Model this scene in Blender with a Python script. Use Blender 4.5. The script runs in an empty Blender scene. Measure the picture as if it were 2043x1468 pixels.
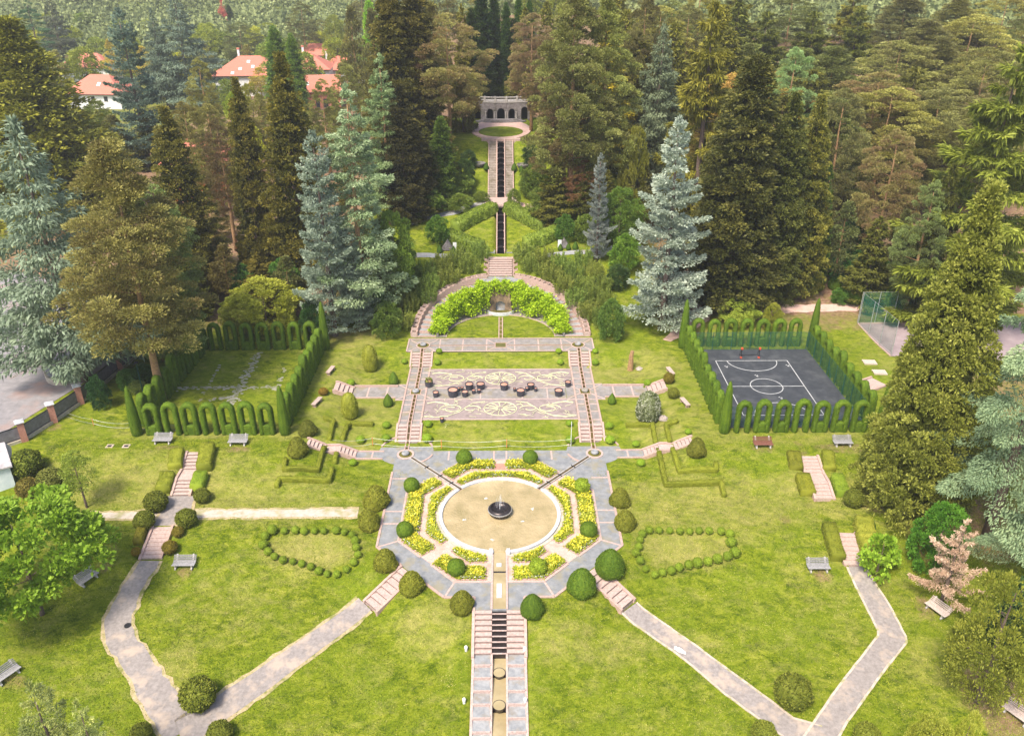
import bpy, math, random
import numpy as np
from mathutils import Vector, Matrix
PI=math.pi; R=math.radians
sc=bpy.context.scene; col=sc.collection
# ---------------- camera, world, sun, exposure ----------------
PITCH=27.4; YAW=-0.56; FPX=1628.0; W0,H0=2043.0,1468.0
CAM=Vector((0.51,0,45.0))
cd=bpy.data.cameras.new('camera'); cam=bpy.data.objects.new('camera',cd); col.objects.link(cam)
cam.location=CAM; cam.rotation_euler=(R(90-PITCH),0,R(YAW))
cd.sensor_width=36; cd.lens=36*FPX/W0; cd.clip_start=0.5; cd.clip_end=5000
sc.camera=cam
SUN_EL,SUN_AZ=56.0,-148.0     # azimuth measured clockwise from +Y
wd=bpy.data.worlds.new('World'); sc.world=wd; wd.use_nodes=True
wn=wd.node_tree.nodes; bg=wn['Background']
sky=wn.new('ShaderNodeTexSky'); sky.sky_type='NISHITA'; sky.sun_disc=False
sky.sun_elevation=R(SUN_EL); sky.sun_rotation=R(SUN_AZ); sky.dust_density=3.0; sky.air_density=1.0
wd.node_tree.links.new(sky.outputs[0],bg.inputs[0]); bg.inputs[1].default_value=0.15
sd=bpy.data.lights.new('sun','SUN'); sd.energy=3.9; sd.angle=R(16); sd.color=(1,0.91,0.76)
so=bpy.data.objects.new('sun',sd); col.objects.link(so)
sv=Vector((math.sin(R(SUN_AZ))*math.cos(R(SUN_EL)),math.cos(R(SUN_AZ))*math.cos(R(SUN_EL)),math.sin(R(SUN_EL))))
so.rotation_euler=sv.to_track_quat('Z','Y').to_euler(); so.location=(0,0,120)
sc.view_settings.view_transform='Standard'; sc.view_settings.look='None'
sc.view_settings.exposure=0.74; sc.view_settings.gamma=1
sc.cycles.max_bounces=5; sc.cycles.diffuse_bounces=3; sc.cycles.glossy_bounces=2
sc.cycles.transparent_max_bounces=6; sc.cycles.volume_bounces=0
# ---------------- pixel rays and terrain ----------------
Rm=cam.rotation_euler.to_matrix()
def ray(u,v):
    d=Rm@Vector(((u-W0/2)/FPX,(H0/2-v)/FPX,-1)); return d
def sm(a,b,x):
    t=min(1,max(0,(x-a)/(b-a))); return t*t*(3-2*t)
def lin(K,x):
    if x<=K[0][0]: return K[0][1]
    for (a,za),(b,zb) in zip(K,K[1:]):
        if x<=b: return za+(zb-za)*(x-a)/(b-a)
    return K[-1][1]
CY=58.45; OA=10.35; EY=91.8
KS=[(-60,-9),(20,-4),(36,-2.9),(44,-1.9),(50.5,-1.25),(56.2,0),(61,0.1),(66.3,1.6),(90,1.65)]
KSR=KS+[(97,2.2),(104,3.2),(125,7),(150,12),(200,18),(300,24),(380,10),(460,16),(700,60),(1000,130),(1300,150)]
KSL=KS+[(97,2.0),(110,3.2),(135,4.6),(170,6),(200,7),(300,4),(400,12),(600,46),(900,110),(1300,150)]
KC=[(68.9,0),(69.4,0),(73.2,.85),(84.9,.85),(87.8,1.75),(EY,1.75),(102.4,5.55),(106,7),(119.4,10.35),(123.5,10.45),(136.2,16.4),(170,16.6),(200,19),(300,24)]
def octn(x,y):
    ax,ay=abs(x),abs(y); return max(ax,ay,(ax+ay)*0.70711)
def h0(x,y):
    side=lin(KSR if x>0 else KSL,y); ax=abs(x)
    if y<68.8:
        e=octn(x,y-CY)-OA
        if e<=0.5 and ax<OA+.5: return 0.0
        hh=side*sm(0.6,5.2,e)
        if y<50 and ax<6: 
            st=lin([(20,-6.35),(43.75,-1.53),(46.4,-.30),(47.6,0)],y)
            hh=hh+(st-hh)*sm(5.5,2.4,ax)
            if ax<1.8: hh-=1.0*sm(47.6,46.6,y)
        if y>61.3:
            top=side*lin([(14.2,0),(18.7,1)],ax); hh+=(top-hh)*sm(61.3,64.3,y)
        return hh
    c=lin(KC,y)
    if y<EY:
        if y<72: hh=c+(side-c)*lin([(14.2,0),(18.7,1)],ax)
        else: hh=c+(side-c)*sm(15.6,19.2,ax)
        return hh
    if y>=300: c=side
    hh=c+(side-c)*sm(12,30,ax)
    r=math.hypot(x,y-EY)
    if r<10.7: return 1.75
    return hh
CARVE=[]   # stair footprints: the ground is cut away under the steps
def h(x,y):
    z=h0(x,y)
    for ax,ay,dx,dy,L,w,dp in CARVE:
        t=(x-ax)*dx+(y-ay)*dy
        if .05<t<L-.15 and abs((x-ax)*dy-(y-ay)*dx)<w: z-=dp
    return z
def G(u,v,dz=0.0):
    d=ray(u,v); t=20.0; p=CAM+d*t
    while t<1500:
        q=CAM+d*(t+1.5)
        if q.z<h(q.x,q.y)+dz:
            a,b=t,t+1.5
            for _ in range(14):
                m=(a+b)/2; q=CAM+d*m
                if q.z<h(q.x,q.y)+dz: b=m
                else: a=m
            q=CAM+d*b; return Vector((q.x,q.y,q.z))
        t+=1.5
    return CAM+d*1500
def GZ(u,v,z):
    d=ray(u,v); return CAM+d*((z-CAM.z)/d.z)
def depth(p): return (Rm.transposed()@(Vector(p)-CAM)).z*-1
def mpx(p): return depth(p)/FPX
# ---------------- materials ----------------
MATS={}
def nt(name):
    m=bpy.data.materials.new(name); m.use_nodes=True; MATS[name]=m
    t=m.node_tree; return m,t,t.nodes['Principled BSDF']
def N(t,ty,**k):
    n=t.nodes.new(ty)
    for a,b in k.items(): setattr(n,a,b)
    return n
def noise(t,vec,scale,detail=3,rough=.6,dist=0):
    n=N(t,'ShaderNodeTexNoise'); n.inputs['Scale'].default_value=scale; n.inputs['Detail'].default_value=detail
    n.inputs['Roughness'].default_value=rough; n.inputs['Distortion'].default_value=dist
    t.links.new(vec,n.inputs['Vector']); return n.outputs['Fac']
def ramp(t,fac,stops):
    r=N(t,'ShaderNodeValToRGB'); e=r.color_ramp.elements
    while len(e)>1: e.remove(e[-1])
    e[0].position=stops[0][0]; e[0].color=(*stops[0][1],1)
    for p,c in stops[1:]:
        x=e.new(p); x.color=(*c,1)
    t.links.new(fac,r.inputs[0]); return r.outputs[0]
def mix(t,f,a,b,mode='MIX'):
    m=N(t,'ShaderNodeMix',data_type='RGBA',blend_type=mode)
    for i,val in ((0,f),(6,a),(7,b)):
        if isinstance(val,(int,float)): m.inputs[i].default_value=val
        elif isinstance(val,tuple): m.inputs[i].default_value=(*val,1)
        else: t.links.new(val,m.inputs[i])
    return m.outputs[2]
def bump(t,b,hgt,s=.4,d=.05):
    n=N(t,'ShaderNodeBump'); n.inputs['Strength'].default_value=s; n.inputs['Distance'].default_value=d
    t.links.new(hgt,n.inputs['Height']); t.links.new(n.outputs[0],b.inputs['Normal'])
def pos(t): return N(t,'ShaderNodeNewGeometry').outputs['Position']
def objc(t): return N(t,'ShaderNodeTexCoord').outputs['Object']
def stone(name,a,b,scale=3,rough=.85,c=None,cs=.5,bs=.3):
    m,t,bs_=nt(name); p=pos(t)
    f=noise(t,p,scale,5,.65); cc=ramp(t,f,[(.32,a),(.68,b)])
    if c: cc=mix(t,ramp(t,noise(t,p,cs,3,.6),[(.5,(0,0,0)),(.66,(.75,.75,.75))]),cc,c)
    t.links.new(cc,bs_.inputs['Base Color']); bs_.inputs['Roughness'].default_value=rough
    bump(t,bs_,noise(t,p,scale*6,3),bs,.02); return m
def plain(name,c,rough=.6,metal=0):
    m,t,b=nt(name); b.inputs['Roughness'].default_value=rough; b.inputs['Metallic'].default_value=metal
    f=noise(t,pos(t),2.5,4); d=tuple(x*.75 for x in c); e=tuple(min(1,x*1.2) for x in c)
    t.links.new(ramp(t,f,[(.3,d),(.7,e)]),b.inputs['Base Color']); return m
def leafmat(name,cols,trans=.25,rough=.55,hv=.12):
    """cols: ramp of colours over the per-leaf random attribute"""
    m,t,b=nt(name)
    at=N(t,'ShaderNodeAttribute',attribute_name='v')
    oi=N(t,'ShaderNodeObjectInfo')
    n_=noise(t,pos(t),.55,2)
    mm=N(t,'ShaderNodeMath',operation='MULTIPLY_ADD'); t.links.new(n_,mm.inputs[0]); mm.inputs[1].default_value=.5; mm.inputs[2].default_value=-.25
    ad=N(t,'ShaderNodeMath',operation='ADD',use_clamp=True); t.links.new(at.outputs['Fac'],ad.inputs[0]); t.links.new(mm.outputs[0],ad.inputs[1])
    k=len(cols); c=ramp(t,ad.outputs[0],[(i/(k-1) if k>1 else 0,x) for i,x in enumerate(cols)])
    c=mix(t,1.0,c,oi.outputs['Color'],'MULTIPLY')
    hs=N(t,'ShaderNodeHueSaturation'); t.links.new(c,hs.inputs['Color'])
    mr=N(t,'ShaderNodeMapRange'); t.links.new(oi.outputs['Random'],mr.inputs[0]); mr.inputs[3].default_value=1-hv; mr.inputs[4].default_value=1+hv
    t.links.new(mr.outputs[0],hs.inputs['Value'])
    t.links.new(hs.outputs[0],b.inputs['Base Color']); b.inputs['Roughness'].default_value=rough
    b.inputs['Specular IOR Level'].default_value=.25
    if trans:
        tr=N(t,'ShaderNodeBsdfTranslucent'); t.links.new(hs.outputs[0],tr.inputs[0])
        mx=N(t,'ShaderNodeMixShader'); mx.inputs[0].default_value=trans
        t.links.new(b.outputs[0],mx.inputs[1]); t.links.new(tr.outputs[0],mx.inputs[2])
        t.links.new(mx.outputs[0],t.nodes['Material Output'].inputs[0])
    return m
# ground
m,t,b=nt('ground'); p=pos(t)
at_dry=N(t,'ShaderNodeAttribute',attribute_name='dry').outputs['Fac']; at_dirt=N(t,'ShaderNodeAttribute',attribute_name='dirt').outputs['Fac']
st=N(t,'ShaderNodeMapping'); st.inputs['Rotation'].default_value=(0,0,.5); st.inputs['Scale'].default_value=(.75,1.1,1); t.links.new(p,st.inputs[0])
big=noise(t,p,.16,4,.62,.6); med=noise(t,st.outputs[0],1.3,7,.86,.5); fine=noise(t,p,6,6,.9)
g=ramp(t,med,[(.38,(.038,.072,.004)),(.5,(.150,.195,.008)),(.62,(.29,.31,.03))])
g=mix(t,ramp(t,big,[(.40,(0,0,0)),(.62,(.5,.5,.5))]),g,(.165,.225,.014))
def addf(t,a,k,bv,off,clamp=True):
    x=N(t,'ShaderNodeMath',operation='MULTIPLY_ADD'); t.links.new(a,x.inputs[0]); x.inputs[1].default_value=k; x.inputs[2].default_value=off
    y=N(t,'ShaderNodeMath',operation='ADD',use_clamp=clamp); t.links.new(x.outputs[0],y.inputs[0]); t.links.new(bv,y.inputs[1]); return y.outputs[0]
nz=noise(t,st.outputs[0],.7,7,.8,.4)
dryf=addf(t,nz,2.8,at_dry,-1.38)
dryf2=N(t,'ShaderNodeMath',operation='MULTIPLY'); t.links.new(dryf,dryf2.inputs[0]); dryf2.inputs[1].default_value=.72
g=mix(t,dryf2.outputs[0],g,ramp(t,med,[(.3,(.30,.26,.085)),(.7,(.50,.41,.17))]))
g=mix(t,ramp(t,fine,[(.36,(.35,.35,.35)),(.62,(1,1,1))]),mix(t,.5,g,(0.05,.07,.004)),g)
dz=addf(t,noise(t,p,.8,5,.7,.5),2.2,at_dirt,-1.45)
dirtc=ramp(t,noise(t,p,2.2,6,.7),[(.3,(.13,.075,.045)),(.55,(.26,.16,.105)),(.75,(.40,.28,.20))])
g=mix(t,dz,g,dirtc)
t.links.new(g,b.inputs['Base Color']); b.inputs['Roughness'].default_value=.95; b.inputs['Specular IOR Level'].default_value=.1
bump(t,b,noise(t,p,14,4,.85),.8,.06)
stone('slate_warm',(.19,.175,.17),(.31,.285,.275),1.6,.85,(.25,.21,.13),.7)
stone('slate',(.165,.175,.19),(.28,.285,.295),1.6,.8,(.26,.23,.15),.7)
stone('stair_old',(.22,.18,.15),(.36,.31,.27),2.2,.9,(.16,.13,.08),.9)
stone('slate_ramp',(.20,.21,.225),(.34,.345,.355),2.2,.8,(.24,.20,.15),.9)
stone('granite',(.36,.235,.20),(.53,.385,.34),5,.85,(.40,.30,.24),1.1)
stone('granite_pale',(.37,.26,.23),(.54,.42,.38),6,.85)
stone('pink_gravel',(.47,.30,.25),(.66,.46,.40),9,.95,(.40,.27,.20),.9)
stone('red_slab',(.40,.18,.14),(.52,.26,.20),6,.9)
stone('riser',(.17,.12,.105),(.30,.225,.205),4,.9)  # darker than the treads: shade of the step fronts put into the stone colour
stone('marble',(.40,.415,.45),(.62,.63,.67),3,.6)
stone('pale_grit',(.36,.31,.24),(.58,.52,.42),4,.95)
stone('asphalt_path',(.20,.175,.165),(.315,.28,.265),4,.95,(.44,.35,.28),.8)
stone('fringe',(.30,.25,.11),(.50,.39,.25),3.5,.95,(.13,.16,.015),1.1)
stone('dirt_path',(.36,.31,.26),(.56,.48,.40),3,.95,(.26,.25,.08),.6)
stone('road',(.19,.18,.19),(.29,.27,.28),1.2,.95,(.33,.22,.19),.25)
stone('kerb',(.42,.33,.27),(.60,.49,.42),4,.95,(.22,.24,.05),2.0)
stone('court',(.026,.031,.040),(.050,.056,.068),1.4,.85,(.075,.08,.09),.6)
stone('tennis',(.26,.20,.215),(.34,.27,.28),1.0,.9)
stone('panel',(.235,.185,.18),(.33,.265,.255),2.5,.95,(.20,.16,.15),.9)
stone('old_stone',(.12,.105,.11),(.28,.255,.26),2.5,.9,(.08,.08,.05),.8,.8)
stone('pale_stone',(.30,.28,.265),(.48,.45,.43),3,.9)
stone('niche',(.10,.075,.05),(.36,.25,.16),1.5,.95,(.03,.025,.02),.8,1)
stone('brick',(.36,.15,.11),(.52,.26,.20),7,.9)
stone('plaster_white',(.66,.66,.68),(.80,.80,.80),2,.9)
stone('plaster_blue',(.50,.58,.62),(.66,.72,.74),1.2,.9)
stone('plaster_orange',(.38,.10,.03),(.52,.17,.06),1.2,.9)
stone('plaster_red',(.42,.15,.10),(.55,.23,.16),1.2,.9)
stone('roof_slab',(.30,.28,.29),(.52,.49,.50),2.5,.95)
stone('tile',(.46,.13,.085),(.62,.22,.155),5,.8)
stone('bark',(.09,.06,.05),(.22,.16,.13),6,.95,None,.5,1)
stone('bark_red',(.20,.10,.07),(.46,.29,.12),5,.95,None,.5,1)
stone('soil',(.10,.055,.035),(.19,.11,.07),6,.95)
stone('rock',(.30,.24,.21),(.46,.40,.36),3,.9)
stone('weathered_wood',(.20,.195,.20),(.38,.37,.38),9,.85)
stone('pale_wood',(.42,.33,.29),(.62,.52,.47),9,.85)
stone('red_wood',(.14,.05,.035),(.24,.10,.07),9,.7)
stone('pallet_wood',(.50,.40,.33),(.68,.58,.50),9,.85)
stone('hay',(.42,.30,.20),(.62,.48,.36),4,.95)
plain('white_paint',(.75,.75,.74),.5); plain('court_line',(.46,.47,.48),.7); plain('red_paint',(.62,.09,.04),.5); plain('orange_paint',(.66,.22,.06),.6)
plain('dark_metal',(.03,.03,.035),.45,.3); plain('grey_metal',(.42,.43,.45),.45,.4); plain('sheet_metal',(.20,.185,.215),.6)
plain('bronze',(.055,.045,.045),.35,.6); plain('dark_green_metal',(.012,.075,.06),.5)
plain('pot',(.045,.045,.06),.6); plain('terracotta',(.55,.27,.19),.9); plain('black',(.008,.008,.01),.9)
plain('glass_dark',(.03,.035,.045),.15); plain('vine_light',(.66,.68,.40),.8)
stone('worn_stone',(.26,.25,.20),(.40,.385,.33),3,.9,(.15,.17,.05),1.5)
plain('roof_window',(.70,.72,.75),.3)
def water(name,a,b,rough=.08,scale=3.0,bs=.25):
    m,t,bb=nt(name); p=pos(t); f=noise(t,p,.5,3)
    t.links.new(ramp(t,f,[(.3,a),(.7,b)]),bb.inputs['Base Color']); bb.inputs['Roughness'].default_value=rough
    bump(t,bb,noise(t,p,scale,2,.5,.8),bs,.06 if bs<.9 else .07); bb.inputs['Specular IOR Level'].default_value=.5; return m
water('water',(.29,.235,.115),(.47,.365,.21),.05,5.0,.92)
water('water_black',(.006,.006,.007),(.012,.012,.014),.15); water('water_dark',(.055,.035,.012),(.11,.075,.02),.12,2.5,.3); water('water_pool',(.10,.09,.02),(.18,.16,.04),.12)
water('water_run',(.30,.235,.12),(.44,.36,.21),.1,3,.3)
def net(name,c,f):
    m,t,b=nt(name); b.inputs['Base Color'].default_value=(*c,1)
    tr=N(t,'ShaderNodeBsdfTransparent'); mx=N(t,'ShaderNodeMixShader'); mx.inputs[0].default_value=f
    t.links.new(tr.outputs[0],mx.inputs[1]); t.links.new(b.outputs[0],mx.inputs[2]); t.links.new(mx.outputs[0],t.nodes['Material Output'].inputs[0])
net('green_net',(.012,.12,.09),.30); net('green_net_thin',(.02,.2,.14),.24); net('grey_net',(.25,.28,.32),.5); net('spray',(.85,.87,.9),.45)
# foliage
leafmat('l_bluespruce',[(.13,.17,.125),(.28,.34,.265),(.48,.54,.42)])
leafmat('l_mint',[(0.220,0.270,0.210),(0.400,0.470,0.370),(0.600,0.660,0.540)])
leafmat('l_fir',[(0.115,0.172,0.069),(0.230,0.310,0.138),(0.391,0.460,0.253)])
leafmat('l_dark',[(.020,.030,.007),(.105,.120,.024),(.33,.32,.075)])
leafmat('l_darkgreen',[(0.024,0.054,0.011),(0.068,0.128,0.024),(0.162,0.230,0.047)])
leafmat('l_gold',[(0.101,0.115,0.014),(0.297,0.304,0.041),(0.634,0.594,0.115)])
leafmat('l_olive',[(0.075,0.090,0.012),(0.210,0.217,0.027),(0.420,0.398,0.060)])
leafmat('l_pine',[(.10,.07,.04),(.17,.155,.05),(.31,.315,.09),(.50,.48,.17)])
leafmat('l_brownpine',[(.24,.14,.09),(.28,.19,.09),(.30,.27,.085),(.45,.42,.14)])
leafmat('l_norway',[(0.072,0.080,0.012),(0.189,0.189,0.026),(0.362,0.341,0.072)])
leafmat('l_cedar',[(0.080,0.130,0.100),(0.170,0.250,0.180),(0.330,0.420,0.290)])
leafmat('l_greycedar',[(.10,.13,.10),(.21,.25,.185),(.35,.39,.29)])
leafmat('l_bright',[(0.110,0.210,0.012),(0.250,0.400,0.030),(0.420,0.580,0.070)],.35)
leafmat('l_ivy',[(.14,.24,.006),(.34,.49,.015),(.60,.76,.05)],.35)
leafmat('l_broad',[(0.091,0.130,0.016),(0.208,0.260,0.039),(0.364,0.403,0.078)],.3)
leafmat('l_laurel',[(0.047,0.088,0.014),(0.162,0.209,0.034),(0.351,0.351,0.081)],.25)
leafmat('l_grass',[(.045,.088,.004),(.145,.205,.008),(.29,.32,.022),(.50,.44,.15)],.25,.7,0)
leafmat('l_twig',[(.09,.14,.022),(.19,.265,.045),(.36,.43,.10)],.3)
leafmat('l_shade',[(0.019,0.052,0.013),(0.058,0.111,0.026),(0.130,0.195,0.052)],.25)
leafmat('l_dead',[(.42,.26,.17),(.60,.42,.30),(.75,.58,.44)],.15)
leafmat('l_red',[(0.250,0.050,0.040),(0.420,0.120,0.090),(0.500,0.200,0.150)],.2)
leafmat('l_yellowgreen',[(0.160,0.190,0.012),(0.320,0.340,0.035),(0.520,0.520,0.090)],.3)
leafmat('l_yew',[(.030,.068,.003),(.070,.125,.007),(.14,.20,.014)],0,.8,.1)
leafmat('l_box',[(.07,.12,.006),(.16,.23,.014),(.28,.33,.03)],0,.8,.12)
leafmat('l_dome',[(0.060,0.075,0.006),(0.125,0.140,0.014),(0.210,0.210,0.030)],0,.8,.15)
leafmat('l_hedge',[(.08,.10,.006),(.17,.19,.013),(.27,.28,.03)],0,.8,.12)
leafmat('l_bedleaf',[(0.150,0.188,0.013),(0.300,0.350,0.025),(0.450,0.475,0.050)],.2)
leafmat('l_yflower',[(.70,.60,.02),(.82,.74,.05),(.9,.85,.18)],.2)
leafmat('l_wflower',[(0.700,0.740,0.850),(0.850,0.870,0.900),(0.900,0.900,0.900)],.2)
leafmat('l_whiteshrub',[(0.060,0.080,0.030),(0.170,0.200,0.080),(0.620,0.620,0.520)],.2)
leafmat('l_far',[(.11,.14,.05),(.21,.25,.09),(.34,.38,.16)],.2,.7,.1)  # paler, greyer leaf tones with some distance haze painted in
# ---------------- object helpers ----------------
def prop(o,label=None,cat=None,group=None,kind=None,category=None):
    cat=cat or category
    if label: o['label']=label
    if cat: o['category']=cat
    if group: o['group']=group
    if kind: o['kind']=kind
    return o
def empty(name,loc,label,cat,group=None,rz=0):
    o=bpy.data.objects.new(name,None); col.objects.link(o); o.location=loc; o.rotation_euler=(0,0,rz); o.empty_display_size=.3
    return prop(o,label,cat,group)
def link(name,me,parent=None,loc=None):
    o=bpy.data.objects.new(name,me); col.objects.link(o)
    if parent: o.parent=parent
    if loc is not None: o.location=loc
    return o
def copy_tree(o,parent=None):
    c=o.copy(); col.objects.link(c); c.parent=parent
    for ch in list(o.children): copy_tree(ch,c)
    return c
class MB:
    def __init__(s): s.v=[]; s.f=[]
    def add(s,v,f):
        n=len(s.v); s.v+=[tuple(x) for x in v]; s.f+=[tuple(i+n for i in q) for q in f]; return s
    def box(s,x0,x1,y0,y1,z0,z1):
        v=[(x,y,z) for z in (z0,z1) for y in (y0,y1) for x in (x0,x1)]
        return s.add(v,[(0,2,3,1),(4,5,7,6),(0,1,5,4),(2,6,7,3),(0,4,6,2),(1,3,7,5)])
    def obox(s,c,rz,l,w,z0,z1,dx=0,dy=0):
        """box centred at c, long axis along rz; dx,dy offset in the local frame"""
        ca,sa=math.cos(rz),math.sin(rz); v=[]
        for z in (z0,z1):
            for y in (-w/2,w/2):
                for x in (-l/2,l/2):
                    X,Y=x+dx,y+dy; v.append((c[0]+X*ca-Y*sa,c[1]+X*sa+Y*ca,z))
        return s.add(v,[(0,2,3,1),(4,5,7,6),(0,1,5,4),(2,6,7,3),(0,4,6,2),(1,3,7,5)])
    def prism(s,poly,z0,z1):
        n=len(poly); v=[(x,y,z0) for x,y in poly]+[(x,y,z1) for x,y in poly]
        return s.add(v,[tuple(range(n))[::-1],tuple(range(n,2*n))]+[(i,(i+1)%n,(i+1)%n+n,i+n) for i in range(n)])
    def tube(s,pts,r,n=6,r2=None):
        pts=[Vector(p) for p in pts]; base=len(s.v); k=len(pts)
        for i,p in enumerate(pts):
            d=(pts[min(i+1,k-1)]-pts[max(i-1,0)]).normalized()
            a=d.orthogonal().normalized(); 
            if abs(d.z)<.9: a=d.cross(Vector((0,0,1))).normalized()
            bb=d.cross(a); rr=r if r2 is None else r+(r2-r)*i/(k-1)
            for j in range(n):
                t=2*PI*j/n; q=p+a*math.cos(t)*rr+bb*math.sin(t)*rr; s.v.append(tuple(q))
        for i in range(k-1):
            for j in range(n):
                s.f.append((base+i*n+j,base+i*n+(j+1)%n,base+(i+1)*n+(j+1)%n,base+(i+1)*n+j))
        s.f.append(tuple(base+j for j in range(n))[::-1]); s.f.append(tuple(base+(k-1)*n+j for j in range(n)))
        return s
    def lathe(s,prof,n=24,c=(0,0,0),cap=True):
        base=len(s.v); k=len(prof)
        for r,z in prof:
            for j in range(n):
                t=2*PI*j/n; s.v.append((c[0]+r*math.cos(t),c[1]+r*math.sin(t),c[2]+z))
        for i in range(k-1):
            for j in range(n): s.f.append((base+i*n+j,base+i*n+(j+1)%n,base+(i+1)*n+(j+1)%n,base+(i+1)*n+j))
        if cap: s.f.append(tuple(base+j for j in range(n))[::-1]); s.f.append(tuple(base+(k-1)*n+j for j in range(n)))
        return s
    def build(s,name,mat,parent=None,loc=None,smooth=False,**k):
        me=bpy.data.meshes.new(name); 
        o0=Vector((0,0,0))
        me.from_pydata(s.v,[],s.f); me.materials.append(MATS[mat])
        if smooth: me.shade_smooth()
        me.validate(clean_customdata=False)
        o=link(name,me,parent,loc); 
        if k: prop(o,**k)
        return o
def rel(o):  # keep world mesh coordinates under a moved parent
    return o
def lp(parent,pts): 
    inv=parent.matrix_basis.inverted() if False else Matrix.Translation(-Vector(parent.location)); return [inv@Vector(p) for p in pts]
ORD=['first','second','third','fourth','fifth','sixth','seventh','eighth','ninth','tenth','eleventh','twelfth','thirteenth','fourteenth','fifteenth','sixteenth','seventeenth','eighteenth','nineteenth','twentieth','twenty-first','twenty-second','twenty-third','twenty-fourth','twenty-fifth','twenty-sixth','twenty-seventh','twenty-eighth']
# stairs traced between two pixels: (bottom, top, width)
STP=[((361,989),(391,902),1.45),((301,1114),(325,1051),1.5),((1645,996),(1613,910),1.5),((1707,1128),(1686,1063),1.5),((1720,773),(1754,761),1.9)]
STG=[]
for pb,pt,w in STP:
    a=G(*pb);b_=G(*pt); STG.append((a,b_)); d=Vector((b_.x-a.x,b_.y-a.y)); L=d.length; d/=L; CARVE.append((a.x,a.y,d.x,d.y,L,w/2+.05,.55))
for s in (-1,1):
    CARVE.append((s*14.3,68.1,float(s),0,4.8,.6,.3)); d=1/math.sqrt(2); CARVE.append((s*14.25*d,CY-14.25*d,-s*d,d,3.7,.75,.5)); CARVE.append((s*16.4,79.35,float(s),0,1.95,.9,.3))
    for y0_,L_ in ((70.2,2.3),(85.4,2.2)): CARVE.append((s*9.4,y0_,0,1.0,L_,1.0,.35))
CARVE+=[(0,102.5,0,1.0,3.6,1.75,.6),(0,107.0,0,1.0,12.6,.65,1.4),(0,123.3,0,1.0,13.2,2.05,.5),(0,123.3,0,1.0,13.2,.6,.9)]
# ---------------- ground sheet ----------------
def axis(parts):
    out=[]
    for a,b,s in parts:
        n=max(1,int(round((b-a)/s))); out+=[a+(b-a)*i/n for i in range(n)]
    out.append(parts[-1][1]); return out
XS=axis([(-900,-300,60),(-300,-80,10),(-80,-42,1.5),(-42,42,.5),(42,80,1.5),(80,300,10),(300,900,60)])
YS=axis([(-60,20,8),(20,34,1),(34,107,.5),(107,160,1),(160,240,4),(240,500,12),(500,1300,40)])
DRY=[(330,980,210,45,.5),(300,930,200,30,.35),(560,1000,120,60,.35),(620,1100,90,35,.65),(1365,1095,95,35,.6),(1200,760,60,30,.4),(1450,800,120,70,.25),(690,740,60,40,.4),
(860,1240,60,40,.5),(1180,1290,120,40,.4),(1380,1010,200,60,.45),(1650,1000,170,60,.4),(1300,730,60,30,.4),(640,1010,120,20,.3),(560,620,60,20,.2),(1310,850,60,60,.4),(700,830,70,60,.35),
(360,1008,40,25,.6),(460,1190,120,60,.2),(1700,1180,120,80,.15),(1900,1340,80,60,.3),(1850,900,60,60,.4),(280,1040,60,14,.3),(500,1023,220,9,.75),(1640,825,40,50,.3),(1770,700,50,60,.2),(700,680,60,20,.5),(480,860,240,16,.35),(1560,870,240,16,.3),(940,865,60,20,.25),
(350,1340,40,60,.5),(1400,1290,100,30,.1),(1750,985,40,50,.5)]
DIRT=[(1375,630,75,40,.75),(1650,600,75,45,1.0),(1600,640,170,20,.8),(1810,640,60,40,.5),(1830,1075,22,60,.75),(1800,1010,70,30,.7),(1960,1040,110,60,1.1),(1990,1390,60,70,1.0),(420,620,60,40,.9),(700,668,60,14,.6),
(1130,440,60,40,.75),(960,440,40,14,.5),(930,470,50,12,.4),(1060,440,50,12,.6),(345,1008,26,16,.6),(205,1128,18,14,.8),(330,893,26,5,.8),(478,897,24,5,.8),(1522,894,26,5,.8),(1690,893,60,9,.8),(1640,1147,20,6,.9),(368,1143,18,5,.8),(1843,1210,16,26,.9),(30,1360,30,14,.8),(1980,1440,24,40,.9),
(1600,900,8,20,.7),(1565,1037,12,5,.7),(110,852,25,7,.7),(1760,890,60,8,.5)]
def blobs(L):
    out=[]
    for u,v,ru,rv,s in L:
        c=G(u,v); a=G(u+ru,v); b_=G(u,v-rv); out.append((c.x,c.y,max(.6,abs(a.x-c.x)),max(.6,abs(b_.y-c.y)),s))
    return out
DB=blobs(DRY); TB=blobs(DIRT)
def fval(L,x,y):
    s=0
    for cx,cy,rx,ry,k in L:
        d=((x-cx)/rx)**2+((y-cy)/ry)**2
        if d<2.2: s=max(s,k*(1-sm(.35,2.2,d)))
    return s
nx,ny=len(XS),len(YS); V=[];dry=[];dirt=[]
for y in YS:
    for x in XS:
        V.append((x,y,h(x,y)))
        near=(34<y<110 and -60<x<60)
        dry.append(fval(DB,x,y)+(.10 if abs(x)<12 and 69<y<88 else 0) if near else 0)
        d=fval(TB,x,y) if near else 0
        fo=0
        if 97<y<300:
            fo=sm(17,24,abs(x))*1.25
            if y>155: fo=1.3
            if x<-75: fo*=.45
        if x>43 and y>60: fo=max(fo,.9*sm(43,50,x)*(1 if y<84 else .6))
        dirt.append(max(d,fo))
F=[(j*nx+i,j*nx+i+1,(j+1)*nx+i+1,(j+1)*nx+i) for j in range(ny-1) for i in range(nx-1)]
me=bpy.data.meshes.new('ground'); me.from_pydata(V,[],F); me.materials.append(MATS['ground']); me.shade_smooth()
for nme,arr in (('dry',dry),('dirt',dirt)):
    a=me.attributes.new(nme,'FLOAT','POINT'); a.data.foreach_set('value',arr)
prop(link('ground',me),kind='structure')
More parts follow.
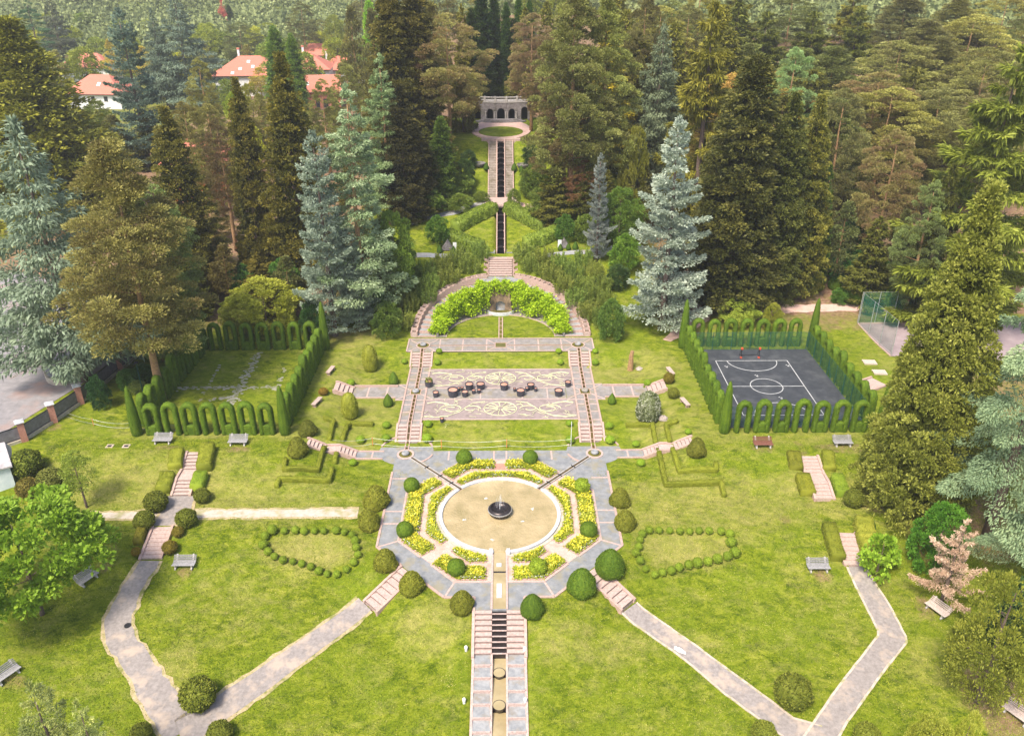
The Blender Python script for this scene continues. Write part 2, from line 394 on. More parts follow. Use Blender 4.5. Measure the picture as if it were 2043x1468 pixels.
# ---------------- draped strips ----------------
def resamp(P,n):
    L=[0]
    for a,b_ in zip(P,P[1:]): L.append(L[-1]+(b_-a).length)
    out=[]
    for i in range(n):
        s=L[-1]*i/(n-1)
        for j in range(len(P)-1):
            if s<=L[j+1]+1e-9: 
                t=(s-L[j])/max(1e-9,L[j+1]-L[j]); out.append(P[j].lerp(P[j+1],t)); break
    return out
def sheet(name,A,B,mat,dz=.035,m=6,step=.5,kind='structure',parent=None,n=None):
    A=[Vector(p) for p in A]; B=[Vector(p) for p in B]
    la=sum((a-b_).length for a,b_ in zip(A,A[1:]))
    if len(A)==len(B):
        AA,BB=[],[]
        for (a0,a1),(b0,b1) in zip(zip(A,A[1:]),zip(B,B[1:])):
            k=max(2,int(max((a1-a0).length,(b1-b0).length)/step))
            AA+=[a0.lerp(a1,i/k) for i in range(k)]; BB+=[b0.lerp(b1,i/k) for i in range(k)]
        AA.append(A[-1]); BB.append(B[-1])
    else:
        n=n or max(4,int(la/step)); AA,BB=resamp(A,n),resamp(B,n)
    mb=MB(); v=[];f=[]
    for a,b_ in zip(AA,BB):
        for j in range(m+1):
            q=a.lerp(b_,j/m); v.append((q.x,q.y,h(q.x,q.y)+dz))
    for i in range(len(AA)-1):
        for j in range(m): 
            k=i*(m+1)+j; f.append((k,k+1,k+m+2,k+m+1))
    mb.add(v,f); o=mb.build(name,mat,parent)
    if kind and not parent: o['kind']=kind
    return o
def kerb(name,pts,w=.14,hh=.07,mat='kerb',step=.6,parent=None,close=False,jit=.0,seed=1):
    rng=random.Random(seed); P=[Vector((p[0],p[1],0)) for p in pts]
    if close: P.append(P[0])
    Q=[]
    for a,b_ in zip(P,P[1:]):
        k=max(1,int((b_-a).length/step)); Q+=[a.lerp(b_,i/k) for i in range(k)]
    Q.append(P[-1]); mb=MB(); v=[];f=[]
    for i,q in enumerate(Q):
        if close: d=(Q[(i+1)%(len(Q)-1)]-Q[i-1 if i>0 else -2])
        else: d=(Q[min(i+1,len(Q)-1)]-Q[max(i-1,0)])
        d.normalize(); nrm=Vector((-d.y,d.x,0))*w/2; z=h(q.x,q.y); j=rng.uniform(-jit,jit)
        v+=[(q.x-nrm.x,q.y-nrm.y,z-.1),(q.x-nrm.x,q.y-nrm.y,z+hh+j),(q.x+nrm.x,q.y+nrm.y,z+hh+j),(q.x+nrm.x,q.y+nrm.y,z-.1)]
    for i in range(len(Q)-1):
        a=i*4
        for k in range(3): f.append((a+k,a+k+1,a+5+k,a+4+k))
    f.append((0,1,2,3)); a=(len(Q)-1)*4; f.append((a+3,a+2,a+1,a))
    mb.add(v,f); o=mb.build(name,mat,parent)
    if not parent: o['kind']='structure'
    return o
g2=lambda L:[G(u,v) for u,v in L]
# asphalt garden paths (left: two arms, right: two arms)
def wob(L,a=.12,seed=3,step=1.2):
    rng=random.Random(seed); P=[Vector(p) for p in L]; Q=[P[0]]
    for p,q in zip(P,P[1:]):
        k=max(1,int((q-p).length/step))
        for i in range(1,k+1):
            x=p.lerp(q,i/k); 
            if i<k: x+=Vector((rng.uniform(-a,a),rng.uniform(-a,a),0))
            Q.append(x)
    return Q
PATHPOLY=[]
def path2(name,A,B,seed,mat='asphalt_path',kerbs=True,a=.02,dz=.035):
    A=g2(A);B=g2(B)
    PATHPOLY.append([(q.x,q.y) for q in A]+[(q.x,q.y) for q in B[::-1]])
    n=max(6,int(sum((x-y).length for x,y in zip(A,A[1:]))/.6))
    A=resamp(A,n);B=resamp(B,n); rng=random.Random(seed)
    for L in (A,B):
        for i in range(1,n-1): L[i]=L[i]+Vector((rng.uniform(-a,a),rng.uniform(-a,a),0))
    if not kerbs or name=='path' and seed in (5,8): 
        A2=[p+(p-q).normalized()*.28+Vector((rng.uniform(-.09,.09),rng.uniform(-.09,.09),0)) for p,q in zip(A,B)];B2=[q+(q-p).normalized()*.28+Vector((rng.uniform(-.09,.09),rng.uniform(-.09,.09),0)) for p,q in zip(A,B)]
        if mat in('asphalt_path','dirt_path'): sheet('path_fringe',A2,B2,'fringe',dz-.012)
    sheet(name,A,B,mat,dz)
    if kerbs:
        for i,L in enumerate((A,B)): kerb('path_edge',[(p.x,p.y) for p in L],.16,.055,'kerb',.5,jit=.012,seed=seed+i)
path2('path',[(280,1119),(230,1191),(207,1248),(212,1284),(262,1361),(298,1427),(330,1480)],[(318,1119),(283,1179),(261,1233),(266,1263),(298,1304),(358,1388),(400,1440)],5,kerbs=False,a=.12)
path2('path',[(715,1193),(500,1346),(447,1378),(410,1408),(350,1440)],[(740,1217),(520,1387),(450,1436),(415,1460),(370,1500)],8,kerbs=False,dz=.047)
path2('path',[(1270,1202),(1373,1277),(1520,1385),(1583,1432),(1640,1448)],[(1241,1223),(1367,1316),(1448,1385),(1554,1463),(1585,1482)],11)
path2('path',[(1690,1131),(1709,1173),(1755,1264),(1679,1361),(1630,1430),(1600,1475)],[(1727,1131),(1774,1206),(1811,1278),(1753,1352),(1690,1440),(1668,1478)],14,dz=.045)
path2('path',[(175,1024),(320,1019),(500,1018),(716,1016)],[(175,1035),(320,1033),(500,1032),(712,1031)],17,'dirt_path',False,.12)
path2('path',[(334,990),(322,1022),(306,1049)],[(390,990),(378,1022),(346,1049)],18,'asphalt_path',False,.12,.05)
path2('path',[(1337,602),(1362,604),(1385,612),(1376,628),(1350,652),(1322,678)],[(1345,592),(1395,596),(1424,616),(1413,640),(1378,664),(1338,682)],21,'pink_gravel',False,.1)
path2('path',[(1420,604),(1560,610),(1700,606),(1840,612)],[(1424,622),(1560,625),(1700,620),(1840,628)],22,'pink_gravel',False,.15,.05)
path2('path',[(820,443),(860,428),(905,420),(975,398)],[(822,450),(862,436),(912,428),(978,405)],23,'slate_ramp',False,.05)
path2('path',[(1024,402),(1060,408),(1100,422),(1150,440)],[(1022,410),(1056,417),(1096,431),(1146,450)],24,'pink_gravel',False,.05)
path2('path',[(812,505),(850,505),(905,507)],[(812,514),(850,514),(905,515)],25,'slate_ramp',False,.05)
path2('path',[(1090,506),(1140,500),(1200,500)],[(1090,514),(1140,508),(1200,508)],26,'slate_ramp',False,.05)
# road on the left
path2('road',[(-160,900),(0,868),(42,842),(100,806),(155,772),(243,706),(330,655)],[(-260,700),(-60,640),(0,560),(30,540),(100,560),(200,600),(290,620)],31,'road',False,.01,.04)
# far verge road glimpsed between trees
path2('road',[(200,345),(300,340),(420,336)],[(200,325),(300,322),(420,320)],32,'road',False,.01,.06)
# ---------------- central plan ----------------
def octp(a,z=None,cy=CY): 
    k=a*math.tan(PI/8); P=[(a,-k),(a,k),(k,a),(-k,a),(-a,k),(-a,-k),(-k,-a),(k,-a)]; return [(x,y+cy) for x,y in P]
def flat(name,poly,z,mat,th=.12,parent=None,kind='structure'):
    o=MB().prism(poly,z-th,z).build(name,mat,parent)
    if kind and not parent: o['kind']=kind
    return o
CHW=.58   # half width of the lower channel incl. kerbs
# slate octagon with apron down to the main stair and side wings
flat('pavement',octp(OA),.03,'slate',.2)
flat('pavement',[(-1.95,46.75),(1.95,46.75),(1.95,48.2),(-1.95,48.2)],.034,'slate',.2)
OP=octp(OA-.02)
def seg(a,b_,w=.2,hh=.09,mat='granite',step=9,name='kerb'): return kerb(name,[a,b_],w,hh,mat,step)
k=OA*math.tan(PI/8)
for s in (-1,1):
    # outer kerb: side, diagonal with a gap for the stair, bottom
    seg((s*OA,CY+k-.01),(s*OA,CY-k)); 
    A=Vector((s*OA,CY-k,0)); B=Vector((s*k,CY-OA,0)); M=(A+B)/2; d=(B-A).normalized()
    seg(A,M-d*1.05); seg(M+d*1.05,B); seg(B,(s*1.95,CY-OA)); seg((s*1.95,CY-OA),(s*1.95,46.8))
# inner bed border
A1=8.62
for i,(p,q) in enumerate(zip(octp(A1),octp(A1)[1:]+octp(A1)[:1])):
    p=Vector((*p,0));q=Vector((*q,0)); mid=(p+q)/2; d=(q-p).normalized(); ang=math.degrees(math.atan2(mid.y-CY,mid.x))%360
    if abs(ang-270)<1: seg(p,mid-d*.62,.18,.085,'granite_pale'); seg(mid+d*.62,q,.18,.085,'granite_pale')
    elif abs(ang-45)<1 or abs(ang-135)<1: seg(p,mid-d*.55,.18,.085,'granite_pale'); seg(mid+d*.55,q,.18,.085,'granite_pale')
    elif abs(ang-225)<1 or abs(ang-315)<1: seg(p,mid-d*.65,.18,.085,'granite_pale'); seg(mid+d*.65,q,.18,.085,'granite_pale')
    else: seg(p,q,.18,.085,'granite_pale')
# pink strips across the slate ring
def strip(a,b_,w=.16,z=.046,mat='granite_pale'):
    a=Vector((*a[:2],0));b_=Vector((*b_[:2],0)); d=(b_-a).normalized(); nn=Vector((-d.y,d.x,0))*w/2
    flat('paving_strip',[(a-nn)[:2],(b_-nn)[:2],(b_+nn)[:2],(a+nn)[:2]],z,mat,.04)
for s in (-1,1):
    for yy in (CY+.55,CY-1.2,CY-k,CY+5.6): strip((s*8.7,yy if abs(yy-(CY-k))>.1 else CY-A1*math.tan(PI/8)),(s*10.25,yy))
    strip((s*A1*math.tan(PI/8),CY-A1),(s*k,CY-OA))
    for xx in (5.1,.62): strip((s*xx,CY+8.7),(s*xx,CY+10.25))
# pink floor and beds
flat('pavement',octp(8.54),.042,'pink_gravel',.05)
flat('paving_strip',[(-.5,CY+6.95),(.5,CY+6.95),(.5,CY+8.0),(-.5,CY+8.0)],.05,'red_slab',.03)
flat('pavement',[(x+0,y) for x,y in [(-.62,CY-8.52),(.62,CY-8.52),(.62,CY-5.3),(-.62,CY-5.3)]],.046,'slate',.05)
def octr(th,a):
    d=((math.degrees(th)+22.5)%45)-22.5; return a/math.cos(R(d))
def bedpoly(t0,t1,a0,a1,circ=False,w0=.5,w1=.5,n=18):
    out=[]
    for (rad,rev) in ((a1,False),(a0,True)):
        row=[]
        for i in range(n+1):
            r_=(rad if (circ and rev) else octr(R(t0+(t1-t0)*i/n),rad))
            A=R(t0)+math.asin(w0/r_); B=R(t1)-math.asin(w1/r_); th=A+(B-A)*i/n
            # snap corners
            rr=(rad if (circ and rev) else octr(th,rad)); row.append((rr*math.cos(th),CY+rr*math.sin(th)))
        out+=row[::-1] if rev else row
    return out
# ---------------- leaf meshes ----------------
def unit(a): return a/np.maximum(1e-9,np.linalg.norm(a,axis=1,keepdims=True))
def dia(P,D,S,L,W,v,bend=0.0):
    """diamond leaves: base P, direction D, side vector S"""
    D=unit(D); S=unit(S-D*(S*D).sum(1,keepdims=True)); L=np.asarray(L).reshape(-1,1); W=np.asarray(W).reshape(-1,1)
    m1=P+D*L*.5
    q=np.stack([P,m1-S*W*.5,P+D*L+np.array([0,0,-1.0])*L*bend,m1+S*W*.5],1)
    return q.reshape(-1,3),v
def leafmesh(name,parts,mat,solid=None):
    """parts: list of (quadverts, v); solid: (verts, faces, v) extra closed surface"""
    Vs=[p[0] for p in parts]; vs=[p[1] for p in parts]
    V=np.concatenate(Vs) if Vs else np.zeros((0,3)); nq=len(V)//4; vv=np.concatenate(vs) if vs else np.zeros(0)
    loops=np.arange(nq*4); starts=np.arange(nq)*4; tot=np.full(nq,4)
    if solid:
        sv,sf,sval=solid; o=len(V); V=np.concatenate([V,np.array(sv,float)])
        fl=np.array([i for f in sf for i in f])+o; tt=np.array([len(f) for f in sf])
        starts=np.concatenate([starts,nq*4+np.concatenate([[0],np.cumsum(tt)[:-1]])]); tot=np.concatenate([tot,tt])
        loops=np.concatenate([loops,fl]); vv=np.concatenate([vv,np.full(len(sf),1.0)*np.array(sval)])
    me=bpy.data.meshes.new(name); me.vertices.add(len(V)); me.vertices.foreach_set('co',V.astype('f4').ravel())
    me.loops.add(len(loops)); me.loops.foreach_set('vertex_index',loops.astype('i4'))
    me.polygons.add(len(starts)); me.polygons.foreach_set('loop_start',starts.astype('i4'))
    try: me.polygons.foreach_set('loop_total',tot.astype('i4'))
    except Exception: pass
    a=me.attributes.new('v','FLOAT','FACE'); a.data.foreach_set('value',vv.astype('f4'))
    me.materials.append(MATS[mat]); me.update(calc_edges=True); return me
def rdir(rg,n): return unit(rg.normal(size=(n,3)))
def inside(poly,X,Y):
    c=np.zeros(len(X),bool); n=len(poly)
    for i in range(n):
        x0,y0=poly[i]; x1,y1=poly[(i+1)%n]
        if y0==y1: continue
        k=((y0>Y)!=(y1>Y))&(X<(x1-x0)*(Y-y0)/(y1-y0)+x0); c^=k
    return c
def edged(poly,X,Y):
    d=np.full(len(X),1e9); n=len(poly)
    for i in range(n):
        a=np.array(poly[i]);b_=np.array(poly[(i+1)%n]); ab=b_-a; L2=(ab**2).sum()
        if L2<1e-9: continue
        t=np.clip(((X-a[0])*ab[0]+(Y-a[1])*ab[1])/L2,0,1); d=np.minimum(d,np.hypot(X-a[0]-t*ab[0],Y-a[1]-t*ab[1]))
    return d
def flowerbed(label,poly,seed,yel=1.0):
    rg=np.random.default_rng(seed); xs=[p[0] for p in poly]; ys=[p[1] for p in poly]
    cx,cy=sum(xs)/len(xs),sum(ys)/len(ys)
    e=empty('flower_bed',(cx,cy,.05),label,'flower bed','flower beds around the round fountain')
    pl=[(x-cx,y-cy) for x,y in poly]
    MB().prism(pl,-.02,.05).build('soil','soil',e)
    # granite edging
    mb=MB(); n=len(pl)
    for i in range(n):
        a=Vector((*pl[i],0));b_=Vector((*pl[(i+1)%n],0)); L=(b_-a).length
        if L<.02: continue
        an=math.atan2(b_.y-a.y,b_.x-a.x); mb.obox(((a+b_)/2)[:2],an,L+.02,.09,-.02,.085+.0007*(i%7))
    mb.build('edging','granite',e)
    area=(max(xs)-min(xs))*(max(ys)-min(ys)); n=int(area*430)
    X=rg.uniform(min(xs)-cx,max(xs)-cx,n);Y=rg.uniform(min(ys)-cy,max(ys)-cy,n); k=inside(pl,X,Y); X,Y=X[k],Y[k]
    d=edged(pl,X,Y); k=d>.10; X,Y,d=X[k],Y[k],d[k]; n=len(X)
    P=np.stack([X,Y,rg.uniform(.03,.34,n)*np.clip(d/.3,.3,1)],1); a=rg.uniform(0,2*PI,n)
    D=np.stack([np.cos(a)*.8,np.sin(a)*.8,rg.uniform(-.1,.8,n)],1); S=np.stack([-np.sin(a),np.cos(a),0*a],1)
    cl=.5+.5*np.sin(X*4+Y*3+seed)*np.sin(X*2.1-Y*5); vv=np.clip(.25+.4*rg.random(n)+.25*cl,0,1)
    o=link('foliage',leafmesh('bed_foliage',[dia(P,D,S,rg.uniform(.20,.40,n),rg.uniform(.09,.16,n),vv,.3)],'l_bedleaf'),e); o['kind']='stuff'
    m=int(n*.30*yel); i=rg.integers(0,n,m); i=i[d[i]>.2]; i=i[(np.sin(X[i]*2.7+seed)+np.sin(Y[i]*3.1+X[i])+rg.normal(0,.9,len(i)))>-.9]; m=len(i)
    P=np.stack([X[i]+rg.normal(0,.05,m),Y[i]+rg.normal(0,.05,m),rg.uniform(.26,.46,m)],1); D=rdir(rg,m); D[:,2]=abs(D[:,2])*.4
    o=link('yellow_flowers',leafmesh('bed_yellow',[dia(P,D,rdir(rg,m),rg.uniform(.10,.19,m),rg.uniform(.09,.15,m),rg.random(m))],'l_yflower'),e); o['kind']='stuff'
    i=np.where((d<.42)&(rg.random(n)<.55))[0]; i=i[np.sin(X[i]*1.9+Y[i]*1.3+seed*2)>-.35]; m=len(i)
    P=np.stack([X[i],Y[i],rg.uniform(.12,.22,m)],1); D=rdir(rg,m); D[:,2]=abs(D[:,2])*.3
    if m: 
        o=link('white_flowers',leafmesh('bed_white',[dia(P,D,rdir(rg,m),rg.uniform(.07,.13,m),rg.uniform(.06,.11,m),rg.random(m))],'l_wflower'),e); o['kind']='stuff'
    return e
for nm,t0,t1,w0,w1,yl in (('upper left',91,135,.0,.55,1),('upper right',45,89,.55,.0,1),('left side',135,225,.55,.66,1.2),('right side',-45,45,.66,.55,1.2),('lower left',225,270,.66,1.12,1),('lower right',270,315,1.12,.66,.9)):
    if nm=='upper left': pp=bedpoly(90,135,6.98,8.42,False,.55,.55,24)
    elif nm=='upper right': pp=bedpoly(45,90,6.98,8.42,False,.55,.55,24)
    else: pp=bedpoly(t0,t1,6.98,8.42,False,w0,w1,28)
    flowerbed('yellow and white flower bed in the outer ring, %s of the round fountain'%nm,pp,int(t0)+300,yl)
for nm,t0,t1,w0,w1 in (('top',45,135,.5,.5),('left',135,225,.5,.66),('right',-45,45,.66,.5),('lower left',225,270,.66,1.1),('lower right',270,315,1.1,.66)):
    flowerbed('narrow yellow flower bed hugging the white basin rim on its %s side'%nm,bedpoly(t0,t1,5.72,6.36,True,w0,w1,24),int(t0)+700)
# ---------------- round fountain ----------------
ft=empty('fountain',(0,CY,0),'large round fountain basin of murky tan water with white stone rim','fountain')
def ring(r0,r1,z0,z1,n=96,gaps=()):
    mb=MB()
    for i in range(n):
        a,b_=2*PI*i/n,2*PI*(i+1)/n; mid=math.degrees((a+b_)/2)
        if any(abs((mid-g+180)%360-180)<w for g,w in gaps): continue
        v=[(r*math.cos(t),r*math.sin(t),z) for z in (z0,z1) for t in (a,b_) for r in (r0,r1)]
        mb.add(v,[(0,1,3,2),(4,6,7,5),(0,2,6,4),(1,5,7,3)]+[(0,4,5,1),(2,3,7,6)])
    return mb
gp=((270,6.4),(45,3.5),(135,3.5))
for g0,g1 in ((48.5,131.5),(138.5,263.6),(-83.6,41.5)):
    gg=((g0+g1)/2+180,180-(g1-g0)/2); ring(5.42,5.70,-.05,.10,128,(gg,)).build('gravel_surround','pale_grit',ft)
    ring(5.10,5.40,-.3,.26,128,(gg,)).build('rim','marble',ft)
for s in (-1,1):
    MB().box(s*.72-.14,s*.72+.14,-5.5,-4.95,-.2,.36).build('pier','marble',ft)
MB().lathe([(5.11,-.3),(5.11,.10)],96).build('water','water',ft)
bw=MB().lathe([(.25,.0),(.62,.02),(.98,.30),(1.06,.52),(1.00,.70),(.86,.80),(.80,.80),(.78,.72),(.74,.55),(.3,.48),(.0,.47)],40,(0,0,.05),False).build('bowl','bronze',ft,smooth=True)
ring(.985,1.065,.56,.66,40).build('band','grey_metal',bw)
mb=MB()
for i in range(5): a=2*PI*i/5+.3; MB().lathe([(.15,0),(.15,.06)],12,(.42*math.cos(a),.42*math.sin(a),.50)).build('inner_hole','black',bw)
mb=MB(); rr=random.Random(3)
for i in range(7):
    a=rr.uniform(0,6.28); q=rr.uniform(.25,.8); H_=rr.uniform(1.2,1.9)
    mb.tube([(math.cos(a)*q*t*.6,math.sin(a)*q*t*.6,.55+H_*(4*t*(1-t))*.9) for t in (0,.15,.3,.5,.7,.9)],.010,5)
mb.build('water_jet','spray',ft)
for u,v in ((970,993),(1063,1015),(926,1036),(1043,1039),(982,1076)):
    p=GZ(u,v,.12); mb=MB(); rr=random.Random(u)
    for i in range(9):
        a=rr.uniform(0,6.28);d=rr.uniform(0,.16); mb.lathe([(.0,.0),(rr.uniform(.03,.07),.02),(.0,rr.uniform(.05,.14))],7,(p.x+math.cos(a)*d,p.y-CY+math.sin(a)*d,.10),False)
    mb.build('bubbling_jet','spray',ft)
# ---------------- water channels ----------------
def channel(label,pts,w,zt,mat='water_dark',kw=.10,kh=.09,steps=None,km='granite',bars=0):
    """pts along the centre line with z of paving; water strip between two stone kerbs"""
    P=[Vector(p) for p in pts]; e=empty('water_channel',tuple(P[0]),label,'channel')
    o=Vector(P[0])
    for sgn in (-1,1):
        mb=MB()
        for a,b_ in zip(P,P[1:]):
            d=(b_-a);d.z=0;d.normalize(); n=Vector((-d.y,d.x,0))*sgn
            q=[a+n*w/2,b_+n*w/2,b_+n*(w/2+kw),a+n*(w/2+kw)]
            v=[tuple(x-o+Vector((0,0,-.25))) for x in q]+[tuple(x-o+Vector((0,0,kh))) for x in q]
            mb.add(v,[(0,1,2,3)[::-1],(4,5,6,7),(0,4,5,1)[::-1],(1,5,6,2)[::-1],(2,6,7,3)[::-1],(3,7,4,0)[::-1]])
        mb.build('channel_kerb',km,e)
    mb=MB()
    for a,b_ in zip(P,P[1:]):
        d=(b_-a);d.z=0;d.normalize(); n=Vector((-d.y,d.x,0))*w/2
        q=[a-n,b_-n,b_+n,a+n]; mb.add([tuple(x-o+Vector((0,0,zt))) for x in q],[(0,1,2,3)])
    mb.build('water',mat,e)
    if bars:
        mb=MB(); L=(P[-1]-P[0]); nb=int(L.length/bars); d=L.normalized(); rz=math.atan2(d.y,d.x)
        for i in range(1,nb):
            c=P[0].lerp(P[-1],i/nb)
            for a,b_ in zip(P,P[1:]):
                if (c-a).dot(d)>=-1e-6 and (c-b_).dot(d)<=1e-6:
                    t=(c-a).dot(d)/max(1e-6,(b_-a).dot(d)); z=a.z+(b_.z-a.z)*t
                    mb.obox((c.x-o.x,c.y-o.y),rz,.10,w,z-o.z-.06,z-o.z+.03)
        if mb.v: mb.build('crossbar','granite',e)
    return e
PADY=68.15; PX=9.4
for s,nm in ((-1,'left'),(1,'right')):
    # diagonal channel pad -> basin
    a=Vector((s*(PX-.62),PADY-.62,.05)); b_=Vector((s*3.62,CY+3.72,.05))
    e=channel('narrow stone water channel running diagonally from the %s pool to the basin'%nm,[a,b_],.24,.045,'water_dark',.09,.12,km='pale_stone')
    for f_ in (.33,.6,.82):
        c=a.lerp(b_,f_)-a; MB().obox((c.x,c.y),math.atan2(b_.y-a.y,b_.x-a.x),.09,.5,.05,.15).build('crossbar','dark_metal',e)
# pads
def pool(x,y,z,r,label,rect=False,r_out=0,bowl=True,hw=0):
    e=empty('small_pool',(x,y,z),label,'pool')
    if rect:
        MB().box(-hw,hw,-hw,hw,-.1,.075).build('water','water_pool',e)
        mb=MB()
        for a,b_,c,d in ((-hw-.09,hw+.09,-hw-.09,-hw),(-hw-.09,hw+.09,hw,hw+.09),(-hw-.09,-hw,-hw,hw),(hw,hw+.09,-hw,hw)): mb.box(a,b_,c,d,-.1,.10)
        mb.build('rim','granite',e)
    else:
        MB().lathe([(r,-.1),(r,.075)],32).build('water','water_pool',e)
        ring(r,r_out,-.1,.11,40).build('rim','granite_pale',e)
    if bowl: MB().lathe([(.18,0),(.36,.06),(.40,.20),(.30,.32),(.20,.36),(.16,.30),(0,.28)],18,(0,0,.06),False).build('bowl','slate_ramp',e,smooth=True)
    return e
for s,nm in ((-1,'left'),(1,'right')):
    flat('pavement',[(s*PX+2.75*math.cos(t*PI/12),PADY+.55+2.75*math.sin(t*PI/12)*.86) for t in range(24)][::1],.026,'slate',.2)
    P=[(s*PX+2.75*math.cos(t*PI/24),PADY+.55+2.75*.86*math.sin(t*PI/24)) for t in range(48)]
    # kerb arcs on the two free sides
    for a0,a1 in ((22,68),(112,158),(195,232)) if s>0 else ((112,158),(22,68),(308,345)):
        kerb('kerb',[(s*PX+2.75*math.cos(R(t)),PADY+.55+2.36*math.sin(R(t))) for t in np.linspace(a0,a1,8)],.16,.10,'granite',9)
    pool(s*PX,PADY,0,.66,'round sunken pool with grey stone bowl at the fountain terrace %s corner'%nm,r_out=.86)
    tri=[(s*OA,CY+k-.1),(s*OA,CY+OA-.0),(s*(k-.1),CY+OA)]
    flat('pavement',tri if s>0 else tri[::-1],.022,'slate',.2)
    seg((s*OA,CY+k),(s*OA,CY+k+2.4))
    # cross path towards side stair
    flat('pavement',[(s*11.2,PADY-.75),(s*14.3,PADY-.75),(s*14.3,PADY+.6),(s*11.2,PADY+.6)],.03,'slate',.3)
    for yy in (PADY-.75,PADY+.6): seg((s*11.6,yy),(s*14.3,yy),.16,.1)
    strip((s*12.7,PADY-.7),(s*12.7,PADY+.55))
    # ascending channel lanes
    lanes=[(69.9,0),(70.3,0),(72.4,.85),(84.9,.85)]
    flat('pavement',[(s*PX-1.1,72.3),(s*PX+1.1,72.3),(s*PX+1.1,85.5),(s*PX-1.1,85.5)],.88,'slate_warm',.6)
    for yy in (72.4,): pass
    for xx in (-1.14,1.14):
        mb=MB(); mb.box(s*PX+xx-.09,s*PX+xx+.09,72.5,85.4,.4,.97); mb.build('kerb','granite',kind='structure')
    for yy in (73.3,75.0,76.6,82.4,83.9): 
        for a_,b_ in ((-1.04,-.3),(.3,1.04)): 
            o=MB().box(s*PX+a_,s*PX+b_,yy-.08,yy+.08,.8,.893).build('paving_strip','granite_pale',kind='structure')
    # square middle pad
    y0,y1=77.6,81.1; flat('pavement',[(s*PX-2.1,y0),(s*PX+2.1,y0),(s*PX+2.1,y1),(s*PX-2.1,y1)],.89,'slate_warm',.5)
    flat('pavement',[(s*11.45,y0+.55),(s*16.4,y0+.55),(s*16.4,y1-.5),(s*11.45,y1-.5)],.885,'slate_warm',.5)
    for yy in (y0+.5,y1-.45): 
        mb=MB().box(min(s*11.5,s*16.4),max(s*11.5,s*16.4),yy-.08,yy+.08,.4,.97+(.12 if yy>80 else 0)); mb.build('kerb','granite',kind='structure')
    for xx in (12.6,14.7): strip2=MB().box(s*xx-.09,s*xx+.09,y0+.62,y1-.55,.8,.905).build('paving_strip','granite_pale',kind='structure')
    for a_,b_ in (((-2.0,y0+.1),(-.5,79.0)),((2.0,y0+.1),(.5,79.0)),((-2.0,y1-.1),(-.5,79.7)),((2.0,y1-.1),(.5,79.7))):
        strip((s*PX+a_[0],a_[1]),(s*PX+b_[0],b_[1]),.12,.915)
    for a_,b_ in (((-2.1,y0),(2.1,y0)),((-2.1,y1),(2.1,y1))): strip((s*PX+a_[0],a_[1]),(s*PX+b_[0],b_[1]),.12,.912)
    pool(s*PX,79.35,.85,0,'square sunken pool with stone bowl halfway up the %s water channel'%nm,True,hw=.52)
    # top pad
    y0,y1=87.55,91.2
    pool(s*PX,89.35,1.75,.72,'round pool with pale stone bowl at the %s end of the upper paved terrace'%nm,r_out=.84)
    channel('long narrow water channel climbing the %s walkway in steps'%nm,[(s*PX,69.0,.04),(s*PX,70.2,.04),(s*PX,72.5,.90),(s*PX,78.7,.90)],.26,.02,'water_dark',.10,.08,bars=.8)
    channel('upper stretch of the %s walkway water channel below the terrace'%nm,[(s*PX,80.0,.90),(s*PX,85.4,.90),(s*PX,87.6,1.79),(s*PX,88.5,1.79)],.26,.02,'water_dark',.10,.08,bars=.8)
# top terrace band
flat('pavement',[(-11.2,87.75),(11.2,87.75),(11.2,91.15),(-11.2,91.15)],1.78,'slate_warm',.5)
for a_,b_ in (((-11.25,87.7),(-10.6,87.7)),((-8.2,87.7),(8.2,87.7)),((10.6,87.7),(11.25,87.7)),((-11.25,91.2),(11.25,91.2)),((-11.25,87.7),(-11.25,91.2)),((11.25,87.7),(11.25,91.2))):
    strip(a_,b_,.16,1.86)
for xx in (4.6,1.7,7.4):
    for s in (-1,1): strip((s*xx,87.8),(s*xx,89.2),.14,1.80); strip((s*xx,89.5),(s*xx,91.1),.14,1.80)
for cx in (-PX,PX,0):
    for ax in (-1,1):
        for ay in (-1,1): strip((cx+ax*.75,89.35+ay*.55),(cx+ax*1.65,89.35+ay*1.6),.11,1.81)
pool(0,89.35,1.75,0,'square green pool in the centre of the upper paved terrace',True,bowl=False,hw=.62)
for s in (-1,1):
    channel('thin %s channel linking the green square pool to the round one'%('left' if s<0 else 'right'),[(s*.75,89.35,1.79),(s*8.5,89.35,1.79)],.12,.02,'water_dark',.05,.035,km='granite')
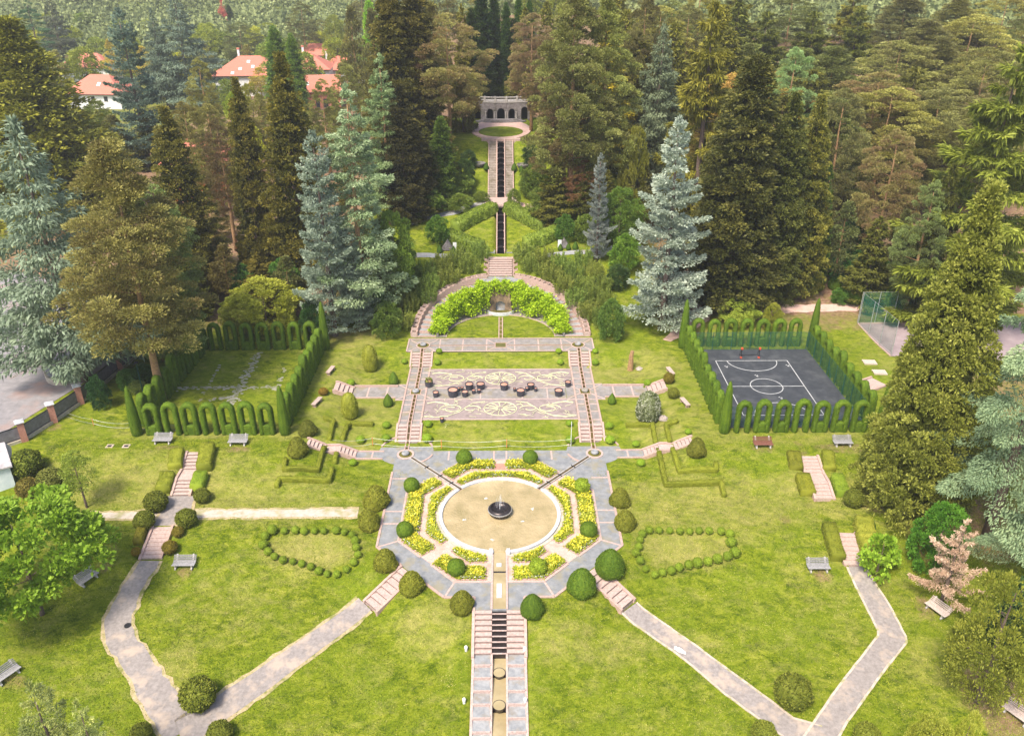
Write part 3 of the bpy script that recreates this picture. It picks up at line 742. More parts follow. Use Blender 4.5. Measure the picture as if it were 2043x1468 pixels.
# ---------------- mosaic terraces ----------------
flat('paving_mosaic_floor',[(-8.15,73.5),(8.15,73.5),(8.15,77.75),(-8.15,77.75)],.885,'panel',.3)
flat('paving_mosaic_floor',[(-8.15,80.25),(8.15,80.25),(8.15,84.75),(-8.15,84.75)],.885,'panel',.3)
flat('pavement',[(-7.25,77.75),(7.25,77.75),(7.25,80.25),(-7.25,80.25)],.87,'slate_warm',.3)
for yy in (77.75,80.25): strip((-7.25,yy),(7.25,yy),.14,.90)
for xx in (-5,-2.2,2.4,5.2): strip((xx,77.9),(xx,80.1),.14,.88)
for yy in (73.45,84.8): strip((-8.2,yy),(8.2,yy),.14,.90)
def vines(label,yc,seed,ysc=1):
    e=empty('vine_pattern',(0,yc,.9),label,'vines'); rg=random.Random(seed)
    def curl(mb,x,s,turns=1.35,r0=.95):
        P=[]
        for i in range(34):
            t=i/33; r=r0*(1-.62*t); a=t*turns*2*PI; P.append((x+s*(math.cos(a)*r*1.35),math.sin(a)*r*ysc*.95,.03))
        mb.tube(P,.038,5)
        return P
    for s,nm in ((-1,'left'),(1,'right')):
        mb=MB(); P1=curl(mb,s*5.2,s); P2=curl(mb,s*2.9+s*.2,-s,.95,.75)
        mb.tube([(s*8.0,-1.5,.03),(s*6.9,-1.75,.03),(s*5.6,-1.5,.03),(s*4.3,-.6,.03),(s*3.7,.3,.03),(s*2.9,1.25,.03),(s*1.7,1.55,.03)],.038,5)
        mb.tube([(s*7.9,1.2,.03),(s*7.1,1.5,.03),(s*6.2,1.25,.03),(s*5.6,1.0,.03)],.05,5)
        for k in range(26):
            x=s*rg.uniform(1.6,7.9); y=rg.uniform(-1.8,1.9); a=rg.uniform(0,6.28); pts=[(x,y,.04)]
            for j in range(3): a+=rg.uniform(-.9,.9); x+=math.cos(a)*.3;y+=math.sin(a)*.22; pts.append((x,y,.04+rg.uniform(0,.05)))
            mb.tube(pts,.028,4,.012)
        mb.build('scroll','vine_light',e)
    mb=MB(); mb.tube([(1.75*math.cos(t/40*2*PI),1.45*math.sin(t/40*2*PI),.03) for t in range(41)],.038,5)
    for i in range(13):
        a=2*PI*i/13+.2; mb.tube([(.3*math.cos(a),.25*math.sin(a)+.1,.03),(1.3*math.cos(a),1.05*math.sin(a)+.1,.05)],.034,4)
        for j in range(2):
            b_=a+rg.uniform(-.4,.4); x,y=1.25*math.cos(a),1.0*math.sin(a); mb.tube([(x,y,.04),(x+.4*math.cos(b_),y+.3*math.sin(b_),.08)],.026,4)
    mb.build('wheel','vine_light',e)
vines('pale yellow-green vine scrolls on the upper pinkish panel',82.45,4)
vines('pale yellow-green vine scrolls on the lower pinkish panel nearest the fountain',75.6,9)
mb=MB(); rg_=random.Random(2); mb.tube([(-5.9,73.3,.80),(-5.75,72.9,.75),(-5.6,72.5,.68),(-5.75,72.2,.62)],.03,4); mb.tube([(-5.7,72.8,.74),(-5.3,72.7,.72)],.025,4)
mb.build('vine_sprig','vine_light',label='small pale vine sprig creeping over the grass edge by the small dark pot',category='vine')
# ---------------- planters ----------------
POTS=[(856,766,8.5,'holding a green plant'),(870,787,6.5,''),(904,783,11,''),(915,778,3.5,''),(922,777,3.5,''),(928,786,7,''),(936.5,771,8.5,''),(959,770.5,8.5,''),(945,782.5,4.2,''),(955.6,781.5,4.2,''),(1006,771.5,8.5,''),(1026.7,779,3.2,''),(1038.7,783.5,8.8,''),(1051,778,3.8,''),(1059,771.5,7.5,''),(1068.7,778.5,3.5,''),(1114.5,783.5,8.8,''),(1133,766.5,6.5,''),(882,839,4.5,'')]
def pot(r,u):
    hh=.95*r+.25; e=bpy.data.objects.new('planter_pot',None)
    col.objects.link(e)
    MB().lathe([(r*.82,0),(r*.95,hh*.7),(r*1.0,hh),(r*.90,hh),(r*.88,hh-.08)],20,(0,0,0)).build('tub','pot',e,smooth=False)
    MB().lathe([(r*.89,0),(r*.6,.05),(0,.07)],16,(0,0,hh-.1),False).build('soil','terracotta',e); return e
for i,(u,v,rp,x) in enumerate(POTS):
    p=G(u,v+rp*.6); z=max(p.z,.87); p=GZ(u,v+rp*.6,z) if i<18 else p; r=rp*mpx(p)
    e=pot(r,u); e.location=(p.x,p.y,p.z+(.02 if i==18 else .015))
    sz='large' if rp>7 else ('medium' if rp>4 else 'tiny')
    lab={0:'dark tub with a clipped green plant at the upper panel left corner',18:'tiny black pot alone on the lower panel edge, apart from the rest',17:'dark terracotta-filled tub at the upper panel right corner'}.get(i) or '%s dark round tub of terracotta soil, %s from the left in the pot row'%(sz,ORD[i])
    prop(e,lab,'planter','dark planter tubs on the middle paved band')
    if i==0:
        rg=np.random.default_rng(1); n=260; P=rdir(rg,n)*np.array([r*.8,r*.8,.3])+np.array([0,0,r+.3]); 
        link('plant',leafmesh('pot_plant',[dia(P,rdir(rg,n),rdir(rg,n),.14,.1,rg.random(n))],'l_broad'),e)
# ---------------- stone stairs ----------------
def stairs(label,base,az,w,runs,z0,mat='granite_pale',wall=.22,wh=.16,depthb=.6,landing_mat=None,step_parts=True,wallmat='granite',group=None,cat='stairs'):
    """base=(x,y) centre of the bottom edge, az=direction of ascent; runs=[('s',n,tread,rise)|('l',length)]"""
    e=empty('stone_stairs',(base[0],base[1],z0),label,cat,group,az); x=0;z=0; prof=[(0,0)]
    sp=MB()
    for r_ in runs:
        if r_[0]=='s':
            _,n,tr,rs=r_
            for i in range(n):
                z+=rs; MB().box(x,x+tr+.02,-w/2,w/2,-depthb,z).build('step',mat,e)
                if abs(rs)>.13 and n<20: MB().box(x-.014,x-.002,-w/2+.004,w/2-.004,z-rs+.006,z-.035).build('riser','riser',e)  # thin dark plate added to paint the shaded front of each step
                prof.append((x,z)); x+=tr
            prof.append((x,z))
        else:
            MB().box(x,x+r_[1]+.02,-w/2,w/2,-depthb,z+.003).build('landing',landing_mat or mat,e); x+=r_[1]; prof.append((x,z))
    # side walls: sloped along run ends
    keys=[(-.12,0)]; X=0;Z=0
    for r_ in runs:
        if r_[0]=='s': X+=r_[1]*r_[2]; Z+=r_[1]*r_[3]; keys.append((X-r_[2]*.5,Z))
        else: X+=r_[1]; keys.append((X-.05,Z))
    keys.append((X+.05,Z))
    if wall:
        for s in (-1,1):
            mb=MB(); y0,y1=(w/2+.003,w/2+wall) if s>0 else (-w/2-wall,-w/2-.003)
            for (xa,za),(xb,zb) in zip(keys,keys[1:]):
                if xb-xa<.01: continue
                v=[(xa,y0,-depthb),(xb,y0,-depthb),(xb,y1,-depthb),(xa,y1,-depthb),(xa,y0,za+wh),(xb,y0,zb+wh),(xb,y1,zb+wh),(xa,y1,za+wh)]
                mb.add(v,[(0,3,2,1),(4,5,6,7),(0,1,5,4),(1,2,6,5),(2,3,7,6),(3,0,4,7)])
            mb.build('side_wall',wallmat,e)
    return e
for s,nm in ((-1,'left'),(1,'right')):
    for off,b_ in ((-.68,'outer'),(.68,'inner')):
        off=off*-s
        stairs('short pink five-step flight on the %s half of the lower %s channel'%(b_ if 0 else ('outer' if off*s>0 else 'inner'),nm),(s*PX+off,70.3),PI/2,.86,[('s',5,.44,.175)],.02,wall=.0)
        stairs('short pink five-step flight on the %s half of the upper %s channel'%('outer' if off*s>0 else 'inner',nm),(s*PX+off,85.45),PI/2,.86,[('s',5,.42,.178)],.87,wall=0)
    for xx in (-1.24,1.24):
        for (ya,za,yb,zb) in ((70.1,0,72.6,.88),(85.3,.88,87.6,1.78)):
            mb=MB(); x0,x1=s*PX+xx-.10,s*PX+xx+.10
            v=[(x0,ya,za-.4),(x0,yb,za-.4),(x1,yb,za-.4),(x1,ya,za-.4),(x0,ya,za+.14),(x0,yb,zb+.14),(x1,yb,zb+.14),(x1,ya,za+.14)]
            mb.add([(a-(s*PX+xx),b_-ya,c-za) for a,b_,c in v],[(0,1,2,3),(4,7,6,5),(0,4,5,1),(1,5,6,2),(2,6,7,3),(3,7,4,0)])
            mb.build('parapet','granite',loc=(s*PX+xx,ya,za),label='low sloping pink parapet, %s side of the %s %s channel stairs'%('outer' if xx*s>0 else 'inner','lower' if ya<80 else 'upper',nm),category='parapet')
    # stairs to the side lawns (two flights with a landing)
    stairs('pink stone stairs in two flights climbing %s from the fountain terrace'%nm,(s*14.3,68.1),0 if s>0 else PI,1.05,[('s',5,.36,.155),('l',1.15),('s',5,.36,.16)],0.0)
    stairs('pink four-step stairs at the %s end of the middle cross path'%nm,(s*16.4,79.35),0 if s>0 else PI,1.75,[('s',4,.48,.2)],.87)
    # diagonal stairs down from the octagon
    d=1/math.sqrt(2); 
    stairs('pink seven-step stairs going down from the fountain octagon towards the %s path'%nm,(s*14.25*d,CY-14.25*d),math.atan2(d,-s*d),1.45,[('s',7,.54,.165)],-1.12,'pink_gravel' if 0 else 'granite_pale',depthb=.8)
def st_px(label,pb,pt,w,n1,land,n2,z=None,mat='granite_pale',**k):
    a,b_=STG[[q[0] for q in STP].index(pb)]; d=Vector((b_.x-a.x,b_.y-a.y)); L=d.length; dz=b_.z-a.z; n=n1+n2; tr=(L-land)/n
    runs=[('s',n1,tr,dz/n)]+([('l',land),('s',n2,tr,dz/n)] if land else [])
    return stairs(label,(a.x,a.y),math.atan2(d.y,d.x),w,runs,a.z+.01,mat,depthb=1.0,**k)
st_px('pale stairs in two flights between clipped hedge blocks on the left lawn',(361,989),(391,902),1.45,5,1.3,5)
st_px('pale nine-step stairs from the left cross path down to the asphalt path',(301,1114),(325,1051),1.5,8,0,0)
st_px('pale stairs in two flights between hedge blocks below the sports court',(1645,996),(1613,910),1.5,5,1.3,5)
st_px('weathered seven-step stairs between two hedges on the far right lawn',(1707,1128),(1686,1063),1.5,7,0,0)
st_px('pale five-step stairs beyond the sports court near the pallets',(1720,773),(1754,761),1.9,5,0,0)
# main lower stairs: two pink flights and a dark stepped water chute
for s,nm in ((-1,'left'),(1,'right')):
    stairs('wide pink eight-step flight on the %s of the central water chute'%nm,(s*1.2,43.75),PI/2,1.28,[('s',8,.385,.185)],-1.5,wall=0,depthb=.9)
    mb=MB(); x0,x1=-.11,.11; L=3.5
    v=[(x0,0,-.6),(x0,L,-.6),(x1,L,-.6),(x1,0,-.6),(x0,0,.16),(x0,L,1.66),(x1,L,1.66),(x1,0,.16)]
    mb.add(v,[(0,1,2,3),(4,7,6,5),(0,4,5,1),(1,5,6,2),(2,6,7,3),(3,7,4,0)]); mb.build('parapet','granite',loc=(s*1.96,43.4,-1.5),label='sloping pink parapet along the %s edge of the main lower stairs'%nm,category='parapet')
e=empty('water_chute',(0,43.75,-1.5),'dark wet stepped water chute in the middle of the main lower stairs','water chute',None,PI/2)
for i in range(8): MB().box(i*.385,(i+1)*.385+.02,-.55,.55,-.9,.185*(i+1)-.10).build('step','bronze',e)
mb=MB()
for i in range(8): mb.box(i*.385-.015,i*.385+.10,-.55,.55,.185*(i+1)-.12,.185*(i+1)-.085)
mb.build('lip','granite_pale',e)
# channel above: from basin to chute
e=empty('water_channel',(0,46.8,.0),'broad shallow tan water channel from the round basin to the stairs','channel')
MB().box(-.5,.5,0.05,6.6,-.2,.06).build('water','water_run',e)
for s in (-1,1): MB().box(s*.59-.08,s*.59+.08,0,6.6,-.2,.13).build('channel_kerb','granite_pale',e)
MB().box(-.5,.5,4.05,4.2,-.1,.085).build('crossbar','dark_metal',e)
MB().box(-.25,.15,4.75,5.15,-.1,.12).build('slab','marble',e); MB().box(-.22,.18,1.2,2.75,-.1,.12).build('slab','marble',e)
# lower stepped ramp lanes + channel with waterfall bowls
e=empty('stepped_ramp',(0,43.75,-1.5),'grey stepped ramp lanes either side of the lowest water channel','ramp')
nst=14; tr=.98; rs=.20
for s in (-1,1):
    for i in range(nst):
        y1=-i*tr; z=-.02-i*rs
        MB().box(s*1.22-.62,s*1.22+.62,y1-tr+.08,y1,z-.9,z).build('lane_slab','slate_ramp',e)
        MB().box(s*1.22-.62,s*1.22+.62,y1-tr,y1-tr+.08,z-.9,z+.035).build('riser','granite_pale',e)
    for xx,w in ((.56,.075),(1.93,.09)):
        mb=MB(); L=nst*tr; v=[(s*xx-w,-L,-L*rs/tr-.9),(s*xx-w,0,-.9),(s*xx+w,0,-.9),(s*xx+w,-L,-L*rs/tr-.9),(s*xx-w,-L,-L*rs/tr+.10),(s*xx-w,0,.12),(s*xx+w,0,.12),(s*xx+w,-L,-L*rs/tr+.10)]
        mb.add(v,[(0,1,2,3),(4,7,6,5),(0,4,5,1),(1,5,6,2),(2,6,7,3),(3,7,4,0)]); mb.build('kerb','granite_pale',e)
for i,(ya,yb) in enumerate(((0,-1.35),(-1.5,-3.95),(-4.1,-6.5),(-6.65,-9.0),(-9.15,-12))):
    z=yb*rs/tr-.02+.05*0; z=(ya*rs/tr)-.38-(.0)
    MB().box(-.48,.48,yb,ya,z-.7,z).build('water','water_run',e)
    MB().box(-.48,.48,yb-.045,yb-.003,z-.7,z-.02).build('drop_face','bronze',e)
    b_=MB().lathe([(.30,-.45),(.43,-.1),(.46,.0),(.43,.0),(.40,-.06)],20,(0,yb-.02,z+.08)).build('spill_bowl','bronze',e)
    MB().lathe([(.425,-.02),(.425,.0)],20,(0,yb-.02,z+.065)).build('bowl_water','water_run',b_)
for (u,v) in ((930,1298),(1047,1300),(926,1402),(1048,1402)):
    p=G(u,v); MB().lathe([(.10,0),(.10,.25),(.13,.27),(.13,.42),(.07,.5)],12).build('path_light','white_paint',loc=(p.x,p.y,p.z),label='small white round path light beside the ramp, %s'%({930:'at the foot of the main stairs, left',1047:'at the foot of the main stairs, right',926:'lower one on the left',1048:'lower one on the right'}[u]),category='lamp')
# ---------------- exedra ----------------
def rz_(x,y): return 1.75+3.83*max(0,min(1,(y-EY)/10.6))
for s,nm in ((-1,'left'),(1,'right')):
    e=empty('curved_ramp',(0,EY,1.75),'grey stepped curved ramp with pink cascade parapet on the %s of the semicircle'%nm,'ramp')
    n=15; t1=76
    for i in range(n):
        a,b_=t1*i/n,t1*(i+1)/n; zz=rz_(0,EY+9.2*math.sin(R((a+b_)/2)))-1.75
        def P(r,t): return (s*r*math.cos(R(t)),r*math.sin(R(t)))
        poly=[P(8.0,a+.55),P(10.3,a+.35),P(10.3,b_),P(8.0,b_)]
        if s<0: poly=poly[::-1]
        MB().prism(poly,-1.0,zz+.02).build('tread','slate_ramp',e)
        poly=[P(8.0,a),P(10.3,a),P(10.3,a+.5),P(8.0,a+.5)]
        if s<0: poly=poly[::-1]
        MB().prism(poly,-1.0,zz+.055).build('riser','granite',e)
    n=21; t1=80
    for i in range(n):
        a,b_=t1*i/n,t1*(i+1)/n; zz=rz_(0,EY+10.7*math.sin(R(b_)))-1.75+.45
        def box_(r0,r1,t0,t2,z0,z1,nme,mat,par):
            poly=[P(r0,t0),P(r1,t0),P(r1,t2),P(r0,t2)]
            if s<0: poly=poly[::-1]
            return MB().prism(poly,z0,z1).build(nme,mat,par)
        w=box_(10.32,10.5,a,b_,-1,zz,'cascade_wall','granite',e); w2=box_(10.98,11.16,a,b_,-1,zz,'cascade_wall','granite',e)
        box_(10.5,10.98,a,a+.7,-1,zz-.03,'cascade_lip','granite_pale',e); box_(10.5,10.98,a+.7,b_-.05,-1,zz-.16,'cascade_basin','water_dark',e)
    # inner retaining wall
    e=empty('retaining_wall',(0,EY,1.75),'curved stone retaining wall behind the %s half of the small lawn, mostly under vines'%nm,'wall')
    n=30
    for k_ in range(1):
        mb=MB()
        for i in range(n):
            a,b_=84*i/n,84*(i+1)/n; zz=rz_(0,EY+8*math.sin(R((a+b_)/2)))-1.75+.42
            poly=[P(7.72,a),P(7.98,a),P(7.98,b_),P(7.72,b_)]
            if s<0: poly=poly[::-1]
            mb.prism(poly,-.3,zz)
        mb.build('wall','old_stone',e)
# fill landing at the top of ramps
flat('pavement',[(11*math.cos(R(t)),EY+11*math.sin(R(t))) for t in (74,82,90,98,106)]+[(7.98*math.cos(R(t)),EY+7.98*math.sin(R(t))) for t in (106,98,90,82,74)],5.56,'slate_ramp',3.9)
# path strip round the small lawn and lawn disc
arc=lambda r,a0,a1,n=40:[Vector((r*math.cos(R(a0+(a1-a0)*i/n)),EY+r*math.sin(R(a0+(a1-a0)*i/n)),0)) for i in range(n+1)]
A_,B_=arc(6.75,0,180),arc(7.7,0,180)
v=[];f=[]
for a,b_ in zip(A_,B_): v+=[(a.x,a.y,1.80),(b_.x,b_.y,1.80)]
for i in range(len(A_)-1): f.append((2*i,2*i+1,2*i+3,2*i+2))
MB().add(v,f).build('path','niche' if 0 else 'asphalt_path',kind='structure')
mb=MB()
for a,b_ in zip(A_,A_[1:]):
    d=(b_-a); mb.obox(((a+b_)/2)[:2],math.atan2(d.y,d.x),d.length+.01,.10,1.7,1.85)
mb.build('kerb','granite_pale',kind='structure')
# niche wall with grotto mouth
e=empty('wall_fountain',(0,99.3,1.75),'rough stone niche fountain with dark mouth between the bright vines','fountain')
def archwall(par,x0,x1,z0,z1,y,th,holes,mat,name='wall',nseg=12):
    """vertical wall in the XZ plane with arched holes [(cx,halfw,zbase,zspring)], local coords"""
    mb=MB(); xs=x0
    def slab(pts): 
        n=len(pts); v=[(a,y,b_) for a,b_ in pts]+[(a,y+th,b_) for a,b_ in pts]
        mb.add(v,[tuple(range(n)),tuple(range(n,2*n))[::-1]]+[(i,i+n,(i+1)%n+n,(i+1)%n) for i in range(n)])
    for cx,hw,zb,zs in holes:
        slab([(xs,z0),(cx-hw,z0),(cx-hw,z1),(xs,z1)])
        if zb>z0: slab([(cx-hw,z0),(cx+hw,z0),(cx+hw,zb),(cx-hw,zb)])
        for i in range(nseg):
            a,b_=PI-PI*i/nseg,PI-PI*(i+1)/nseg
            slab([(cx+hw*math.cos(a),zs+hw*math.sin(a)),(cx+hw*math.cos(b_),zs+hw*math.sin(b_)),(cx+hw*math.cos(b_),z1),(cx+hw*math.cos(a),z1)])
        xs=cx+hw
    slab([(xs,z0),(x1,z0),(x1,z1),(xs,z1)])
    return mb.build(name,mat,par)
archwall(e,-1.7,1.7,0,3.9,.1,.5,[(-.05,.62,0,1.0)],'niche')
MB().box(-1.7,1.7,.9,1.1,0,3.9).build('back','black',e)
for s in (-1,1):
    mb=MB(); v=[(s*.75,-.05,0),(s*1.55,-.55,0),(s*1.55,-.35,0),(s*.75,.12,0),(s*.62,-.02,1.7),(s*1.15,-.4,3.1),(s*1.15,-.2,3.1),(s*.62,.12,1.7)]
    mb.add(v,[(0,3,2,1),(4,5,6,7),(0,1,5,4),(1,2,6,5),(2,3,7,6),(3,0,4,7)]); mb.build('buttress','niche',e)
MB().lathe([(.3,0),(.5,.15),(.42,.35),(.2,.4)],14,(-.05,.25,0)).build('inner_bowl','grey_metal',e)
pts=[(1.75*math.cos(R(t)),-1.3*abs(math.sin(R(t)))*.75-.1) for t in range(180,361,12)]
mb=MB().prism(pts,0,.42); mb.build('basin','marble',e)
MB().prism([(x*.88,y*.85-.03) for x,y in pts],.1,.435).build('water','water_pool',e)
channel('short channel splitting the semicircular lawn in two',[(0,91.2,1.80),(0,97.7,1.80)],.32,.02,'water_pool',.12,.06,bars=1.1)
# vines on wall: built in foliage section
# central pink stairs above
stairs('pink eight-step stairs above the vine-covered semicircle',(0,102.7),PI/2,3.1,[('s',8,.42,.18)],5.56,wall=0,depthb=2)
for s in (-1,1):
    e=empty('cascade_basins',(s*1.95,102.6,5.56),'stepped stone basins beside the upper pink stairs, %s side'%('left' if s<0 else 'right'),'basin')
    for i in range(4):
        y=i*.95; z=.25+i*.42
        MB().box(-.33,.33,y,y+.9,-1,z).build('basin','granite',e); MB().box(-.22,.22,y+.1,y+.8,z-.05,z+.006).build('water','water_dark',e)
flat('pavement',[(-2.3,105.9),(2.3,105.9),(2.3,107.1),(-2.3,107.1)],7.06,'granite_pale',1.5)
flat('pavement',[(-2.3,107.1),(-.8,107.1),(-.8,108.4),(-2.3,108.4)],7.35,'slate',1); flat('pavement',[(2.3,107.1),(.8,107.1),(.8,108.4),(2.3,108.4)],7.35,'slate',1)
def cascade(label,y0,z0,y1,z1,n,w,slots=True):
    e=empty('water_cascade',(0,y0,z0),label,'cascade'); L=(y1-y0)/n; dz=(z1-z0)/n
    for s in (-1,1):
        mb=MB(); a,b_=s*w,s*(w+.14); a,b_=min(a,b_),max(a,b_)
        v=[(a,0,-1.5),(a,y1-y0,z1-z0-1.5),(b_,y1-y0,z1-z0-1.5),(b_,0,-1.5),(a,0,.45),(a,y1-y0,z1-z0+.45),(b_,y1-y0,z1-z0+.45),(b_,0,.45)]
        mb.add(v,[(0,1,2,3),(4,7,6,5),(0,4,5,1),(1,5,6,2),(2,6,7,3),(3,7,4,0)]); mb.build('side_wall','granite',e)
    for i in range(n):
        y=i*L; z=i*dz
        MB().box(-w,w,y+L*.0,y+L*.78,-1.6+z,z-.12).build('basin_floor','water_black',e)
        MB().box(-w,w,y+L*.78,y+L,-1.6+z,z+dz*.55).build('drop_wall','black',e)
        b2=MB().lathe([(.10,0),(w*.75,.05),(w*.80,.14)],14,(0,y+L*.8,z+dz*.75-.02)).build('spout_bowl','bronze',e)
        MB().box(-w,w,y+L*.90,y+L-.01,z+dz*.55+.003,z+dz*.75).build('lip','granite_pale',e)
    return e
cascade('lower dark stepped water cascade crossing the diamond-shaped lawn',107.15,7.15,119.4,10.3,6,.48)
flat('pavement',[(-2.4,119.45),(2.4,119.45),(2.4,123.5),(-2.4,123.5)],10.52,'granite_pale',.6)
cascade('upper dark stepped water cascade between the two long stairs',123.55,10.55,136.2,16.35,10,.55)
for s,nm in ((-1,'left'),(1,'right')):
    stairs('long straight grey stairs rising on the %s of the upper cascade'%nm,(s*1.32,123.5),PI/2,1.15,[('s',34,12.7/34,5.9/34)],10.5,'stair_old',wall=.12,wh=.12,depthb=.8,wallmat='granite')
# upper terrace
def ell(cx,cy,rx,ry,n=40): return [(cx+rx*math.cos(2*PI*i/n),cy+ry*math.sin(2*PI*i/n)) for i in range(n)]
flat('pavement',ell(0,144.8,5.2,8.3),16.62,'pink_gravel',1.2)
flat('upper_lawn',ell(0,142.6,3.8,4.3),16.66,'ground',1)
flat('paving_border',[(-3.2,136.25),(3.2,136.25),(3.2,137.2),(-3.2,137.2)],16.665,'granite',.6)
gb=15*0
e=empty('grotto',(0,152.6,16.6),'grey stone grotto pavilion with five arches and balustrade under the trees','pavilion')
def bay(par,ax,ay,bx,by,hw,zs,z1,mat='old_stone',zb=0):
    L=math.hypot(bx-ax,by-ay); b_=empty('tmp',(0,0,0),'x','x'); bpy.data.objects.remove(b_)
    mb_parent=archwall(par,-L/2,L/2,0,z1,-.2,.4,[(0,hw,zb,zs)],mat)
    mb_parent.location=((ax+bx)/2,(ay+by)/2,0); mb_parent.rotation_euler=(0,0,math.atan2(by-ay,bx-ax))
    return mb_parent
pl=[(-6.0,1.2),(-3.0,.0),(-1.15,.75),(1.15,.75),(3.0,0),(6.0,1.2)]
pl=[(-5.6,.6),(-2.9,.15),(-1.0,-.15),(1.0,-.15),(2.9,.15),(5.6,.6)]
for i,(a,b_) in enumerate(zip(pl,pl[1:])):
    bay(e,*a,*b_,.62 if i in(0,4) else (.66 if i==2 else .55),1.75 if i in (0,4) else 1.55,3.15,zb=0 if i!=2 else .25)
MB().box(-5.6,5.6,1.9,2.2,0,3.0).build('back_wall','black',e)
MB().prism([(-5.7,.3),(-2.9,-.12),(-1,-.42),(1,-.42),(2.9,-.12),(5.7,.3),(5.7,2.3),(-5.7,2.3)],3.15,3.32).build('cornice','pale_stone',e)
mb=MB(); mr=MB()
for (ax,ay),(bx,by) in zip(pl,pl[1:]):
    L=math.hypot(bx-ax,by-ay); an=math.atan2(by-ay,bx-ax); nn=int(L/.22)
    for i in range(nn+1):
        t=i/nn; mb.lathe([(.05,0),(.075,.2),(.04,.4),(.05,.72)],6,(ax+(bx-ax)*t,ay+(by-ay)*t-.1,3.32),False)
    mr.obox(((ax+bx)/2,(ay+by)/2-.1),an,L+.02,.26,4.02,4.16+.003*len(mr.v)/8)
for x,y in pl: mr.obox((x,y-.1),0,.3,.3,3.32,4.25)
mb.build('baluster','pale_stone',e); mr.build('handrail','pale_stone',e)
for x in (-1.15,-.85,.85,1.15,-2.75,2.75): MB().lathe([(.13,0),(.11,.1),(.09,1.5),(.15,1.62)],10,(x,-.55 if abs(x)<2 else -.3,.0)).build('column','pale_stone',e)
for k_,(r,z) in enumerate(((4.6,.14),(3.9,.28),(3.2,.42))): 
    MB().prism([(r*math.cos(R(t)),r*.42*math.sin(R(t))-.45) for t in range(180,361,9)],-.1,z).build('step','old_stone',e)
# urn-like stone troughs halfway
for u,v,l in ((957,331,'left'),(1043,334,'right')):
    p=G(u,v); mb=MB().lathe([(.75,0),(.95,.35),(.98,.5),(.80,.5),(.74,.3),(0,.28)],20,(0,0,0),False)
    mb.build('stone_trough','old_stone',loc=(p.x,p.y,p.z),label='round grey stone trough on the grass %s of the upper stairs'%l,category='trough')
# small grotto huts under bushes
for u,v,l,s in ((893,497,'left',1),(1125,492,'right',-1)):
    p=G(u,v); e=empty('stone_shelter',(p.x,p.y,p.z),'tiny stone-roofed shelter with white board, %s end of the diamond lawn'%l,'shelter')
    MB().add([(-.9,-.6,0),(.9,-.6,0),(.9,.6,0),(-.9,.6,0),(0,-.6,1.3),(0,.6,1.3)],[(0,1,4),(1,2,5,4),(2,3,5),(3,0,4,5),(0,3,2,1)]).build('roof','old_stone',e)
    MB().box(s*.85-.05,s*.85+.45,-.75,-.70,.1,1.2).build('board','white_paint',e)
# ---------------- benches ----------------
def bench(label,u,v,rz,seat='weathered_wood',w=1.85,pad=True):
    p=G(u,v); e=empty('park_bench',(p.x,p.y,p.z),label,'bench','slatted park benches on the lawns',rz)
    for i in range(5):
        y=-.26+i*.125; z=.40-.035*math.sin(i/4*PI)
        MB().box(-w/2,w/2,y,y+.10,z,z+.035).build('seat_slat',seat,e)
    for i in range(4):
        z=.44+i*.088; y=.34+i*.105; MB().add([(a,b_,c) for c in (z,z+.105) for b_ in (y,y+.035) for a in (-w/2,w/2)],[(0,2,3,1),(4,5,7,6),(0,1,5,4),(2,6,7,3),(0,4,6,2),(1,3,7,5)]).build('backrest_slat',seat,e)
    for s in (-1,1):
        mb=MB(); x=s*w*.36; pr=[(-.3,0),(.36,0),(.36,.10),(.30,.16),(.42,.42),(.78,.82),(.74,.86),(.34,.43),(.28,.37),(-.24,.38),(-.2,.16),(-.3,.1)]
        n=len(pr); v_=[(x-.06,a,b_) for a,b_ in pr]+[(x+.06,a,b_) for a,b_ in pr]
        mb.add(v_,[tuple(range(n)),tuple(range(n,2*n))[::-1]]+[(i,i+n,(i+1)%n+n,(i+1)%n) for i in range(n)]); mb.build('leg','pale_stone',e)
    return e
bench('pale grey slatted bench by the left arcade, nearer the pine trunk',325,884,0)
bench('pale grey slatted bench by the left arcade, right of the hedge-lined stairs',475,887,0)
bench('dark red-brown slatted bench in front of the sports court arcade',1522,892,0,'red_wood')
bench('whitish slatted bench on a worn patch in front of the sports court arcade',1681,889,0)
bench('grey slatted bench right beside the nine-step stairs on the left lawn',368,1132,0)
bench('grey slatted bench left of the weathered stairs on the right lawn',1632,1138,0)
bench('grey bench turned sideways near the bright green maple',178,1160,R(60),w=1.7)
bench('grey bench turned sideways at the left frame edge, above the feathery conifer',18,1352,R(58),w=1.8)
bench('pale brownish bench turned sideways below the dead brown conifer',1866,1222,R(-62),'pale_wood',1.8)
bench('greyish bench turned sideways in the bottom right corner under the leafy tree',2026,1432,R(-58),'pale_wood',1.9)
def slab_bench(label,u,v,rz,L=1.7):
    p=G(u,v); e=empty('stone_bench',(p.x,p.y,p.z),label,'stone bench','backless pink stone benches near the middle cross path',rz)
    MB().box(-L/2,L/2,-.24,.24,.34,.44).build('seat','granite_pale',e)
    for s in (-1,1): MB().box(s*L*.36-.09,s*L*.36+.09,-.18,.18,0,.34).build('leg','granite',e)
slab_bench('backless stone bench on the left lawn above the four-step stairs',660,743,R(78))
slab_bench('backless stone bench on the left lawn below the four-step stairs',633,806,R(74))
slab_bench('backless stone bench above the brown bush right of the white-flowering shrub',1337,745,R(100))
slab_bench('backless stone bench beside the sports court arcade, below the round bushes',1366,807,R(104))
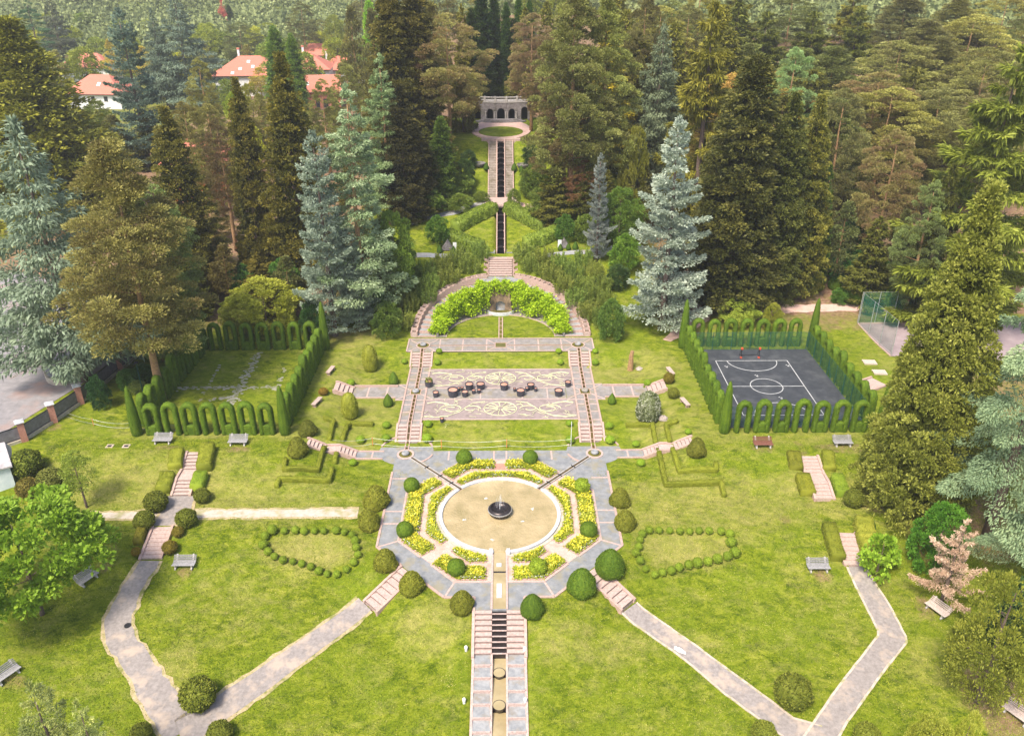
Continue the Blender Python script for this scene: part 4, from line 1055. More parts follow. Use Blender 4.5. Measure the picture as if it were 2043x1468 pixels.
# pallets
for i,(u,v,l) in enumerate(((1735,724,'upper left'),(1755,744,'middle'),(1787,779,'near the golden conifer'))):
    p=G(u,v); e=empty('wooden_pallet',(p.x,p.y,p.z),'flat pale wooden pallet on grass beyond the court, %s one'%l,'pallet','pallets on the grass',R(-4))
    for k_ in range(7): MB().box(-.75+k_*.215,-.75+k_*.215+.17,-.55,.55,.13,.16).build('board','pallet_wood',e)
    for y in (-.5,-.05,.4): MB().box(-.75,.72,y,y+.1,0,.128).build('skid','pallet_wood',e)
for u,v,r_,l in ((1275,735,.42,'small pale rounded rock by the weathered wooden post'),(1323,835,.55,'grey-brown rock right of the white-flowering shrub'),(1000,1,.0,''),):
    if not r_: continue
    p=G(u,v+2); rg=np.random.default_rng(int(u)); mb=MB().lathe([(0,0),(.8*r_,.02),(r_,.2*r_),(.85*r_,.6*r_),(.45*r_,.85*r_),(0,.9*r_)],12,(0,0,0),False)
    mb.v=[(a*(1+rg.uniform(-.14,.14)),b_*(.75+rg.uniform(-.12,.12)),c*(1+rg.uniform(-.15,.15))) for a,b_,c in mb.v]; mb.build('rock','rock',loc=(p.x,p.y,p.z-.05),label=l,category='rock')
p=G(1257,738); mb=MB().tube([(0,0,-.1),(.04,.02,.9),(.02,.0,1.8),(.12,.0,2.45)],.36,9,.2); mb.build('tree_stump','bark_red',loc=(p.x,p.y,p.z),label='weathered upright dead trunk standing on the right lawn',category='tree stump')
for u,v in ((219,890),(252,890)):
    p=G(u,v); e=empty('drain_cover',(p.x,p.y,p.z),'dark drain grate in a worn frame on the left lawn, %s one'%('left' if u<230 else 'right'),'drain cover','two drain covers')
    MB().box(-.34,.34,-.30,.30,-.1,.04).build('frame','kerb',e); MB().box(-.2,.2,-.15,.15,-.1,.05).build('grate','dark_metal',e)
p=G(255,1248); MB().lathe([(.26,-.1),(.26,.075)],14).build('manhole_cover','dark_metal',loc=(p.x,p.y,p.z),label='small dark round manhole cover at the bend of the left path',category='manhole cover')
p=G(1356,1298); MB().prism([(-.4,.12),(-.1,-.2),(.36,-.42),(.42,-.2),(.1,.2),(-.3,.42)],.04,.07).build('white_slab','white_paint',loc=(p.x,p.y,p.z+.03),label='small pointed white sheet lying on the right diagonal path',category='sheet')
# ---------------- sports court ----------------
cz=1.66
o=MB().prism([(23.1,70.3),(37.3,70.3),(36.9,88.2),(23.1,88.2)],cz-.4,cz).build('sports_court_floor','court',kind='structure')
mb=MB(); lw=.045
def pl_(pts,z=cz+.006):
    for a,b_ in zip(pts,pts[1:]):
        d=math.hypot(b_[0]-a[0],b_[1]-a[1]); mb.obox(((a[0]+b_[0])/2,(a[1]+b_[1])/2),math.atan2(b_[1]-a[1],b_[0]-a[0]),d,lw*2,z-.01,z+.0002*len(mb.v)/8)
x0,x1,ya,yb=25.25,33.65,72.7,85.2; xm=(x0+x1)/2; ym=(ya+yb)/2
pl_([(x0,ya),(x1,ya),(x1,yb),(x0,yb),(x0,ya)]); pl_([(x0,ym),(x1,ym)])
pl_([(xm+1.75*math.cos(t/32*2*PI),ym+1.75*math.sin(t/32*2*PI)) for t in range(33)])
pl_([(xm+2.9*math.cos(PI+t/20*PI),yb+2.9*.9*math.sin(PI+t/20*PI)) for t in range(21)]); pl_([(xm+2.9*math.cos(t/20*PI),ya+2.6*math.sin(t/20*PI)) for t in range(21)])
for cx,cy in ((x0+.7,yb-1.4),(x1-.5,yb-1.2),(xm-.6,ym+2.6),(xm+.6,ym-2.5)):
    pl_([(cx,cy),(cx+.18,cy+.1)]); pl_([(cx+.1,cy-.2),(cx+.3,cy-.35)]); pl_([(cx+.3,cy),(cx+.3,cy-.18)])
mb.build('court_markings','court_line',kind='structure')
for (u,v,l,s) in ((1494,718,'far',1),(1543,838,'near',-1)):
    y=85.9 if s>0 else 71.9; e=empty('goal',(xm,y,cz),'small football goal with red corners at the %s end of the court'%l,'goal','court goals')
    W_,Hh=1.05,1.25
    mb=MB(); 
    for x in (-W_,W_): mb.tube([(x,0,0),(x,0,Hh)],.045,6); mb.tube([(x,0,Hh),(x,s*.75,0)],.03,6)
    mb.tube([(-W_,0,Hh),(W_,0,Hh)],.045,6); mb.tube([(-W_,s*.75,.03),(W_,s*.75,.03)],.03,6); mb.build('frame','dark_metal',e)
    mb=MB()
    for x in (-W_,W_): mb.box(x-.11,x+.11,-.1,.1,Hh-.12,Hh+.1); mb.box(x-.1,x+.1,-.12,.1,0,.16)
    mb.build('corner_pad','red_paint',e)
# green mesh fence round the court
def netfence(label,a,b_,z0,hh,n,post,netm,cat='fence',braces=()):
    e=empty('mesh_fence',(a[0],a[1],z0),label,cat); d=Vector((b_[0]-a[0],b_[1]-a[1])); 
    MB().add([(0,0,.02),(d.x,d.y,.02),(d.x,d.y,hh),(0,0,hh)],[(0,1,2,3)]).build('net',netm,e)
    for i in range(n+1):
        q=d*i/n; MB().tube([(q.x,q.y,-.2),(q.x,q.y,hh+.05)],.04,6).build('post',post,e)
    mb=MB()
    for z in (.04,hh): mb.tube([(0,0,z),(d.x,d.y,z)],.018,4)
    for i in braces:
        q=d*i/n; k_=d.normalized()*1.1; mb.tube([(q.x,q.y,hh*.75),(q.x+k_.x,q.y+k_.y,0)],.028,5)
    mb.build('rail',post,e); return e
netfence('green mesh fence along the far end of the sports court',(23.2,88.1),(36.8,88.1),cz,2.3,6,'dark_green_metal','green_net',braces=(5,))
netfence('green mesh fence along the right side of the sports court',(36.9,88.0),(37.2,70.6),cz,2.3,8,'dark_green_metal','green_net',braces=(3,))
netfence('green mesh fence along the left side of the sports court',(23.15,88.0),(23.15,70.6),cz,2.3,8,'dark_green_metal','green_net')
netfence('green mesh fence along the near end of the sports court behind the arches',(23.2,70.5),(37.1,70.5),cz,2.3,7,'dark_green_metal','green_net_thin',braces=(1,5))
# tennis court to the right
a=G(1712,646);b_=G(1777,711); c=G(1900,647)
zt=h(a.x+3,a.y-2)
P=[(a.x,a.y),(b_.x,b_.y),(b_.x+16,b_.y-1.5),(a.x+24,a.y+.5)]
nseg=[]
sheet('tennis_court_floor',[Vector((*P[0],0)),Vector((*P[1],0))],[Vector((*P[3],0)),Vector((*P[2],0))],'tennis',.05,30,.5)
kerb('kerb',[P[3],P[0],P[1]],.18,.1,'granite')
def netfence2(label,u0,v0,u1,v1,hh,n,post,netm):
    A=G(u0,v0);B=G(u1,v1); return netfence(label,(A.x,A.y),(B.x,B.y),min(A.z,B.z),hh,n,post,netm)
netfence('tall pale-posted green mesh fence at the far edge of the grey court',(a.x,a.y+.3),(a.x+9,a.y+.5),a.z,4.2,4,'grey_metal','green_net_thin')
netfence('tall pale-posted mesh fence along the left edge of the grey court',(a.x,a.y),(b_.x,b_.y),a.z,4.2,3,'grey_metal','green_net_thin')
# ---------------- left lawn stepping stones ----------------
rg_=random.Random(8); mb=MB()
def stones(u0,v0,u1,v1,wid,n,dens=1):
    A=G(u0,v0);B=G(u1,v1); d=(B-A);L=d.length;d.normalize(); nn=Vector((-d.y,d.x,0))
    for i in range(n):
        c=A+d*rg_.uniform(0,L)+nn*rg_.gauss(0,wid*.4); r=rg_.uniform(.08,.18); z=h(c.x,c.y)
        mb.obox((c.x,c.y),rg_.uniform(-.12,.12),r*2.1,r*1.2,z-.05,z+.035+rg_.uniform(0,.012))
stones(520,702,455,815,.75,150); stones(352,775,560,772,.55,110); stones(470,790,415,800,.5,20); stones(400,800,440,728,.18,18); stones(568,735,556,770,.3,14)
stones(560,785,545,775,.3,10)
mb.build('stepping_stones','worn_stone',kind='structure')
# ---------------- boundary wall, gate and hut on the left ----------------
PIL=[(-28,905,-34,858),(50,879,42,833),(109,842,101,799),(162,805,153,764),(240,739,233,702),(300,690,295,655)]
wall=empty('boundary_fence',tuple(G(109,842)),'long dark sheet-metal fence on a stone plinth dividing lawn and road','fence')
o0=Vector(wall.location)
pp=[G(u,v) for u,v,_,_ in PIL]
for i,(a,b_) in enumerate(zip(pp,pp[1:])):
    d=b_-a; L=Vector((d.x,d.y)).length; rz=math.atan2(d.y,d.x); m_=(a+b_)/2-o0
    def sl(w,z0,z1,nm,mat,sh=.0):
        mb=MB(); u_=Vector((math.cos(rz),math.sin(rz),0)); n_=Vector((-u_.y,u_.x,0)); A=a-o0;B=b_-o0; A.z=a.z-o0.z;B.z=b_.z-o0.z
        q=[A-n_*w/2+n_*sh,B-n_*w/2+n_*sh,B+n_*w/2+n_*sh,A+n_*w/2+n_*sh]
        v=[(x.x,x.y,x.z+z0) for x in q]+[(x.x,x.y,x.z+z1) for x in q]
        mb.add(v,[(0,3,2,1),(4,5,6,7),(0,1,5,4),(1,2,6,5),(2,3,7,6),(3,0,4,7)]); mb.build(nm,mat,wall)
    sl(.32,-.5,.32,'plinth','pale_grit'); sl(.05,.34,1.65,'sheet_panel','sheet_metal'); sl(.09,1.66,1.72,'top_rail','dark_metal'); sl(.08,.42,.47,'bottom_rail','dark_metal')
for i,(p,(u,v,ut,vt)) in enumerate(zip(pp,PIL)):
    e=empty('gate_pillar',(p.x,p.y,p.z),'pink brick pillar with %s cap in the boundary fence, %s from the left edge'%('white' if i<4 else 'dark',ORD[max(0,i-1)] if i else 'outside just'),'pillar','brick pillars of the boundary fence',R(35))
    MB().box(-.3,.3,-.3,.3,-.4,2.15).build('shaft','brick',e)
    c=MB().add([(-.42,-.42,2.15),(.42,-.42,2.15),(.42,.42,2.15),(-.42,.42,2.15),(-.40,-.40,2.25),(.40,-.40,2.25),(.40,.40,2.25),(-.40,.40,2.25),(0,0,2.42)],[(3,2,1,0),(0,1,5,4),(1,2,6,5),(2,3,7,6),(3,0,4,7),(4,5,8),(5,6,8),(6,7,8),(7,4,8)]); c.build('cap','marble' if i<4 else 'old_stone',e)
# curved planter wall across the road
P=[G(u,v) for u,v in ((92,745),(98,762),(112,768),(130,768),(150,757),(172,740),(192,722))]
e=empty('roadside_wall',tuple(P[3]),'low curved pale wall with mesh railing across the road under the big pine','wall'); o0=P[3]
Q=resamp(P,16); mb=MB(); m2=MB(); m3=MB()
for a,b_ in zip(Q,Q[1:]):
    d=b_-a; c=(a+b_)/2-o0; mb.obox((c.x,c.y),math.atan2(d.y,d.x),d.length+.08,.45,-1.0,.75); m3.obox((c.x,c.y),math.atan2(d.y,d.x),d.length+.02,.02,.8,2.3)
for q in Q[::3]: m2.tube([(q.x-o0.x,q.y-o0.y,.7),(q.x-o0.x,q.y-o0.y,2.35)],.04,5)
mb.build('wall','pale_grit',e); m2.build('post','grey_metal',e); m3.build('railing','grey_net',e)
# hut
p=G(24,962); e=empty('garden_hut',(p.x-1.2,p.y,p.z),'small pale blue hut with old grey slab roof at the left edge','hut',None,R(28))
MB().box(-2.0,1.35,-1.2,1.5,-.5,2.1).build('wall','plaster_blue',e)
MB().add([(-2.2,-1.45,2.05),(1.6,-1.45,2.05),(1.6,1.75,2.35),(-2.2,1.75,2.35),(-2.2,-1.45,2.2),(1.6,-1.45,2.2),(1.2,1.75,3.1),(-2.2,1.75,3.1)],[(3,2,1,0),(4,5,6,7),(0,1,5,4),(1,2,6,5),(2,3,7,6),(3,0,4,7)]).build('roof','roof_slab',e)
MB().box(-.9,-.2,-1.23,-1.19,-.4,1.6).build('door','black',e)
# ---------------- houses ----------------
def house(label,u,vb,w,d,hh,rh,rz,wallm,roof='tile',wins=(),hip=True,chim=(),sky_=(),z=None,solar=False):
    p=G(u,vb); z=p.z if z is None else z
    e=empty('house',(p.x,p.y,z),label,'house',None,rz)
    MB().box(-w/2,w/2,-d/2,d/2,-3,hh).build('wall',wallm,e)
    ov=.6; X,Y=w/2+ov,d/2+ov; k_=(d/2) if hip else 0; k_=min(k_,w/2-.3)
    if d>w: 
        kk=w/2-.2 if hip else 0; top=[(0,-Y+kk,hh+rh),(0,Y-kk,hh+rh)]
        v=[(-X,-Y,hh),(X,-Y,hh),(X,Y,hh),(-X,Y,hh)]+top; f=[(0,1,4),(1,2,5,4),(2,3,5),(3,0,4,5),(3,2,1,0)]
    else:
        top=[(-X+k_,0,hh+rh),(X-k_,0,hh+rh)]; v=[(-X,-Y,hh),(X,-Y,hh),(X,Y,hh),(-X,Y,hh)]+top; f=[(0,1,5,4),(1,2,5),(2,3,4,5),(3,0,4),(3,2,1,0)]
    rf=MB().add(v,f).build('roof',roof,e)
    MB().box(-X,X,-Y-.05,-Y+.06,hh-.22,hh-.01).build('gutter','dark_metal',rf)
    for x,zb,ww,wh in wins:
        wd_=MB().box(x-ww/2,x+ww/2,-d/2-.04,-d/2+.02,zb,zb+wh).build('window','glass_dark',e)
        MB().box(x-ww/2-.08,x+ww/2+.08,-d/2-.10,-d/2-.041,zb-.1,zb-.02).build('sill','pale_stone',wd_)
    for x,y,z2 in chim:
        c=MB().box(x-.3,x+.3,y-.3,y+.3,hh,z2).build('chimney','plaster_white',e); MB().box(x-.4,x+.4,y-.4,y+.4,z2+.002,z2+.35).build('cap','tile',c)
    for x,t in sky_:   # roof lights on the near slope
        y=-Y*(1-t); zz=hh+rh*t; s_=rh/Y
        MB().add([(x-.45,y-.5,zz-.5*s_+.06),(x+.45,y-.5,zz-.5*s_+.06),(x+.45,y+.5,zz+.5*s_+.06),(x-.45,y+.5,zz+.5*s_+.06),(x-.45,y-.5,zz-.5*s_-.1),(x+.45,y-.5,zz-.5*s_-.1),(x+.45,y+.5,zz+.5*s_-.1),(x-.45,y+.5,zz+.5*s_-.1)],[(0,1,2,3),(0,4,5,1),(1,5,6,2),(2,6,7,3),(3,7,4,0)]).build('roof_light','roof_window',rf)
    return e
house('large white villa with wide red tiled roof and white chimney, left wing of the complex',508,186,20,15,6.0,4.6,R(4),'plaster_white',chim=[(-3.5,2,12.2)],sky_=[(-2,.35),(1.5,.45),(3.5,.25),(-4,.15),(0,.7)],wins=[(-6,2.6,1.1,1)])
house('white villa behind the dark column conifer with pyramid red roof and small windows',608,184,17,13,7.2,4.2,R(6),'plaster_white',wins=[(1.8,4.6,1.1,1.2),(5.8,4.6,1.1,1.5),(-3,4.6,1.1,1.2)],chim=[(.5,2.5,12.6),(3.3,-2.6,10.4)],sky_=[(-2.5,.3)])
house('low red gabled house with dark eaves and reddish walls in front of the villas',624,212,15,10,4.4,3.6,R(12),'plaster_red',hip=False,wins=[(1.5,0.4,1.0,2.2),(3.6,.4,1.2,2.2)],sky_=[(-2.4,.7),(-.8,.5)])
house('small villa with red roof and tall white chimney at the right of the complex',688,172,13,10,5.5,3.6,R(3),'plaster_white',wins=[(-2.5,1.6,1.4,1.3)],chim=[(-5,1,10.6)])
house('distant house with dark gable and red roof behind the complex',636,150,12,9,7,3.4,R(3),'plaster_white',chim=[(5.5,0,12.5)])
house('white house with red roof and solar panel behind the blue-green cedar, upper one',186,160,16,11,4.6,4.0,R(2),'plaster_white',sky_=[(-2,.3)],wins=[(3,2.0,.9,1.2),(-1,2.0,.9,1.2)])
house('white house with red roof half hidden left of the blue-green cedar, lower one',212,212,15,11,4.0,4.2,R(-5),'plaster_white',wins=[(0,2.2,1,1.2),(3.5,2.2,1,1.2)],sky_=[(1,.5)])
house('orange-walled house with red roof glimpsed through the conifers',418,385,12,9,6.5,3.4,R(8),'plaster_orange',wins=[(-2,2.4,1,1.4),(1.5,2.4,1,1.4)])
# barrier tapes and ropes
def rope(label,pts,posts,mat='grey_metal',r=.012,pm='orange_paint',hh=.75,cat='barrier tape'):
    P=[G(u,v) for u,v in pts]; o0=P[0]; e=empty('barrier_rope',tuple(o0),label,cat)
    for lev in (.25,hh):
        mb=MB()
        for a,b_ in zip(P,P[1:]):
            A=a+Vector((0,0,lev))-o0;B=b_+Vector((0,0,lev))-o0; L=(B-A).length
            mb.tube([A.lerp(B,t)+Vector((0,0,-.22*4*t*(1-t)*min(1,L/4))) for t in (0,.2,.4,.6,.8,1)],r,4)
        mb.build('tape',mat,e)
    for i in posts:
        q=P[i]-o0; MB().tube([tuple(q),(q.x,q.y,q.z+hh+.1)],.035,5).build('post',pm,e)
rope('red and white barrier tape from the boundary fence to the tall yew cone',[(120,828),(187,849),(260,857)],[1])
rope('white barrier tape strung across the front of the left arcade',[(277,859),(340,860),(410,861)],[0,1,2],pm='white_paint')
rope('thin barrier rope on orange stakes across the lower grass bank',[(665,893),(744,889),(881,894),(1011,893),(1139,891)],[1,2,3],hh=.9)
p=G(1139,890); MB().tube([(0,0,0),(-.02,0,2.9)],.03,5).build('pole','white_paint',loc=tuple(p),label='thin tall white pole at the right end of the barrier rope',category='pole')
A=Vector((-60,70,9)); a=GZ(-30,741,3.2); b_=GZ(130,678,5.6)
mb=MB().tube([tuple(a),tuple((a+b_)/2+Vector((0,0,-.1))),tuple(b_)],.02,4); mb.build('overhead_cable','grey_metal',label='thin overhead cable crossing the road at the left edge',category='cable')
p=G(287,790); e=empty('lamp_post',tuple(p),'slender dark lamp post behind the left arcade','lamp post')
MB().tube([(0,0,0),(0,0,3.9)],.06,8,.04).build('post','dark_green_metal',e); MB().lathe([(.06,3.9),(.22,4.0),(.24,4.08),(.05,4.2)],12).build('lamp_head','dark_metal',e)
# ---------------- foliage generators ----------------
Z3=np.array([0,0,1.0])
spr=lambda t: (np.clip(1-t,0,1)**.62*.95+.04)*np.minimum(1,.74+t*1.6)
def conifer(name,mat,seed,H,Rr,z0,prof,nbr,ne,droop=.15,curl=.2,fw=.32,L=(.35,.6),W=(.12,.22),hang=0.0,dz=.10,up=0.0,smin=.2,irr=.15,top=1.0,side=.6,rnd=.42):
    """whorled branches carrying flat sprays of diamond leaves"""
    rg=np.random.default_rng(seed)
    t=np.sort(rg.random(nbr)**.92); zb=z0+(H-z0)*t; az=np.cumsum(np.full(nbr,2.399963))+rg.normal(0,.3,nbr)
    Lb=Rr*prof(t)*(1+rg.normal(0,irr,nbr)); Lb=np.maximum(Lb,.12)
    lobe=1+.12*np.sin(az*2+seed)*np.cos(t*9+seed); Lb=Lb*lobe
    w=Lb**1.35+.12; w/=w.sum(); bi=rg.choice(nbr,ne,p=w)
    s=smin+(1.02-smin)*rg.random(ne)**.62; lat=rg.uniform(-1,1,ne); fwid=fw*Lb[bi]*np.sin(np.clip(s,0,1)*PI*.86+.25)**.8
    a=az[bi]; rad=np.stack([np.cos(a),np.sin(a),0*a],1); tan=np.stack([-np.sin(a),np.cos(a),0*a],1)
    r=Lb[bi]*s; y=lat*fwid
    dr=droop+.25*(1-t[bi])*droop
    z=zb[bi]+Lb[bi]*(-dr*s+curl*s*s)-abs(lat)*fwid*.22+rg.normal(0,dz,ne)
    P=rad*r[:,None]+tan*y[:,None]+Z3*z[:,None]
    slope=(-dr+2*curl*s)
    D=rad*(.55+.45*s)[:,None]+tan*(np.sign(lat)*abs(lat)**.6*side)[:,None]+Z3*(slope+up+rg.normal(0,.22,ne))[:,None]
    S=tan+rg.normal(0,.5,(ne,3)); D=D+rg.normal(0,rnd,(ne,3))
    hg=rg.random(ne)<hang
    D[hg]=np.stack([rad[hg,0]*.25,rad[hg,1]*.25,-np.ones(hg.sum())],1)+rg.normal(0,.15,(hg.sum(),3)); 
    S[hg]=rg.normal(0,1,(hg.sum(),3))
    bc=rg.random(nbr)[bi]
    v=np.clip(.14+.42*rg.random(ne)+.38*bc+np.where(hg,-.12,.05),0,1)
    parts=[dia(P,D,S,rg.uniform(*L,ne),rg.uniform(*W,ne),v,.12)]
    k=int(60+ne*.004); P=np.stack([rg.normal(0,.12,k),rg.normal(0,.12,k),H-rg.random(k)*H*.05],1); D=np.stack([rg.normal(0,.5,k),rg.normal(0,.5,k),np.ones(k)],1)
    parts.append(dia(P,D,rdir(rg,k),rg.uniform(*L,k),rg.uniform(*W,k),rg.random(k)))
    return leafmesh(name,parts,mat)
def lump(name,mat,seed,prof,n=26,m=36,amp=.05,leaf=.07,dens=900,shape=1.0,cover=1.0,H=1,Rr=1):
    """closed clipped bush: profile [(r,z)] in metres plus short leaf points on the surface"""
    rg=np.random.default_rng(seed); ph=rg.uniform(0,6.28,8); kk=rg.integers(2,7,8)
    pr=prof; V=[];K=len(pr)
    for i,(r,z) in enumerate(pr):
        for j in range(m):
            a=2*PI*j/m; w=1+amp*sum(math.sin(kk[q]*a+ph[q]+z*2.1*(q+1))*.35 for q in range(4))+rg.normal(0,amp*.25)
            V.append((r*w*math.cos(a),r*w*math.sin(a),z+rg.normal(0,amp*.12)))
    F=[(i*m+j,i*m+(j+1)%m,(i+1)*m+(j+1)%m,(i+1)*m+j) for i in range(K-1) for j in range(m)]
    F.append(tuple(j for j in range(m))[::-1]); F.append(tuple((K-1)*m+j for j in range(m)))
    return V,F
def surf_leaves(V,F,rg,n,leaf,jit=.6):
    V=np.array(V,float); q=np.array([f for f in F if len(f)==4]); A,B,C,D=V[q[:,0]],V[q[:,1]],V[q[:,2]],V[q[:,3]]
    N_=np.cross(C-A,D-B); ar=np.linalg.norm(N_,axis=1)*.5; N_=unit(N_); i=rg.choice(len(q),n,p=ar/ar.sum()); s=rg.random((n,1));t=rg.random((n,1))
    P=(A[i]*(1-s)+B[i]*s)*(1-t)+(D[i]*(1-s)+C[i]*s)*t
    c=V.mean(0); sg=np.sign(((P-c)*N_[i]).sum(1,keepdims=True)); nn=N_[i]*sg if False else N_[i]
    Dd=nn*.6+rdir(rg,n)*jit+Z3*.15
    return dia(P-nn*leaf*.3,Dd,rdir(rg,n),rg.uniform(leaf*.7,leaf*1.5,n),rg.uniform(leaf*.5,leaf,n),rg.random(n)**1.2)
def clumpy(name,mat,seed,H,Rr,z0,prof,nc,ne,rc=(.7,1.3),flatz=.6,L=(.3,.5),W=(.12,.22),inner=.45,up=.35,core=0):
    """crown of puffy clumps (pines, broadleaves, shrubs)"""
    rg=np.random.default_rng(seed)
    t=rg.random(nc)**.95; a=rg.uniform(0,2*PI,nc); q=inner+(1-inner)*rg.random(nc)**.6
    lobe=1+.16*np.sin(a*3+seed+t*5)
    C=np.stack([np.cos(a)*Rr*prof(t)*q*lobe,np.sin(a)*Rr*prof(t)*q*lobe,z0+(H-z0)*t],1)
    rr=rg.uniform(*rc,nc)*(0.55+.45*prof(t)); w=rr**2; w/=w.sum(); ci=rg.choice(nc,ne,p=w)
    d=rdir(rg,ne); d[:,2]=np.where(rg.random(ne)<.72,abs(d[:,2]),d[:,2]); d=unit(d)
    P=C[ci]+d*rr[ci][:,None]*np.array([1,1,flatz])*(rg.random(ne)**.28)[:,None]
    out=unit(C[ci]*np.array([1,1,0])+1e-6)
    D=d*.9+out*.35+Z3*up+rg.normal(0,.3,(ne,3)); S=rg.normal(0,1,(ne,3))
    v=np.clip(.12+.4*rg.random(ne)+.42*rg.random(nc)[ci],0,1)
    sol=None
    if core:
        V,F=lump('c',mat,seed,[(max(.05,Rr*core*float(prof(np.float64(i/12)))),z0+(H-z0)*i/12*.96) for i in range(13)],m=20,amp=.12); core_l=surf_leaves(V,F,rg,7000,.55,.9); sol=None
        return leafmesh(name,[dia(P,D,S,rg.uniform(*L,ne),rg.uniform(*W,ne),v,.1),(core_l[0],core_l[1]*.5)],mat)
    return leafmesh(name,[dia(P,D,S,rg.uniform(*L,ne),rg.uniform(*W,ne),v,.1)],mat,solid=sol)
def spiky(name,mat,seed,H,Rr,nst,ne,L=(.10,.2),W=(.05,.09)):
    """upright twiggy shrub"""
    rg=np.random.default_rng(seed); a=rg.uniform(0,2*PI,nst); q=rg.random(nst)**.5; X=np.cos(a)*q*Rr; Y=np.sin(a)*q*Rr
    hh=H*(.62+.38*(1-q**2))*rg.uniform(.8,1.15,nst); lean=.22; si=rg.integers(0,nst,ne); s=rg.random(ne)**.75
    P=np.stack([X[si]*(.75+lean*s),Y[si]*(.75+lean*s),hh[si]*(.12+.9*s)],1)+rg.normal(0,.085,(ne,3))*(1.25-s)[:,None]
    D=np.stack([np.cos(a[si])*.2,np.sin(a[si])*.2,np.full(ne,.75)],1)+rg.normal(0,.45,(ne,3))
    v=np.clip(.1+.45*rg.random(ne)+.35*rg.random(nst)[si]+.1*s,0,1)
    return leafmesh(name,[dia(P,D,rdir(rg,ne),rg.uniform(*L,ne),rg.uniform(*W,ne),v)],mat)
def trunkmesh(name,H,r,mat='bark',seed=1,limbs=0,z0=0,Lb=2.5,bend=.15,nl=7):
    rg=random.Random(seed); mb=MB(); pts=[(rg.uniform(-1,1)*bend*i/6,rg.uniform(-1,1)*bend*i/6,H*i/6-(.6 if i==0 else 0)) for i in range(7)]
    mb.tube(pts,r*1.15,10,r*.12)
    for i in range(limbs):
        t=rg.uniform(z0,.9); a=rg.uniform(0,6.28); z=H*t; l=Lb*(1.1-t)*rg.uniform(.7,1.2)
        mb.tube([(0,0,z),(math.cos(a)*l*.5,math.sin(a)*l*.5,z+l*.12),(math.cos(a)*l,math.sin(a)*l,z+l*.28)],r*.28*(1.2-t),5,.03)
    me=bpy.data.meshes.new(name); me.from_pydata(mb.v,[],mb.f); me.materials.append(MATS[mat]); me.shade_smooth(); return me
cone=lambda p=1.0,b=.06: (lambda t: np.clip((1-t)**p*(1-b)+b,0,1)*np.minimum(1,.72+t*3.2))
oval=lambda t: np.sqrt(np.clip(1-(2*t-1)**2*.93,0.04,1))
colm=lambda t: np.clip(1-t**3.2,.05,1)*np.minimum(1,.7+t*2)
egg=lambda t: np.clip(np.sin(PI*np.clip(t*.86+.14,0,1))**.55,.08,1)
brd=lambda t: np.clip(1.02-t**2.1,.12,1)*np.minimum(1,.55+t*2.2)
PR={}   # kind: (crown mesh, nominal H, nominal R, trunk mesh)
def proto(k,me,H,Rr,tr): PR[k]=(me,H,Rr,tr)
TB_=trunkmesh('trunk_mesh',26,.42,'bark',1,14,.25,3.0); TR_=trunkmesh('trunk_mesh_red',26,.42,'bark_red',2,12,.3,3.2,.35); TS_=trunkmesh('small_trunk_mesh',6,.12,'bark',4,6,.3,1.5,.1)
proto('bluespruce',conifer('crown',"l_bluespruce",1,26,5.2,1.2,spr,120,30000,.24,.34,.36,(.26,.48),(.14,.25),irr=.22,up=.25,dz=.13,side=.85),26,5.2,TB_)
proto('mint',conifer('crown',"l_mint",2,26,5.0,1.6,spr,115,30000,.24,.34,.36,(.26,.48),(.15,.26),irr=.24,up=.25,dz=.13,side=.85),26,5.0,TB_)
proto('fir',conifer('crown',"l_fir",3,26,5.2,3,cone(.8),100,26000,.12,.12,.36,(.28,.52),(.11,.2),irr=.28,up=.1,dz=.12,side=.9),26,5.2,TR_)
proto('dark',clumpy('crown',"l_dark",4,26,4.0,.6,cone(.62,.05),430,42000,(.5,1.0),.42,(.20,.42),(.09,.18),.72,.10,core=.66),26,4.6,TB_)
proto('dark2',clumpy('crown',"l_dark",14,26,4.2,.6,lambda t:np.clip(1-t**2.3,.05,1),470,42000,(.5,1.0),.42,(.22,.42),(.09,.18),.72,.10,core=.66),26,4.8,TB_)
proto('gold',clumpy('crown',"l_gold",5,20,4.6,.3,lambda t:np.clip(1-t**1.7,.12,1),1150,76000,(.38,.72),.5,(.16,.34),(.08,.16),.76,.2,core=.55),20,5.1,TB_)
proto('olive',clumpy('crown',"l_olive",6,22,6.0,.8,lambda t:np.clip(1-t**1.5,.08,1),520,34000,(.7,1.35),.6,(.3,.55),(.13,.24),.62,.12,core=.66),22,6.8,TB_)
proto('pine',clumpy('crown',"l_pine",7,24,6.0,6,brd,300,76000,(.7,1.35),.48,(.18,.36),(.07,.13),.22,.42),24,7.0,TR_)
proto('pine2',clumpy('crown',"l_pine",17,24,6.2,4,egg,200,56000,(.75,1.45),.46,(.2,.38),(.08,.14),.5,.42),24,7.2,TR_)
proto('brownpine',clumpy('crown',"l_brownpine",8,24,6.2,7,egg,165,52000,(.75,1.5),.46,(.2,.38),(.08,.14),.45,.38),24,7.2,TR_)
proto('norway',conifer('crown',"l_norway",9,26,6.2,1.5,cone(.85,.05),88,34000,.26,.26,.20,(.35,.95),(.10,.18),.62,.10,0,.12,.22),26,6.2,TB_)
proto('cedar',conifer('crown',"l_cedar",10,20,8.5,2.5,lambda t:np.clip(1-t**2.4,.08,1),58,64000,.08,-.02,.24,(.16,.38),(.06,.12),.15,.06,.1,.12,.28,side=1.1,rnd=.3),20,8.5,TB_)
proto('greycedar',conifer('crown',"l_greycedar",11,24,5.6,3,lambda t:np.clip(1-t**1.5,.1,1),130,24000,.14,.02,.34,(.35,.7),(.12,.2),.3,.16,0,.15,.24),24,5.6,TB_)
